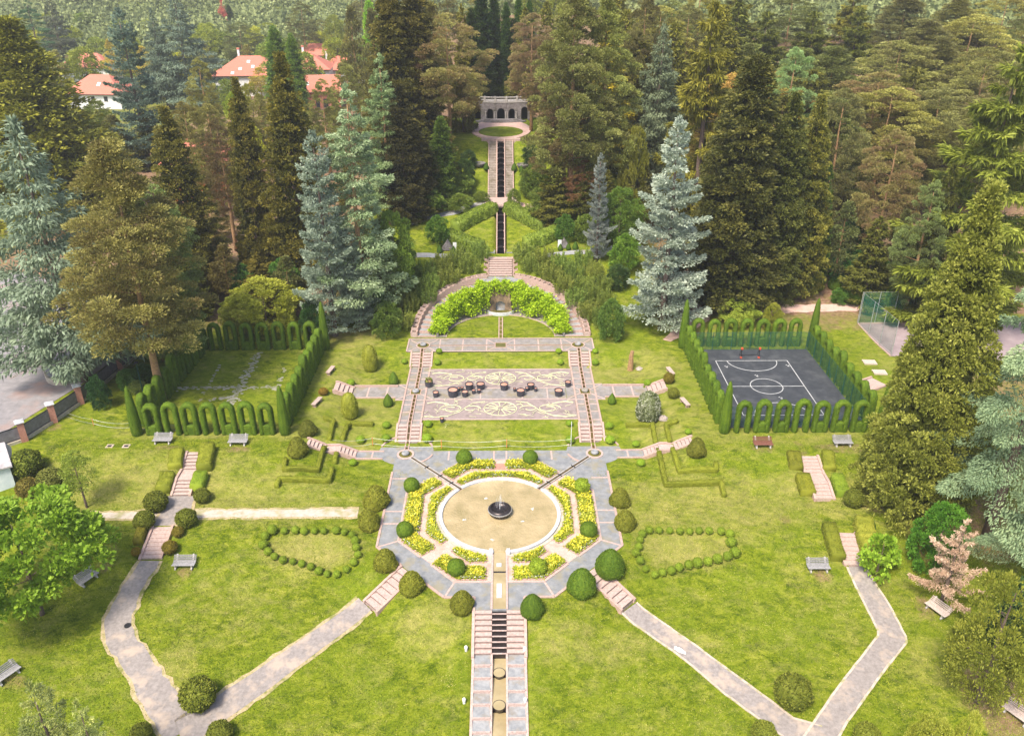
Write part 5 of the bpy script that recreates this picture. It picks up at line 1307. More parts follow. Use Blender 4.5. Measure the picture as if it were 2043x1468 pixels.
proto('column',clumpy('crown',"l_darkgreen",12,16,1.9,.2,colm,330,11000,(.35,.65),.9,(.2,.4),(.08,.15),.6,.7,core=.66),16,2.3,TB_)
proto('greencone',conifer('crown',"l_darkgreen",13,22,4.4,.8,cone(.8),150,19000,.2,.16,.34,(.35,.65),(.12,.22),.1,.16),22,4.4,TB_)
proto('bright',clumpy('crown',"l_bright",15,9,5.4,2.8,oval,150,17000,(.6,1.15),.5,(.24,.46),(.18,.34),.55,.25),9,6.2,TS_)
proto('broad',clumpy('crown',"l_broad",16,14,5.5,3,oval,210,17000,(.8,1.5),.7,(.28,.5),(.16,.28),.55,.2),14,6.4,TB_)
proto('yellowgreen',clumpy('crown',"l_yellowgreen",18,8,4.2,.6,oval,190,15000,(.5,.95),.6,(.2,.38),(.12,.2),.6,.25),8,4.9,TS_)
proto('whitetip',conifer('crown',"l_cedar",19,14,4.4,.5,cone(.9),64,15000,.05,.12,.30,(.22,.45),(.06,.10),.15,.10,.15,.15,.3),14,4.4,TB_)
proto('dead',conifer('crown',"l_dead",20,8.5,3.1,.9,cone(.85),46,9500,-.05,.18,.16,(.16,.34),(.05,.10),.2,.07,.1,.12,.26),8.5,3.1,TS_)
proto('red',clumpy('crown',"l_red",21,12,2,.5,colm,70,3000,(.4,.8),.9,(.3,.5),(.12,.2),.5,.7),12,2.3,TB_)
proto('laurel',clumpy('crown',"l_laurel",22,5,2.5,.1,egg,110,11000,(.4,.75),.75,(.16,.30),(.09,.16),.6,.3),5,3.0,TS_)
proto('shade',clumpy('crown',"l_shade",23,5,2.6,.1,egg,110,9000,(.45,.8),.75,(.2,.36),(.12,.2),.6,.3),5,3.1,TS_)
proto('spiky',spiky('crown',"l_twig",24,3.2,1.7,60,7000,(.12,.26),(.05,.10)),3.2,1.75,TS_)
proto('spiky2',spiky('crown',"l_twig",25,3.4,1.8,52,6500,(.12,.26),(.05,.10)),3.4,1.85,TS_)
proto('leafy',clumpy('crown',"l_broad",26,8,4.2,.5,oval,150,17000,(.5,.95),.7,(.18,.34),(.09,.15),.6,.2),8,4.9,TS_)
proto('sapling',clumpy('crown',"l_broad",27,5,1.4,1.6,egg,70,4200,(.3,.6),.9,(.12,.22),(.06,.1),.3,.4),5,1.6,TS_)
proto('greenbush',clumpy('crown',"l_shade",28,5,2.8,.1,egg,190,13000,(.35,.6),.8,(.16,.28),(.1,.16),.8,.3),5,3.1,TS_)
proto('catalpa',clumpy('crown',"l_bright",29,4,2.0,.4,egg,42,1500,(.35,.6),.8,(.26,.42),(.22,.36),.5,.2),4,2.3,TS_)
proto('farpine',clumpy('crown',"l_pine",30,24,6,4,brd,160,9000,(.9,1.6),.6,(.5,.9),(.2,.36),.45,.4),24,7,TR_)
proto('farbroad',clumpy('crown',"l_broad",31,14,5.5,2,oval,120,6000,(.9,1.6),.7,(.5,.9),(.3,.5),.5,.2),14,6.6,TB_)
proto('fardark',conifer('crown',"l_norway",32,26,5.0,1,cone(.8),110,9000,.2,.12,.34,(.6,1.0),(.22,.36),.3,.2),26,5.0,TB_)
def put(kind,x,y,z,H,width,name,label,cat,group=None,tint=None,rz=None,trunk=True,seed=0):
    me,h_,r_,tr=PR[kind]; rg=random.Random(hash((kind,round(x,1),round(y,1),seed))&0xffff if False else int(abs(x*37+y*91+seed*13))%99991)
    e=empty(name,(x,y,z-.05),label,cat,group,rz if rz is not None else rg.uniform(0,6.28))
    sz=H/h_; sx=width/2/r_
    c=link('crown',me,e); c.scale=(sx*rg.uniform(.94,1.06),sx*rg.uniform(.94,1.06),sz)
    if tint: c.color=(*tint,1)
    if trunk:
        tH={'trunk_mesh':26,'trunk_mesh_red':26,'small_trunk_mesh':6}.get(tr.name,26)
        t=link('trunk',tr,e); s=H*.93/tH; t.scale=(s*(1 if tH>10 else 1),s,s)
    return e
def tree(kind,ut,vt,vb,wpx,label,name='conifer_tree',cat='tree',group=None,tint=None,**k):
    """top pixel (ut,vt), row of the base vb, crown width in pixels at mid height"""
    g=G(ut,vb); x,y=g.x,g.y; H=20
    for _ in range(4):
        d=ray(ut,vt); t=y/d.y; top=CAM+d*t; x=top.x
        # re-find ground row for this x: march along the column pixel under (x,y)
        z=h(x,y); H=top.z-z
        # adjust y so that the base projects on row vb
        q=Rm.transposed()@(Vector((x,y,z))-CAM); v=H0/2-FPX*q.y/(-q.z)
        if abs(v-vb)<.4: break
        y+= (v-vb)*depth((x,y,z))**2/(FPX*45)*1.0
    H=max(H,.6); wm=wpx*mpx((x,y,z+H*.4))
    return put(kind,x,y,z,H,wm,name,label,cat,group,tint,**k)
# ---------------- clipped shapes ----------------
def clipped(name,mat,seed,prof,amp,leaf,n,m=36):
    V,F=lump(name,mat,seed,prof,m=m,amp=amp); rg=np.random.default_rng(seed+50)
    return leafmesh(name,[surf_leaves(V,F,rg,n,leaf)],mat,solid=(V,F,rg.uniform(.3,.7,len(F))))
sph=[(max(.02,math.sin(t*PI/14)),.97-math.cos(t*PI/14)) for t in range(0,15)]
CL={}
CL['ball']=clipped('box_ball','l_box',1,sph,.09,.14,1500); CL['ball2']=clipped('box_ball','l_box',2,sph,.14,.16,1400)
CL['yewball']=clipped('yew_ball','l_yew',3,sph,.05,.08,3600); CL['leafball']=clipped('leaf_ball','l_dome',4,sph,.10,.15,3000)
dome=[(.88,0),(.98,.22),(1.0,.46),(.93,.78),(.80,1.10),(.62,1.40),(.42,1.65),(.22,1.82),(.04,1.90)]
CL['dome']=clipped('yew_dome','l_dome',5,dome,.11,.10,3600); CL['dome_green']=clipped('yew_dome','l_yew',6,dome,.06,.07,4200)
tear=[(.7,0),(.95,.3),(1.0,.7),(.92,1.2),(.72,1.7),(.45,2.2),(.2,2.6),(.03,2.85)]
CL['tear']=clipped('clipped_cone','l_yew',7,tear,.04,.07,2600); CL['egg']=clipped('egg_bush','l_yellowgreen',8,[(.7,0),(.9,.5),(1,1.2),(.99,1.9),(.9,2.5),(.66,3.05),(.35,3.35),(.04,3.45)],.05,.11,3600)
CL['white']=clipped('white_bush','l_whiteshrub',9,[(.7,0),(.95,.4),(1,1.1),(.93,1.8),(.72,2.3),(.4,2.65),(.04,2.8)],.06,.13,4200)
CL['cone']=clipped('yew_cone','l_yew',10,[(.52,0),(.60,.4),(.60,1.1),(.55,2.1),(.46,3.2),(.33,4.2),(.18,4.8),(.03,5.05)],.035,.07,4200,30)
def bush(kind,u,v,rpx,label,name='clipped_bush',cat='bush',group=None,ry=1.0,tint=None,H=None):
    """centre pixel and half-width in pixels of a clipped bush standing on the ground"""
    r=.5; p=None
    for _ in range(5):
        hz=(H or CLH.get(kind,1.94))*ry/2*r; p=G(u,v,hz*.92); r=rpx*mpx((p.x,p.y,p.z))
    z=h(p.x,p.y)
    if abs(p.x)<8.6 and octn(p.x,p.y-CY)<8.6: z=.05
    e=link(name,CL[kind]); e.location=(p.x,p.y,z-.03*r); e.scale=(r,r,r*ry); e.rotation_euler=(0,0,(u*7+v*3)%6.28)
    if tint: e.color=(*tint,1)
    return prop(e,label,cat,group)
CLH={'dome':1.8,'dome_green':1.8,'tear':2.85,'egg':3.45,'white':2.8,'cone':5.05}
# balls in the flower beds
GB='clipped green balls standing in the ring of flower beds'
for u,v,r,l in ((926,914,16,'upper bed, left of the top centre path'),(1058,914,15,'upper bed, right of the top centre path'),(821,969,15.5,'left side bed, upper one'),(808,1058,17,'left side bed, lower one'),(1161,970,15,'right side bed, upper one'),(1174,1058,17,'right side bed, lower one'),(910,1133,18,'lower left bed'),(1074,1131,17,'lower right bed')):
    bush('ball2' if u in (1161,1074) else 'yewball',u,v,r,'smooth round clipped green ball in the %s'%l,'clipped_ball','topiary ball',GB,tint=(1.15,1.12,1))
GD='clipped domes around the outside of the octagonal pavement'
for u,v,r,l,k in ((750.7,990.5,25,'broad brownish-green dome on the left lawn edge, upper of two stacked','dome'),(735.4,1035,22,'clipped dome below the broad one on the left lawn edge','dome'),(768.5,1115,23,'pear-shaped dome at the left top corner of the left diagonal stairs','dome'),(821.6,1160,24,'pear-shaped dome with a brown gap, right of the left diagonal stairs','dome'),(922,1198,23,'pear-shaped dome left of the main lower stairs','dome'),
 (1237,991,20,'clipped dome on the right lawn edge, upper of two stacked','dome'),(1248,1036,21,'squat clipped dome below the other on the right lawn edge','dome'),(1218,1121,29,'large dark green cone-dome left touching the right diagonal stairs, upper one','dome_green'),(1161,1159,29,'large dark green dome left of the right diagonal stairs, lower one','dome_green'),(1062,1206,24,'dark green dome right of the main lower stairs','dome_green')):
    bush(k,u,v,r,l,'clipped_dome','topiary dome',GD,tint=(1.25,1.2,1) if k=='dome' else None)
# the two rings of small balls
LR=[(145,88),(225,95),(300,90),(358,96),(428,96),(490,96),(572,92),(627,103),(680,122),(700,160),(708,207),(717,255),(690,305),(643,352),(578,385),(512,383),(458,363),(403,335),(342,315),(283,300),(216,290),(160,267),(117,233),(85,187),(97,130)]
RR=[(943,115),(990,92),(1057,92),(1127,94),(1194,97),(1260,100),(1324,95),(1390,95),(1470,98),(1530,115),(1540,172),(1565,240),(1514,265),(1447,282),(1382,300),(1312,308),(1255,322),(1190,340),(1138,360),(1077,373),(1027,388),(965,350),(930,293),(900,242),(920,202),(928,155)]
for L_,ox,nm in ((LR,500,'left'),(RR,1000,'right')):
    for i,(a,b_) in enumerate(L_):
        rr=random.Random(i*3+ox); big=9.6 if (nm=='left' and i in(0,23)) or (nm=='right' and 9<=i<=18) else 7.6
        bush('ball2' if i%3 else 'ball',ox+a/3.352,1030+b_/3.352,big*rr.uniform(.86,1.08),'%s box ball clockwise from top left corner of the %s ring'%(ORD[i] if i else 'starting',nm),'box_ball','topiary ball','small box balls forming an oval ring on the %s lawn'%nm)
SB=[(876,700,6,'on the upper bank, left, upper one'),(873,722.5,6.5,'on the upper bank, left, lower one'),(807,720.7,6,'beside the upper left channel stairs, lawn side'),(700,762.7,7.5,'on the left lawn just above the four-step stairs'),(854,845,8,'on the lower bank, left, upper one'),(852,874,10,'on the lower bank, left, lower one'),(771,847.5,8,'left of the lower left channel stairs, upper one'),(770,873.4,9,'left of the lower left channel stairs, lower one'),(719,877,9,'alone in the left lawn between hedge and channel stairs'),(703.6,922,8,'below the low end of the left two-flight stairs'),
(1114.5,700,6,'on the upper bank, right, upper one'),(1118,722,6.5,'on the upper bank, right, lower one'),(1187.6,700,6,'beside the upper right channel stairs, upper one'),(1187.6,722.5,7,'beside the upper right channel stairs, lower one'),(1292,763.5,7.5,'on the right lawn just above the four-step stairs'),(1136,844,7,'on the lower bank, right, upper one'),(1137.4,877,9,'on the lower bank, right, lower one by the white pole'),(1215,849,8,'right of the lower right channel stairs, upper one'),(1217,877,9.5,'right of the lower right channel stairs, lower one'),(1268.5,885,7.5,'alone above the low end of the right two-flight stairs'),(1373,861,6.5,'near the sports court cone on the right lawn'),(1278.7,923,8.5,'below the low end of the right two-flight stairs'),(1180,0,0,'')]
for u,v,r,l in SB:
    if r: bush('ball',u,v,r,'small low green ball '+l,'box_ball','topiary ball','small low balls along the channel terraces',ry=.8,tint=(1.05,1.15,.9))
bush('leafball',1334.7,755,10.5,'brownish round bush right below the upper right stone bench','round_bush','bush',tint=(1.2,.9,.8)); bush('leafball',1343.6,784,11,'green round bush beside the lower right stone bench','round_bush','bush')
bush('leafball',645,781,9,'small reddish dry bush between the two left stone benches','round_bush','bush',ry=.8,tint=(1.9,1.1,1.3))
bush('egg',737.5,715.6,15,'tall yellow-green egg-shaped bush on the upper left lawn','egg_bush','bush',ry=1.08); bush('egg',697,810,16,'tall yellow-green egg-shaped bush on the lower left lawn','egg_bush','bush',ry=1.02)
bush('white',1294,811,23.5,'large oval bush flecked with white blossom on the right lawn','flowering_bush','bush',ry=.95)
for u,v,r,l in ((785,754,10,'upper left lawn'),(774,798,10,'lower left lawn'),(1221,795,8.5,'lower right lawn')): bush('tear',u,v,r,'small dark pointed teardrop topiary on the %s'%l,'teardrop_topiary','topiary','pointed teardrop topiaries')
bush('dome',614,853,17.5,'dark round dome near the left arcade corner','clipped_dome','topiary dome',ry=.95,tint=(.8,.8,.8)); bush('dome',593.7,890,19.5,'pointed dome above the left stepped low hedge','clipped_dome','topiary dome',ry=1.05,tint=(1.15,1.1,1)); bush('dome',1390.7,891,18,'pointed dome above the right stepped low hedge','clipped_dome','topiary dome',ry=1.1,tint=(1.1,1.05,1))
bush('dome',1788,985,27,'big faceted clipped dome at the foot of the golden conifer','clipped_dome','topiary dome',ry=1.0,tint=(.95,.95,.8))
for u,v,r,l in ((310.5,1001,22,'left of the foot of the left hedge-lined stairs'),(403,989,15.5,'right of the foot of the left hedge-lined stairs'),(287.6,1038,19.5,'left of the top of the nine-step stairs'),(371.6,1034,19.5,'right of the top of the nine-step stairs'),(395,1385,34,'at the fork of the left asphalt paths, very large'),(1583,1380,35,'in the corner of the right asphalt paths, very large'),(1703,994.5,18.5,'by the foot of the right hedge-lined stairs'),
 (281,1462,20,'cut by the bottom edge, left of the left path'),(438,1462,24,'cut by the bottom edge, right of the left path fork'),(1524,1462,24,'cut by the bottom edge, left of the right path fork'),(1730,1466,24,'cut by the bottom edge, right of the right path')):
    bush('leafball',u,v,r,'round leafy clipped bush %s'%l,'round_bush','bush','round leafy clipped bushes on the lawns',ry=.92,tint=(.95,1.0,.9))
for u,v,r,l,tt in ((52,925,29,'big round bush right of the blue hut',(.85,.95,.9)),(102,958,26,'grey-green round bush behind the young sapling',(1.0,1.0,1.6)),(55,973,21,'grey-red round bush in front of the other two by the hut',(1.3,1.0,1.5)),(271.5,1100,9,'dry brownish little bush left of the foot of the nine-step stairs',(1.7,1.1,1.0)),(339,1092,14,'boxy reddish-green bush right of the nine-step stairs',(1.3,.95,.9)),(355,1061,11,'small brownish bush right of the top of the nine-step stairs',(1.2,.9,1.0))):
    bush('leafball',u,v,r,l,'round_bush','bush',ry=.9,tint=tt)
for u,v,r,k,l,ry in ((1669,560,15,'dome_green','tall rounded yew right of the dark conifers',1.3),(1707,588,22,'yewball','large round yew behind the netted court corner',.95),(1740,560,20,'yewball','shaded round yew in the gap between tall trees',.95),(1380,522,10,'yewball','small',1),(1106,462,9,'yewball','small round green ball at the right tip of the diamond lawn hedges',1)):
    if l!='small': bush(k,u,v,r,l,'yew_bush','bush',ry=ry)
# little cone trees by the stairs and shelters
for u,v,r,l in ((1026,333,6,'left of two by the right trough'),(1040,337,5,'right of two by the right trough'),(970,332,5.5,'right of the left trough'),(877,497,6,'front of the left shelter'),(905,499,6,'beside the white board of the left shelter'),(1118,493,5,'in front of the right shelter'),(1134,492,5,'right of the right shelter'),(1148,490,6,'far right of the right shelter'),(1740,1047,8,'at the top of the right pale hedge')):
    bush('tear',u,v,r,'tiny dark pointed cone shrub, %s'%l,'cone_shrub','topiary','tiny cone shrubs',tint=(.7,.8,.9))
# low hedges (polylines)
def hedge(label,pts,w,hh,name='low_hedge',mat='l_hedge',leaf=.07,seed=1,px=True,group=None,tint=None,dens=1.0,amp=.045):
    P=[G(u,v) if px else Vector((u,v,h(u,v))) for u,v in pts]; rg=np.random.default_rng(seed)
    o0=P[0].copy(); Q=[P[0]]
    for a,b_ in zip(P,P[1:]):
        k=max(2,int((b_-a).length/.3)); Q+=[a.lerp(b_,i/k) for i in range(1,k+1)]
    V=[];F=[]; sec=[(-.5,0),(-.52,.35),(-.5,.75),(-.42,.97),(-.15,1.0),(.15,1.0),(.42,.97),(.5,.75),(.52,.35),(.5,0)]; K=len(sec)
    for i,q in enumerate(Q):
        d=Q[min(i+1,len(Q)-1)]-Q[max(i-1,0)]; d.z=0; d.normalize(); n_=Vector((-d.y,d.x,0)); z=h(q.x,q.y)
        for a,b_ in sec:
            j=1+rg.normal(0,amp); V.append((q.x+n_.x*a*w*j-o0.x,q.y+n_.y*a*w*j-o0.y,z+hh*b_*(1+rg.normal(0,amp*.7))-o0.z-.03))
    for i in range(len(Q)-1):
        for j in range(K-1): F.append((i*K+j,i*K+j+1,(i+1)*K+j+1,(i+1)*K+j)[::-1])
    F.append(tuple(range(K))); F.append(tuple((len(Q)-1)*K+j for j in range(K))[::-1])
    Lt=sum((a-b_).length for a,b_ in zip(P,P[1:])); n=int(Lt*(w+2*hh)*230*dens*(.07/leaf)**1.6)
    me=leafmesh(name,[surf_leaves(V,F,rg,n,leaf)],mat,solid=(V,F,rg.uniform(.3,.7,len(F))))
    o=link(name,me,None,o0); 
    if tint: o.color=(*tint,1)
    return prop(o,label,'hedge',group)
z2=lambda L:[(500+a/3.929,680+b_/3.929) for a,b_ in L]; z3=lambda L:[(1000+a/3.929,680+b_/3.929) for a,b_ in L]
GH='low angular clipped hedges on the side lawns'
hedge('bent low hedge left of the lower left egg-shaped bush',z2([(572,612),(655,640),(618,780)]),.42,.42,seed=1,group=GH)
hedge('L-shaped low hedge directly under the lower left egg-shaped bush',z2([(962,665),(775,655),(720,788)]),.42,.45,seed=2,group=GH)
hedge('U-shaped low hedge below the left pointed dome, upper of the stepped pair',z2([(585,850),(528,1025),(262,1018),(275,940)]),.40,.48,seed=3,group=GH)
hedge('short straight low hedge right under the landing of the left two-flight stairs',z2([(688,855),(660,965)]),.40,.4,seed=4,group=GH)
hedge('long zigzag low hedge, lowest one on the left lawn',z2([(640,1015),(617,1110),(230,1098),(205,1155)]),.42,.52,seed=5,group=GH)
hedge('L-shaped low hedge under the white-flecked bush',z3([(975,672),(1178,668),(1210,810)]),.42,.45,seed=6,group=GH)
hedge('bent low hedge right of the white-flecked bush, below the rock',z3([(1382,640),(1290,668),(1320,800)]),.42,.45,seed=7,group=GH)
hedge('long zigzag low hedge, lowest one on the right lawn',z3([(1225,870),(1290,1140),(1722,1122),(1745,1225)]),.42,.52,seed=8,group=GH)
hedge('L-shaped low hedge below the right pointed dome, upper of the stepped pair',z3([(1340,860),(1395,1035),(1685,1025),(1680,970)]),.42,.48,seed=9,group=GH)
# hedge blocks by the side stairs
GK='hedge blocks flanking the side stairs'
for pts,w,hh,l,m_,tt in (([(355,905),(350,936)],1.25,.75,'squat hedge block left of the upper flight of the left stairs','l_hedge',None),([(417,897),(408,942)],1.35,.95,'tall hedge block right of the upper flight of the left stairs','l_hedge',None),([(336,953),(326,985)],1.35,.85,'hedge block left of the lower flight of the left stairs','l_hedge',None),([(403,952),(393,980)],1.2,.85,'rounded hedge block right of the lower flight of the left stairs','l_box',None),
 ([(1583,908),(1588,938)],1.25,.6,'dark hedge block left of the upper flight of the right stairs','l_hedge',(.85,.8,.8)),([(1650,908),(1654,940)],1.1,.7,'hedge block right of the upper flight of the right stairs','l_hedge',None),([(1600,955),(1612,990)],1.35,.8,'hedge block left of the lower flight of the right stairs','l_hedge',(1,.95,.9)),([(1668,958),(1682,992)],1.2,.9,'hedge block right of the lower flight of the right stairs','l_box',None),
 ([(1652,1056),(1660,1085),(1671,1120)],1.15,.9,'long dark and yellowish hedge left of the weathered right stairs','l_hedge',(.8,.8,.8)),([(1719,1048),(1727,1085),(1740,1122)],1.5,1.15,'long pale clipped hedge right of the weathered right stairs','l_dome',(1.7,1.6,1.5)),([(285,1062),(277,1088)],.8,.7,'narrow dull hedge left of the nine-step stairs','l_hedge',(.9,.75,.8))):
    hedge(l,pts,w,hh,'hedge_block',m_,.075,seed=int(pts[0][0]),group=GK,tint=tt)
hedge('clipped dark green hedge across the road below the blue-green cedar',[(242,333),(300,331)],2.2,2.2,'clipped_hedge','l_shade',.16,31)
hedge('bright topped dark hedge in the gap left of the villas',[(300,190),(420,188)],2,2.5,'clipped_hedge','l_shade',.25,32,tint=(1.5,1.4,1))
for pts,l in (([(985,422),(945,441),(908,462)],'upper left side of the diamond lawn'),([(893,478),(925,490),(962,503)],'lower left side of the diamond lawn'),([(1012,422),(1050,441),(1085,460)],'upper right side of the diamond lawn'),([(1110,470),(1080,484),(1048,494)],'lower right side of the diamond lawn')):
    hedge('shaggy leafy green hedge on the %s'%l,pts,1.9,1.5,'leafy_hedge','l_broad',.17,seed=int(pts[0][0]),group='leafy hedges around the diamond lawn',dens=1.6,amp=.08,tint=(1.05,1.15,.95))
# ---------------- yew arcades ----------------
def archmesh(opened,seed):
    rg=np.random.default_rng(seed); c=[]; hw=.60; hs=2.65
    for i in range(12): c.append((-hw,hs*i/12,0))
    for i in range(15): a=PI-PI*i/14; c.append((hw*math.cos(a),hs+.66*math.sin(a),0))
    for i in range(12): c.append((hw,hs*(11-i)/12,0))
    C=[Vector((x,0,z)) for x,z,_ in c]; V=[];F=[];m=14
    for i,p in enumerate(C):
        d=(C[min(i+1,len(C)-1)]-C[max(i-1,0)]).normalized(); s_=Vector((d.z,0,-d.x)); 
        for j in range(m):
            a=2*PI*j/m; ca,sa=math.cos(a),math.sin(a); f=(abs(ca)**2.8+abs(sa)**2.8)**(-1/2.8); k=1+rg.normal(0,.06)
            V.append(tuple(p+s_*ca*f*.285*k+Vector((0,1,0))*sa*f*.36*k))
    for i in range(len(C)-1):
        for j in range(m): F.append((i*m+j,i*m+(j+1)%m,(i+1)*m+(j+1)%m,(i+1)*m+j))
    F.append(tuple(range(m))[::-1]); F.append(tuple((len(C)-1)*m+j for j in range(m)))
    if not opened:
        o=len(V); K=8
        for i in range(K):
            z=1.12*i/(K-1)
            for x,y in ((-.5,-.3),(-.2,-.31),(.2,-.31),(.5,-.3),(.5,.3),(.2,.31),(-.2,.31),(-.5,.3)): V.append((x,y*(1+rg.normal(0,.05)),z+rg.normal(0,.02)))
        for i in range(K-1):
            for j in range(8): F.append((o+i*8+j,o+i*8+(j+1)%8,o+(i+1)*8+(j+1)%8,o+(i+1)*8+j))
        b_=o+(K-1)*8; F+= [(b_,b_+1,b_+6,b_+7),(b_+1,b_+2,b_+5,b_+6),(b_+2,b_+3,b_+4,b_+5)]
    return leafmesh('yew_arch',[surf_leaves(V,F,rg,3800,.06)],'l_yew',solid=(V,F,rg.uniform(.3,.7,len(F))))
AM=[archmesh(False,1),archmesh(True,2),archmesh(False,3)]
def arcade(P0,P1,n,opens,rowlab,hmul=1.0,zz=None):
    a=Vector(P0);b_=Vector(P1); d=b_-a; rz=math.atan2(d.y,d.x)
    for i in range(n):
        q=a+d*(i+.5)/n; rr=random.Random(i*7+int(P0[0]*10)); op=i in opens
        o=link('yew_arch',AM[1] if op else AM[rr.choice((0,2))]); big=1.14 if (op and n>7) else 1
        o.location=(q.x,q.y,h(q.x,q.y)-.03); o.rotation_euler=(0,0,rz+rr.uniform(-.03,.03)+(PI if rr.random()<.5 else 0)); o.scale=(rr.uniform(.86,.93)*(.9 if n>7 else 1),rr.uniform(.95,1.1),rr.uniform(.97,1.03)*big*hmul)
        o.color=(1.15,1.12,1,1); prop(o,'clipped yew arch%s, %s from %s'%(' open to ground' if op else '',ORD[i],rowlab),'yew arch','clipped yew arches of the two garden arcades')
XL0,XL1,XR0,XR1=-36.1,-21.55,22.45,37.8; YF,YB=69.75,88.7
arcade((XL0+.7,YF),(XL1-.7,YF),7,(1,3),'left, near row of left arcade')
arcade((XL0+.9,YB+.2),(XL1-.3,YB+.2),7,(0,),'left, far row of left arcade')
arcade((XL0,YF+1.0),(XL0+.5,YB-.6),9,(4,),'near end, left row of left arcade')
arcade((XL1,YF+1.0),(XL1+.1,YB-.6),9,(4,),'near end, right row of left arcade')
arcade((XR0+.8,YF-.1),(XR1-.9,YF-.1),7,(0,3),'left, near row of sports court arcade')
arcade((XR0+.4,YB+.6),(XR1-1.2,YB+.6),7,(3,5),'left, far row of sports court arcade')
arcade((XR0-.2,YF+1.0),(XR0-.1,YB-.3),9,(4,),'near end, left row of sports court arcade')
arcade((XR1-.1,YF+1.0),(XR1-.4,YB-.3),9,(4,),'near end, right row of sports court arcade')
GC='tall slim clipped yew cones at the arcade corners'
for x,y,l,s in ((XL0-.1,YF-.1,'near left corner of the left arcade',1),(XL1+.1,YF-.1,'near right corner of the left arcade',1),(XL0+.3,YB+.4,'far left corner of the left arcade',.95),(XL1+.4,YB+.2,'far right corner of the left arcade, beside the blue spruce',1.12),(XR0-.0,YF-.2,'near left corner of the sports court',1.05),(XR1+.3,YF-.2,'near right corner of the sports court',1.0),(XR0-.4,YB+.1,'far left corner of the sports court, beside the path bend',1.15),(XR1-.1,YB+.3,'far right corner of the sports court, by the bare bank',1.15)):
    o=link('yew_cone',CL['cone']); o.location=(x,y,h(x,y)-.05); o.scale=(.88,.88,s*1.1); o.rotation_euler=(0,0,x); o.color=(1.15,1.12,1,1); prop(o,'tall slim yew cone, %s'%l,'topiary cone',GC)
# ---------------- vines on the exedra ----------------
for s,nm in ((-1,'left'),(1,'right')):
    rg=np.random.default_rng(40+s); n=26000; th=rg.uniform(R(2),R(89),n); th=np.where(rg.random(n)<.3,th,th)
    ztop=3.83*np.clip(8*np.sin(th)/10.6,0,1)+1.0; 
    r=7.8+rg.normal(0,.34,n)+.30*np.sin(th*9)*np.cos(th*17)
    q=rg.random(n)**.6; z=ztop*q+.25+rg.normal(0,.16,n)+.22*np.sin(th*23+q*5)
    r=r-.45*(1-q)*rg.random(n)-.25*np.sin(q*7+th*13)
    r=np.where(rg.random(n)<.34,r+.45,r)
    keep=~((th>R(78))&(z<ztop-1.3)); 
    P=np.stack([s*r*np.cos(th),r*np.sin(th),z],1)[keep]; n=len(P); D=rdir(rg,n); D[:,2]=abs(D[:,2])*.3-.1; D[:,1]-=.45; D[:,0]-=P[:,0]*.03
    D=unit(D); cl=np.sin(P[:,0]*5)*np.sin(P[:,2]*6+P[:,1]*3)*.22
    me=leafmesh('vine',[dia(P,D,rdir(rg,n),rg.uniform(.18,.36,n),rg.uniform(.12,.24,n),np.clip(.3+.5*rg.random(n)+cl,0,1),.2)],'l_ivy')
    e=link('climbing_vine',me); e.location=(0,EY,1.75); prop(e,'lush bright green climbing vine draped over the %s half of the curved wall'%nm,'vine')
# ---------------- shrubs ----------------
GS='upright twiggy shrubs on the banks around the semicircle'
SH=[(955,488,60),(915,500,62),(880,512,60),(850,528,64),(935,515,60),(895,535,62),(860,552,60),(825,560,62),(815,590,60),(850,575,56),(790,600,66),(805,625,56),(785,570,50),
(1045,490,60),(1085,500,62),(1120,512,60),(1060,515,58),(1100,528,62),(1140,530,64),(1160,555,62),(1125,555,60),(1150,580,60),(1180,575,58),(1175,605,60),(1195,620,54),(1200,555,56),(1185,525,56),(1165,502,52),(1210,585,50)]
for i,(u,v,w) in enumerate(SH):
    sd_='left' if u<998 else 'right'; k_=i if i<13 else i-13
    tree('spiky' if i%2 else 'spiky2',u,v-5,v+29,w*.9,'upright twiggy shrub on the %s bank of the semicircle, %s of its cluster'%(sd_,ORD[k_]),'twiggy_shrub','shrub',GS,tint=(1.0+.1*(i%3),1.05,1.0),trunk=False)
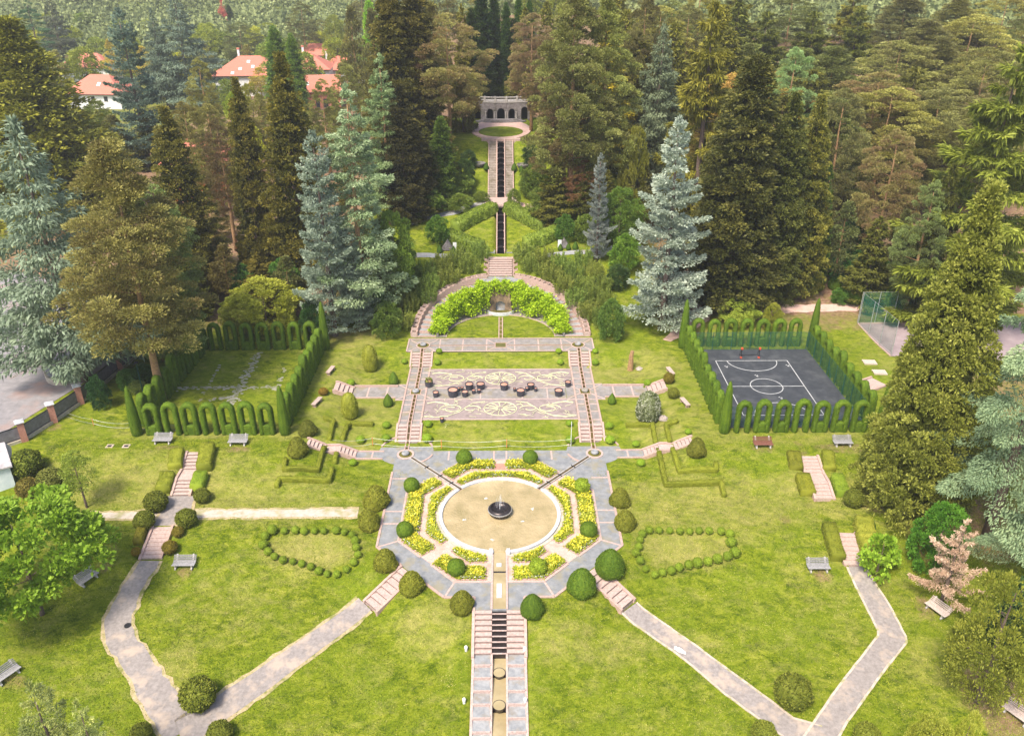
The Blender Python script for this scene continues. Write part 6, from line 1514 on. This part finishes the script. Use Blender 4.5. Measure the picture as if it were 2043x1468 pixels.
for u,vt,vb,w,k_,l,tt in ((770,605,672,66,'laurel','rounded dark bush left of the semicircle, at its left foot',(.8,1,.85)),(1222,600,680,62,'laurel','rounded dark bush right of the semicircle, at its right foot',(.7,.95,.9)),(1415,548,606,56,'greenbush','bright rounded bush beside the pale blue-green spruce',(2.2,2.3,1.0)),(1524,582,618,42,'greenbush','small bright round bush at the foot of the dark conifers',(1.9,2.2,1.1)),
 (1477,598,648,92,'leafy','wide yellowish bush behind the sports court arcade',(1.9,1.9,1.7)),(1545,608,664,44,'yellowgreen','small yellowish shrub behind the court arcade, right of the wide one',None),(1504,600,636,30,'yellowgreen','tiny yellow shrub between the two bushes behind the court',None),(1770,570,612,34,'spiky','feathery green shrub at the fence of the grey court',(1.1,1.3,1)),(1680,575,605,40,'shade','leafy green shrub right of the bare bank',(1.8,2,1.2)),
 (872,432,488,50,'laurel','rounded dark green bush over the left stone shelter',(.7,1.1,.9)),(1128,430,482,50,'laurel','rounded dark green bush over the right stone shelter',(.7,1.1,.9)),
 (960,382,402,34,'laurel','low leafy bush left of the middle landing',(1.1,1.2,1)),(918,388,420,60,'laurel','leafy shrub mass left of the landing',(1.1,1.2,1)),(1026,378,412,32,'laurel','small open bush right of the middle landing',(1,1.1,1)),
 (900,345,398,90,'laurel','wide dense shrub mass on the left slope below the green column tree',(.9,1.05,.9)),(850,372,425,80,'laurel','dense shrub on the left slope near the bare trunk',(.8,1,.9)),(820,400,440,60,'laurel','shrub by the grey path on the left slope',(.8,1,.9)),(925,320,378,50,'shade','dark bushy shrub left of the long stairs',(1.1,1.1,1)),(935,300,335,36,'shade','dark shrub left of the upper stairs top',(1,1,1)),
 (1065,330,395,70,'laurel','dense shrub right of the long stairs',(.9,1.05,.9)),(1095,370,420,80,'laurel','broad shrub on the right slope below the massive pine',(.9,1,.9)),(1140,395,445,70,'laurel','green shrub on the right slope, left of the slim blue spruce',(1,1.15,.9)),(1060,290,330,40,'shade','dark shrub right of the upper stairs top',(1,1,1)),(1070,405,432,60,'spiky','low twiggy shrub along the right slope path',(1.1,1.1,1)),
 (1170,430,480,60,'laurel','leafy shrub left of the slim blue spruce foot',(1,1.15,.9)),(1240,380,500,90,'broad','dark leafy tree between the two blue spruces',(.7,.95,.8)),(1250,470,540,70,'laurel','bright green shrub right of the slim blue spruce',(1,1.4,.9)),(1235,530,575,50,'shade','dark shrub between the bank shrubs and the pale spruce',(1,1,1)),
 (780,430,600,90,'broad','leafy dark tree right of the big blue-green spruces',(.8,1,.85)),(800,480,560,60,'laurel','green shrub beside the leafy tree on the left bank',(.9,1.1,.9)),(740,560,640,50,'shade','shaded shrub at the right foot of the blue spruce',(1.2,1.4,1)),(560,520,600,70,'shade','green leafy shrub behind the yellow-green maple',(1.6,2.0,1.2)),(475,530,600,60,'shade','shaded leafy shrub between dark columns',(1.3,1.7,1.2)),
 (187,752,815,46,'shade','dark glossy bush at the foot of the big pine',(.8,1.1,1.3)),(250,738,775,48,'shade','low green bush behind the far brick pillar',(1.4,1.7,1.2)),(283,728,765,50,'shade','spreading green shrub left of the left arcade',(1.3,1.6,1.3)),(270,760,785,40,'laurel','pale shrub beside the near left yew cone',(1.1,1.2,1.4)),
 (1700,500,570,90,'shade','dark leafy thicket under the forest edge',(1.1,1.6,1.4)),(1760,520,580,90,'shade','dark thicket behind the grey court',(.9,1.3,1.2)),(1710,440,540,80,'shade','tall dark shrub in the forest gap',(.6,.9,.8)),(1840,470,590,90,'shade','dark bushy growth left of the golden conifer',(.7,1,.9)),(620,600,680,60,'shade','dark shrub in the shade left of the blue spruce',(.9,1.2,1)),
 (1855,150,260,60,'yellowgreen','sunny yellow-green crown in the upper right forest',None)):
    tree(k_,u,vt,vb,w,l,'leafy_shrub','shrub',tint=tt,trunk=(k_ in('broad',)))
# ---------------- main trees ----------------
T=[ # kind, top u, top v, base v, width px, label, tint
('mint',1358,235,655,175,'tall pale mint-white spruce right of the semicircular bank',None),
('bluespruce',1200,306,520,62,'slim grey-blue spruce left of the pale mint spruce',(.95,.9,1.05)),
('fir',688,170,640,172,'tall pale green fir rising behind the big blue spruce on the left',(1.35,1.35,1.5)),
('bluespruce',624,262,668,160,'big silvery blue spruce beside the left arcade',(1.05,1.08,1.05)),
('bluespruce',700,470,660,90,'low bushy blue spruce merging with the big one at its right',(1.05,1.1,1.05)),
('pine',208,285,800,335,'huge olive-brown pine over the road with bare reddish lower trunk',(1.15,1.05,1.0)),
('pine2',285,370,745,180,'soft grey-green pine just behind the huge olive-brown pine',(.85,1.1,1.1)),
('greycedar',25,240,760,230,'weeping blue-grey cedar at the left edge',(1.0,1.1,1.0)),
('olive',10,40,430,330,'massive olive-green cypress in the upper left corner',(1.05,1.05,.9)),
('bluespruce',235,18,335,125,'tall blue-green cedar in front of the white house',(.62,.75,.72)),
('dark2',325,215,590,120,'dark pointed cypress right of the road hedge',(1.15,1.0,.8)),
('dark2',468,158,560,78,'narrow dark cypress left of the villa roofs',(1.25,1.05,.8)),
('dark2',556,108,560,112,'dark dense cypress in front of the white villa',(1.35,1.15,.8)),
('greycedar',345,-10,215,110,'grey-green cedar with drooping boughs above the left houses',(.75,.85,.8)),
('greycedar',300,20,215,60,'thin grey cedar touching the drooping one on its left',(.65,.75,.7)),
('bluespruce',120,48,125,46,'small silver-blue spruce far left behind the olive cypress',(.8,.8,1.0)),
('cedar',50,-5,170,90,'dark green layered cedar in the hazy top left',(.5,.7,.45)),
('greycedar',95,-10,150,60,'dark conifer next to the layered cedar, top left',(.5,.5,.4)),
('pine2',395,118,330,70,'olive pine in front of the left villa roof',(1.1,1.1,.9)),
('pine2',365,205,420,100,'brownish pine behind the dark pointed cypress',(.9,.8,.7)),
('pine2',410,210,440,120,'second brown-olive pine above the orange house',(.9,.85,.7)),
('brownpine',430,240,500,90,'shaded brown pine between the two narrow cypresses',(.6,.55,.6)),
('pine2',515,196,340,84,'olive pine crown filling the gap under the left villa',(1.0,.95,.8)),
('yellowgreen',497,172,300,60,'sunny yellow-green crown just under the left villa roof',(.9,.85,.9)),
('pine2',598,200,345,70,'dull pine between the dark dense cypress and the gabled house',(.85,.85,.75)),
('broad',190,205,300,60,'muted leafy crown in front of the white house wall',(.9,.9,.9)),
('bright',470,185,270,60,'yellow-lit leafy tree below the villa roofs',(1.2,.95,1)),
('column',545,55,230,60,'green open conifer rising in front of the villa ridge',(2.2,2.0,1.2)),
('column',580,70,240,46,'twin green conifer right of the villa ridge conifer',(2.2,2.0,1.2)),
('pine2',600,5,150,70,'grey-olive pine standing behind the villas',(.75,.8,.75)),
('pine2',475,45,150,90,'flat-topped grey pine left of the villas',(.75,.85,.8)),
('red',440,0,80,22,'red-leaved slender tree against the hazy hills',(1.4,1.2,1.2)),
('column',455,10,75,20,'dark slim conifer beside the red-leaved tree',(1.2,1,.9)),
('broad',410,50,140,70,'yellow-green rounded tree left of the red-leaved one',(1.5,1.4,1.2)),
('norway',693,28,175,46,'weeping yellowish conifer right of the villas',(1.5,1.4,1.2)),
('broad',665,35,150,50,'tall leafy tree left of the weeping yellowish conifer',(1.3,1.2,1.1)),
('pine2',640,40,130,60,'hazy pine between the villas and the weeping conifer',(1,1,.9)),
('pine2',690,130,330,90,'round-topped olive pine below the right villa',(.95,1,.8)),
('pine2',640,160,360,70,'olive pine right of the low gabled house',(.95,1,.8)),
('fir',757,108,445,110,'slender green fir with long bare trunk left of the tall brown pine',(1.05,1.1,1.0)),
('dark',770,-20,370,120,'tall dark fir in the dense group top centre-left',(1.05,.9,.8)),
('column',735,-5,200,40,'bright lime-green narrow tree at the left of the dense top group',(4.0,4.0,1.5)),
('dark',820,-30,330,120,'second tall dark fir behind the brown-green pine',(1.0,.85,.8)),
('brownpine',890,30,305,190,'tall brown-green pine left of the grotto',(1.05,1.1,1)),
('brownpine',825,60,330,100,'brownish pine left behind the tall brown-green pine',(.9,.85,.9)),
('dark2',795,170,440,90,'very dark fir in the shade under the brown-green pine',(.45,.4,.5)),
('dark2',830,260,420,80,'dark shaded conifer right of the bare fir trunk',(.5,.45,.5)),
('column',878,235,408,56,'fresh green column-shaped conifer left of the long stairs',(1.55,1.35,1.0)),
('brownpine',925,120,262,72,'small brown pine leaning over the left end of the grotto',(.85,.85,.85)),
('brownpine',1078,140,268,70,'small brown pine covering the right end of the grotto',(.85,.8,.85)),
('column',960,-20,200,50,'dark cypress left of the grotto gap',(.5,.55,.5)),
('column',985,-10,192,40,'slim cypress directly behind the grotto',(.55,.6,.5)),
('column',940,20,205,50,'cypress half behind the brown-green pine',(.6,.6,.5)),
('column',1010,8,195,34,'slim cypress right behind the grotto balustrade',(.8,.9,.7)),
('column',1035,-15,195,26,'very narrow cypress spire right of the grotto gap',(1.0,1.1,.7)),
('column',1056,0,200,30,'cypress spire further right of the grotto gap',(.9,1,.7)),
('column',975,30,196,56,'wide dark cypress filling the grotto gap',(.45,.5,.5)),
('column',1024,40,196,50,'short dark cypress in the grotto gap, right',(.5,.55,.5)),
('brownpine',1062,28,262,110,'brownish pine right above the grotto',(1.0,.95,1.1)),
('pine',1150,-25,440,230,'massive pine right of the long stairs, tallest of the middle',(1.0,1.05,.95)),
('pine',1215,-10,430,190,'second massive pine merging with the tallest middle one',(1.0,1.1,.9)),
('brownpine',1130,180,420,150,'lower brown boughed pine beneath the massive pine',(.8,.75,.8)),
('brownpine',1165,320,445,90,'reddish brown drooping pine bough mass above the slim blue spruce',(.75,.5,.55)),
('pine2',1290,-10,330,110,'shaded pine right of the massive pair',(.7,.65,.7)),
('greycedar',1325,52,370,110,'pale grey-green pine with reddish trunk',(.95,1.0,.75)),
('column',1340,20,120,20,'thin spire poking out above the forest',(1.6,1.4,1)),
('norway',1428,8,480,215,'weeping olive spruce with hanging boughs, centre right',(1.1,1.05,.8)),
('yellowgreen',1270,262,460,60,'yellowish slender tree left behind the pale mint spruce',(.62,.60,.7)),
('dark',1512,112,615,185,'broad dark conifer wall right of the weeping spruce',(.95,.9,.9)),
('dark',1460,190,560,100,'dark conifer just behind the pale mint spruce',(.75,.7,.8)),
('dark2',1588,188,600,110,'dark conifer right of the broad dark wall',(.95,1.0,.9)),
('dark2',1642,192,590,90,'sunny-edged dark conifer, right end of the dark wall',(1.3,1.2,.9)),
('greencone',1658,330,580,62,'narrow mid-green conifer at the right end of the dark wall',(1.1,1.1,.9)),
('pine2',1592,98,400,130,'pale grey-green fluffy fir above the dark wall',(1.1,1.6,1.9)),
('brownpine',1795,262,560,140,'pine with hanging reddish-brown lower boughs at the forest edge',(.95,.95,.95)),
('pine2',1690,180,520,150,'shaded pine above the black forest gap',(.75,.75,.8)),
('pine2',1868,362,640,100,'dull grey-green leafy tree left of the golden conifer',(.75,.95,1.0)),
('gold',1984,368,1005,250,'big golden-green cypress right of the sports court',(.82,.88,.95)),
('norway',2045,95,640,340,'huge weeping spruce at the right edge',(1.1,1.3,1.0)),
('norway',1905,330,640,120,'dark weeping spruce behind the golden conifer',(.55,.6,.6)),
('cedar',2185,430,1075,410,'pale blue-green cedar spreading flat boughs at the right edge',(1.3,1.25,.95)),
('cedar',2230,780,1200,230,'second pale cedar reaching in lower on the right edge',(1.3,1.25,.95)),
('greenbush',1897,1012,1135,105,'rounded bright green bush tree behind the dead brown conifer',(1.5,2.0,.8)),
('dead',1930,1038,1198,125,'dead brown conifer standing on the lawn at the right',None),
('leafy',2035,1165,1400,190,'glossy yellow-flecked leafy tree at the lower right edge',(1.3,1.15,1)),
('greencone',2050,1150,1290,90,'dark bluish tree behind the glossy leafy tree',(.9,1,1.5)),
('catalpa',1768,1072,1150,84,'light green big-leaved shrub beside the pale right hedge',(1.25,1.25,1.2)),
('sapling',142,905,1012,66,'thin open sapling on the left lawn above the bright maple',(1.2,1.25,1.2)),
('bright',15,1028,1225,330,'bright green spreading maple at the left edge',(1.0,1.0,1)),
('whitetip',55,1362,1640,210,'feathery light green conifer tip in the bottom left corner',(1.75,1.4,.6)),
('whitetip',150,1398,1640,150,'second feathery conifer tip, right of the corner one',(1.75,1.4,.6)),
('yellowgreen',1868,1436,1600,90,'pale yellow shrub top at the bottom edge, left of two',(1.3,1.3,1.6)),
('yellowgreen',1945,1430,1600,60,'pale yellow shrub top at the bottom edge, right of two',(1.3,1.3,1.6)),
('yellowgreen',520,565,662,160,'yellow-green rounded tree behind the left arcade',(1.05,1.05,1)),
('yellowgreen',475,590,664,100,'second yellow-green tree left behind the arcade',(.9,.95,1)),
('pine2',290,560,720,110,'low grey-green pine crown beside the far brick pillar',(.7,.9,.9)),
]
for k_,ut,vt,vb,w,l,tt in T:
    if k_ in ('dark2','dark','column','greycedar'): w*=1.25
    if k_ in ('bluespruce','mint'): w*=.88
    nm={'column':'column_conifer','pine':'pine_tree','pine2':'pine_tree','brownpine':'pine_tree','mint':'spruce_tree','bluespruce':'spruce_tree','norway':'spruce_tree','cedar':'cedar_tree','greycedar':'cedar_tree','bright':'maple_tree','broad':'broadleaf_tree','gold':'cypress_tree','dark':'cypress_tree','dark2':'cypress_tree','olive':'cypress_tree','dead':'dead_conifer','fir':'fir_tree','catalpa':'leafy_shrub','laurel':'broadleaf_tree','leafy':'broadleaf_tree','yellowgreen':'broadleaf_tree'}.get(k_,'conifer_tree')
    tree(k_,ut,vt,vb,w,l,nm,'tree',tint=tt)
# upper right forest and far fill: individual trees in rows, near ones drawn larger
KIN=['farpine','fardark','farpine','farbroad','fardark']; ADJ={'farpine':'olive pine','pine':'big olive pine','pine2':'puffy olive pine','brownpine':'brownish pine','norway':'weeping spruce','fardark':'dark spire conifer','farbroad':'round leafy tree'}
rg_=random.Random(77); cnt=0
def forest(u0,u1,vt0,vt1,step,rows,dv,where,w=80,kinds=KIN,tints=((1,1,.9),(.8,.8,.8),(1.25,1.2,.9),(.7,.8,.7)),yel=.1,fall=.45):
    names=['front','second','third','fourth','fifth','sixth','seventh']
    for r in range(rows):
        f=r/max(1,rows-1); vt=vt1+(vt0-vt1)*f; i=0; u=u0+(r%2)*step*.5
        while u<u1:
            k_=rg_.choice(kinds); tt=rg_.choice(tints); uu=u+rg_.uniform(-.25,.25)*step; v_=vt+rg_.uniform(-16,16)
            if rg_.random()<yel: tt=(2.0,1.7,1.0)
            tree(k_,uu,v_,v_+dv*(1-fall*f),w*rg_.uniform(.8,1.25)*(1-.2*f),'%s in the %s, %s row, %s from left'%(ADJ[k_],where,names[r],ORD[min(i,27)]),'forest_tree','tree','trees of the %s'%where,tint=tt)
            u+=step; i+=1
forest(1480,2080,-20,190,104,5,240,'upper right forest',215,kinds=['pine','pine2','brownpine','pine2','norway'],fall=.12)
forest(1230,1500,-10,60,60,3,260,'top forest past the massive pines',140,kinds=['pine','pine2','fardark'],fall=.1)
forest(700,960,-30,20,55,2,250,'forest left of grotto gap',80,kinds=['fardark','farpine'],tints=((.9,.85,.7),(.7,.7,.6)),yel=.0)
forest(1040,1160,-25,10,50,2,200,'forest right of grotto gap',70,kinds=['fardark','farbroad'])
forest(-20,760,40,95,62,3,90,'hazy grove around the villas',60,kinds=['farbroad','farpine','farbroad'],tints=((1.2,1.2,1),(1,1.1,1),(1.4,1.3,1)),yel=.15)
forest(-40,440,235,235,80,1,110,'belt below left houses',90,kinds=['farpine','fardark'],tints=((.8,.8,.8),(.65,.75,.7)),yel=0)
forest(1700,1960,330,420,62,2,170,'edge behind the grey court',80,kinds=['farpine','fardark'],tints=((.6,.65,.65),(.5,.6,.6)),yel=0)
forest(790,905,190,260,48,2,120,'wood left of long stairs',60,kinds=['fardark','farpine'],tints=((.5,.55,.5),(.65,.6,.55)),yel=0)
forest(1105,1340,250,330,60,2,130,'wood right of long stairs',80,kinds=['fardark','farpine'],tints=((.45,.5,.5),(.6,.6,.55)),yel=0)
forest(385,590,400,500,60,3,120,'wood between dark cypresses',70,kinds=['fardark','farpine'],tints=((.5,.55,.5),(.65,.55,.5)),yel=0)
forest(420,760,150,235,60,2,110,'grove below the villas',70,kinds=['pine2','farpine','farbroad'],tints=((.9,.95,.8),(.75,.8,.7)),yel=.1)
forest(600,800,330,430,55,2,140,'wood behind left spruces',70,kinds=['fardark','farpine'],tints=((.5,.55,.5),(.65,.6,.55)),yel=0)
forest(1360,1500,330,440,55,2,150,'wood behind the mint spruce',70,kinds=['fardark'],tints=((.4,.45,.45),(.5,.5,.45)),yel=0)
# far wooded hills: one mass
rg=np.random.default_rng(5); nq=150
d=rdir(rg,nq); d[:,2]=abs(d[:,2])
base=[]
for k_ in range(6):
    d=rdir(rg,nq); d[:,2]=abs(d[:,2]); P=d*np.array([1,1,.9])*(rg.random((nq,1))**.25); base.append((P,d*.6+rg.normal(0,.5,(nq,3)),rg.normal(0,1,(nq,3))))
Ps=[];Ds=[];Ss=[];Ls=[];vs=[]
y=232
while y<980:
    stp=7+ (y-300)*.009; x=-(.72*y+20)
    while x<.72*y+20:
        X=x+rg.uniform(-2.5,2.5);Y=y+rg.uniform(-2.5,2.5); r_=rg.uniform(3.4,6.2)*(1+.0006*(y-300))
        if not(-.05*y<X<.30*y and y>520) and (y>300 or X>40):
            P,D,S=base[rg.integers(6)]; k_=h(X,Y)
            Ps.append(P*r_+np.array([X,Y,k_+r_*.7])); Ds.append(D);Ss.append(S);Ls.append(np.full(nq,r_*.28)); vs.append(np.clip(rg.uniform(.1,.9)+rg.normal(0,.12,nq),0,1))
        x+=stp
    y+=stp*.95
P=np.concatenate(Ps); Lc=np.concatenate(Ls)
o=link('distant_forest',leafmesh('distant_forest',[dia(P,np.concatenate(Ds),np.concatenate(Ss),Lc,Lc*.7,np.concatenate(vs),.1)],'l_far')); o['kind']='stuff'
# grass blades on the near lawns
rg=np.random.default_rng(99); n=330000
X=rg.uniform(-44,46,n); Y=34+(rg.random(n)**1.25)*35; 
k=(np.maximum(np.maximum(abs(X),abs(Y-CY)),(abs(X)+abs(Y-CY))*.70711)>10.75)&~((abs(X)<2.3)&(Y<49))&~((abs(X)<14.6)&(Y>65.2))&~((X<-28-(Y-50)*.25)&(Y>76))
k&=~((abs(X)<19.4)&(abs(Y-68.1)<.9))
for ax,ay,dx,dy,L,w,dp in CARVE:
    t=(X-ax)*dx+(Y-ay)*dy; k&=~((t>-.3)&(t<L+.3)&(abs((X-ax)*dy-(Y-ay)*dx)<w+.35))
for pp_ in PATHPOLY: k&=~inside(pp_,X,Y)
X,Y=X[k],Y[k]; pn=np.sin(X*.9+np.sin(Y*.7)*2)+np.sin(Y*1.3-X*.5+2)+.8*np.sin(X*2.9+Y*2.1); n=len(X)
dv=np.zeros(n)
for cx,cy,rx,ry,kk in DB: dv=np.maximum(dv,kk*np.clip(1.35-((X-cx)/rx)**2-((Y-cy)/ry)**2,0,1))
Zs=np.array([h0(a,b_) for a,b_ in zip(X.tolist(),Y.tolist())])
a=rg.uniform(0,2*PI,n); D=np.stack([np.cos(a)*.9,np.sin(a)*.9,rg.uniform(.25,.9,n)],1)
me=leafmesh('grass',[dia(np.stack([X,Y,Zs-.01],1),D,rdir(rg,n),rg.uniform(.07,.16,n),rg.uniform(.03,.06,n),np.clip(.40+.12*pn+.55*dv+rg.normal(0,.2,n),0,1))],'l_grass')
o=link('grass',me); o['kind']='stuff'
# ---------------- haze ----------------
m=bpy.data.materials.new('haze'); m.use_nodes=True; t=m.node_tree; t.nodes.clear(); out=t.nodes.new('ShaderNodeOutputMaterial'); pv=t.nodes.new('ShaderNodeVolumePrincipled')
pv.inputs['Color'].default_value=(.97,.975,1,1); pv.inputs['Density'].default_value=.00034; pv.inputs['Anisotropy'].default_value=.2; t.links.new(pv.outputs[0],out.inputs['Volume']); MATS['haze']=m
MB().box(-920,920,-70,1320,-13,175).build('haze','haze',kind='stuff')
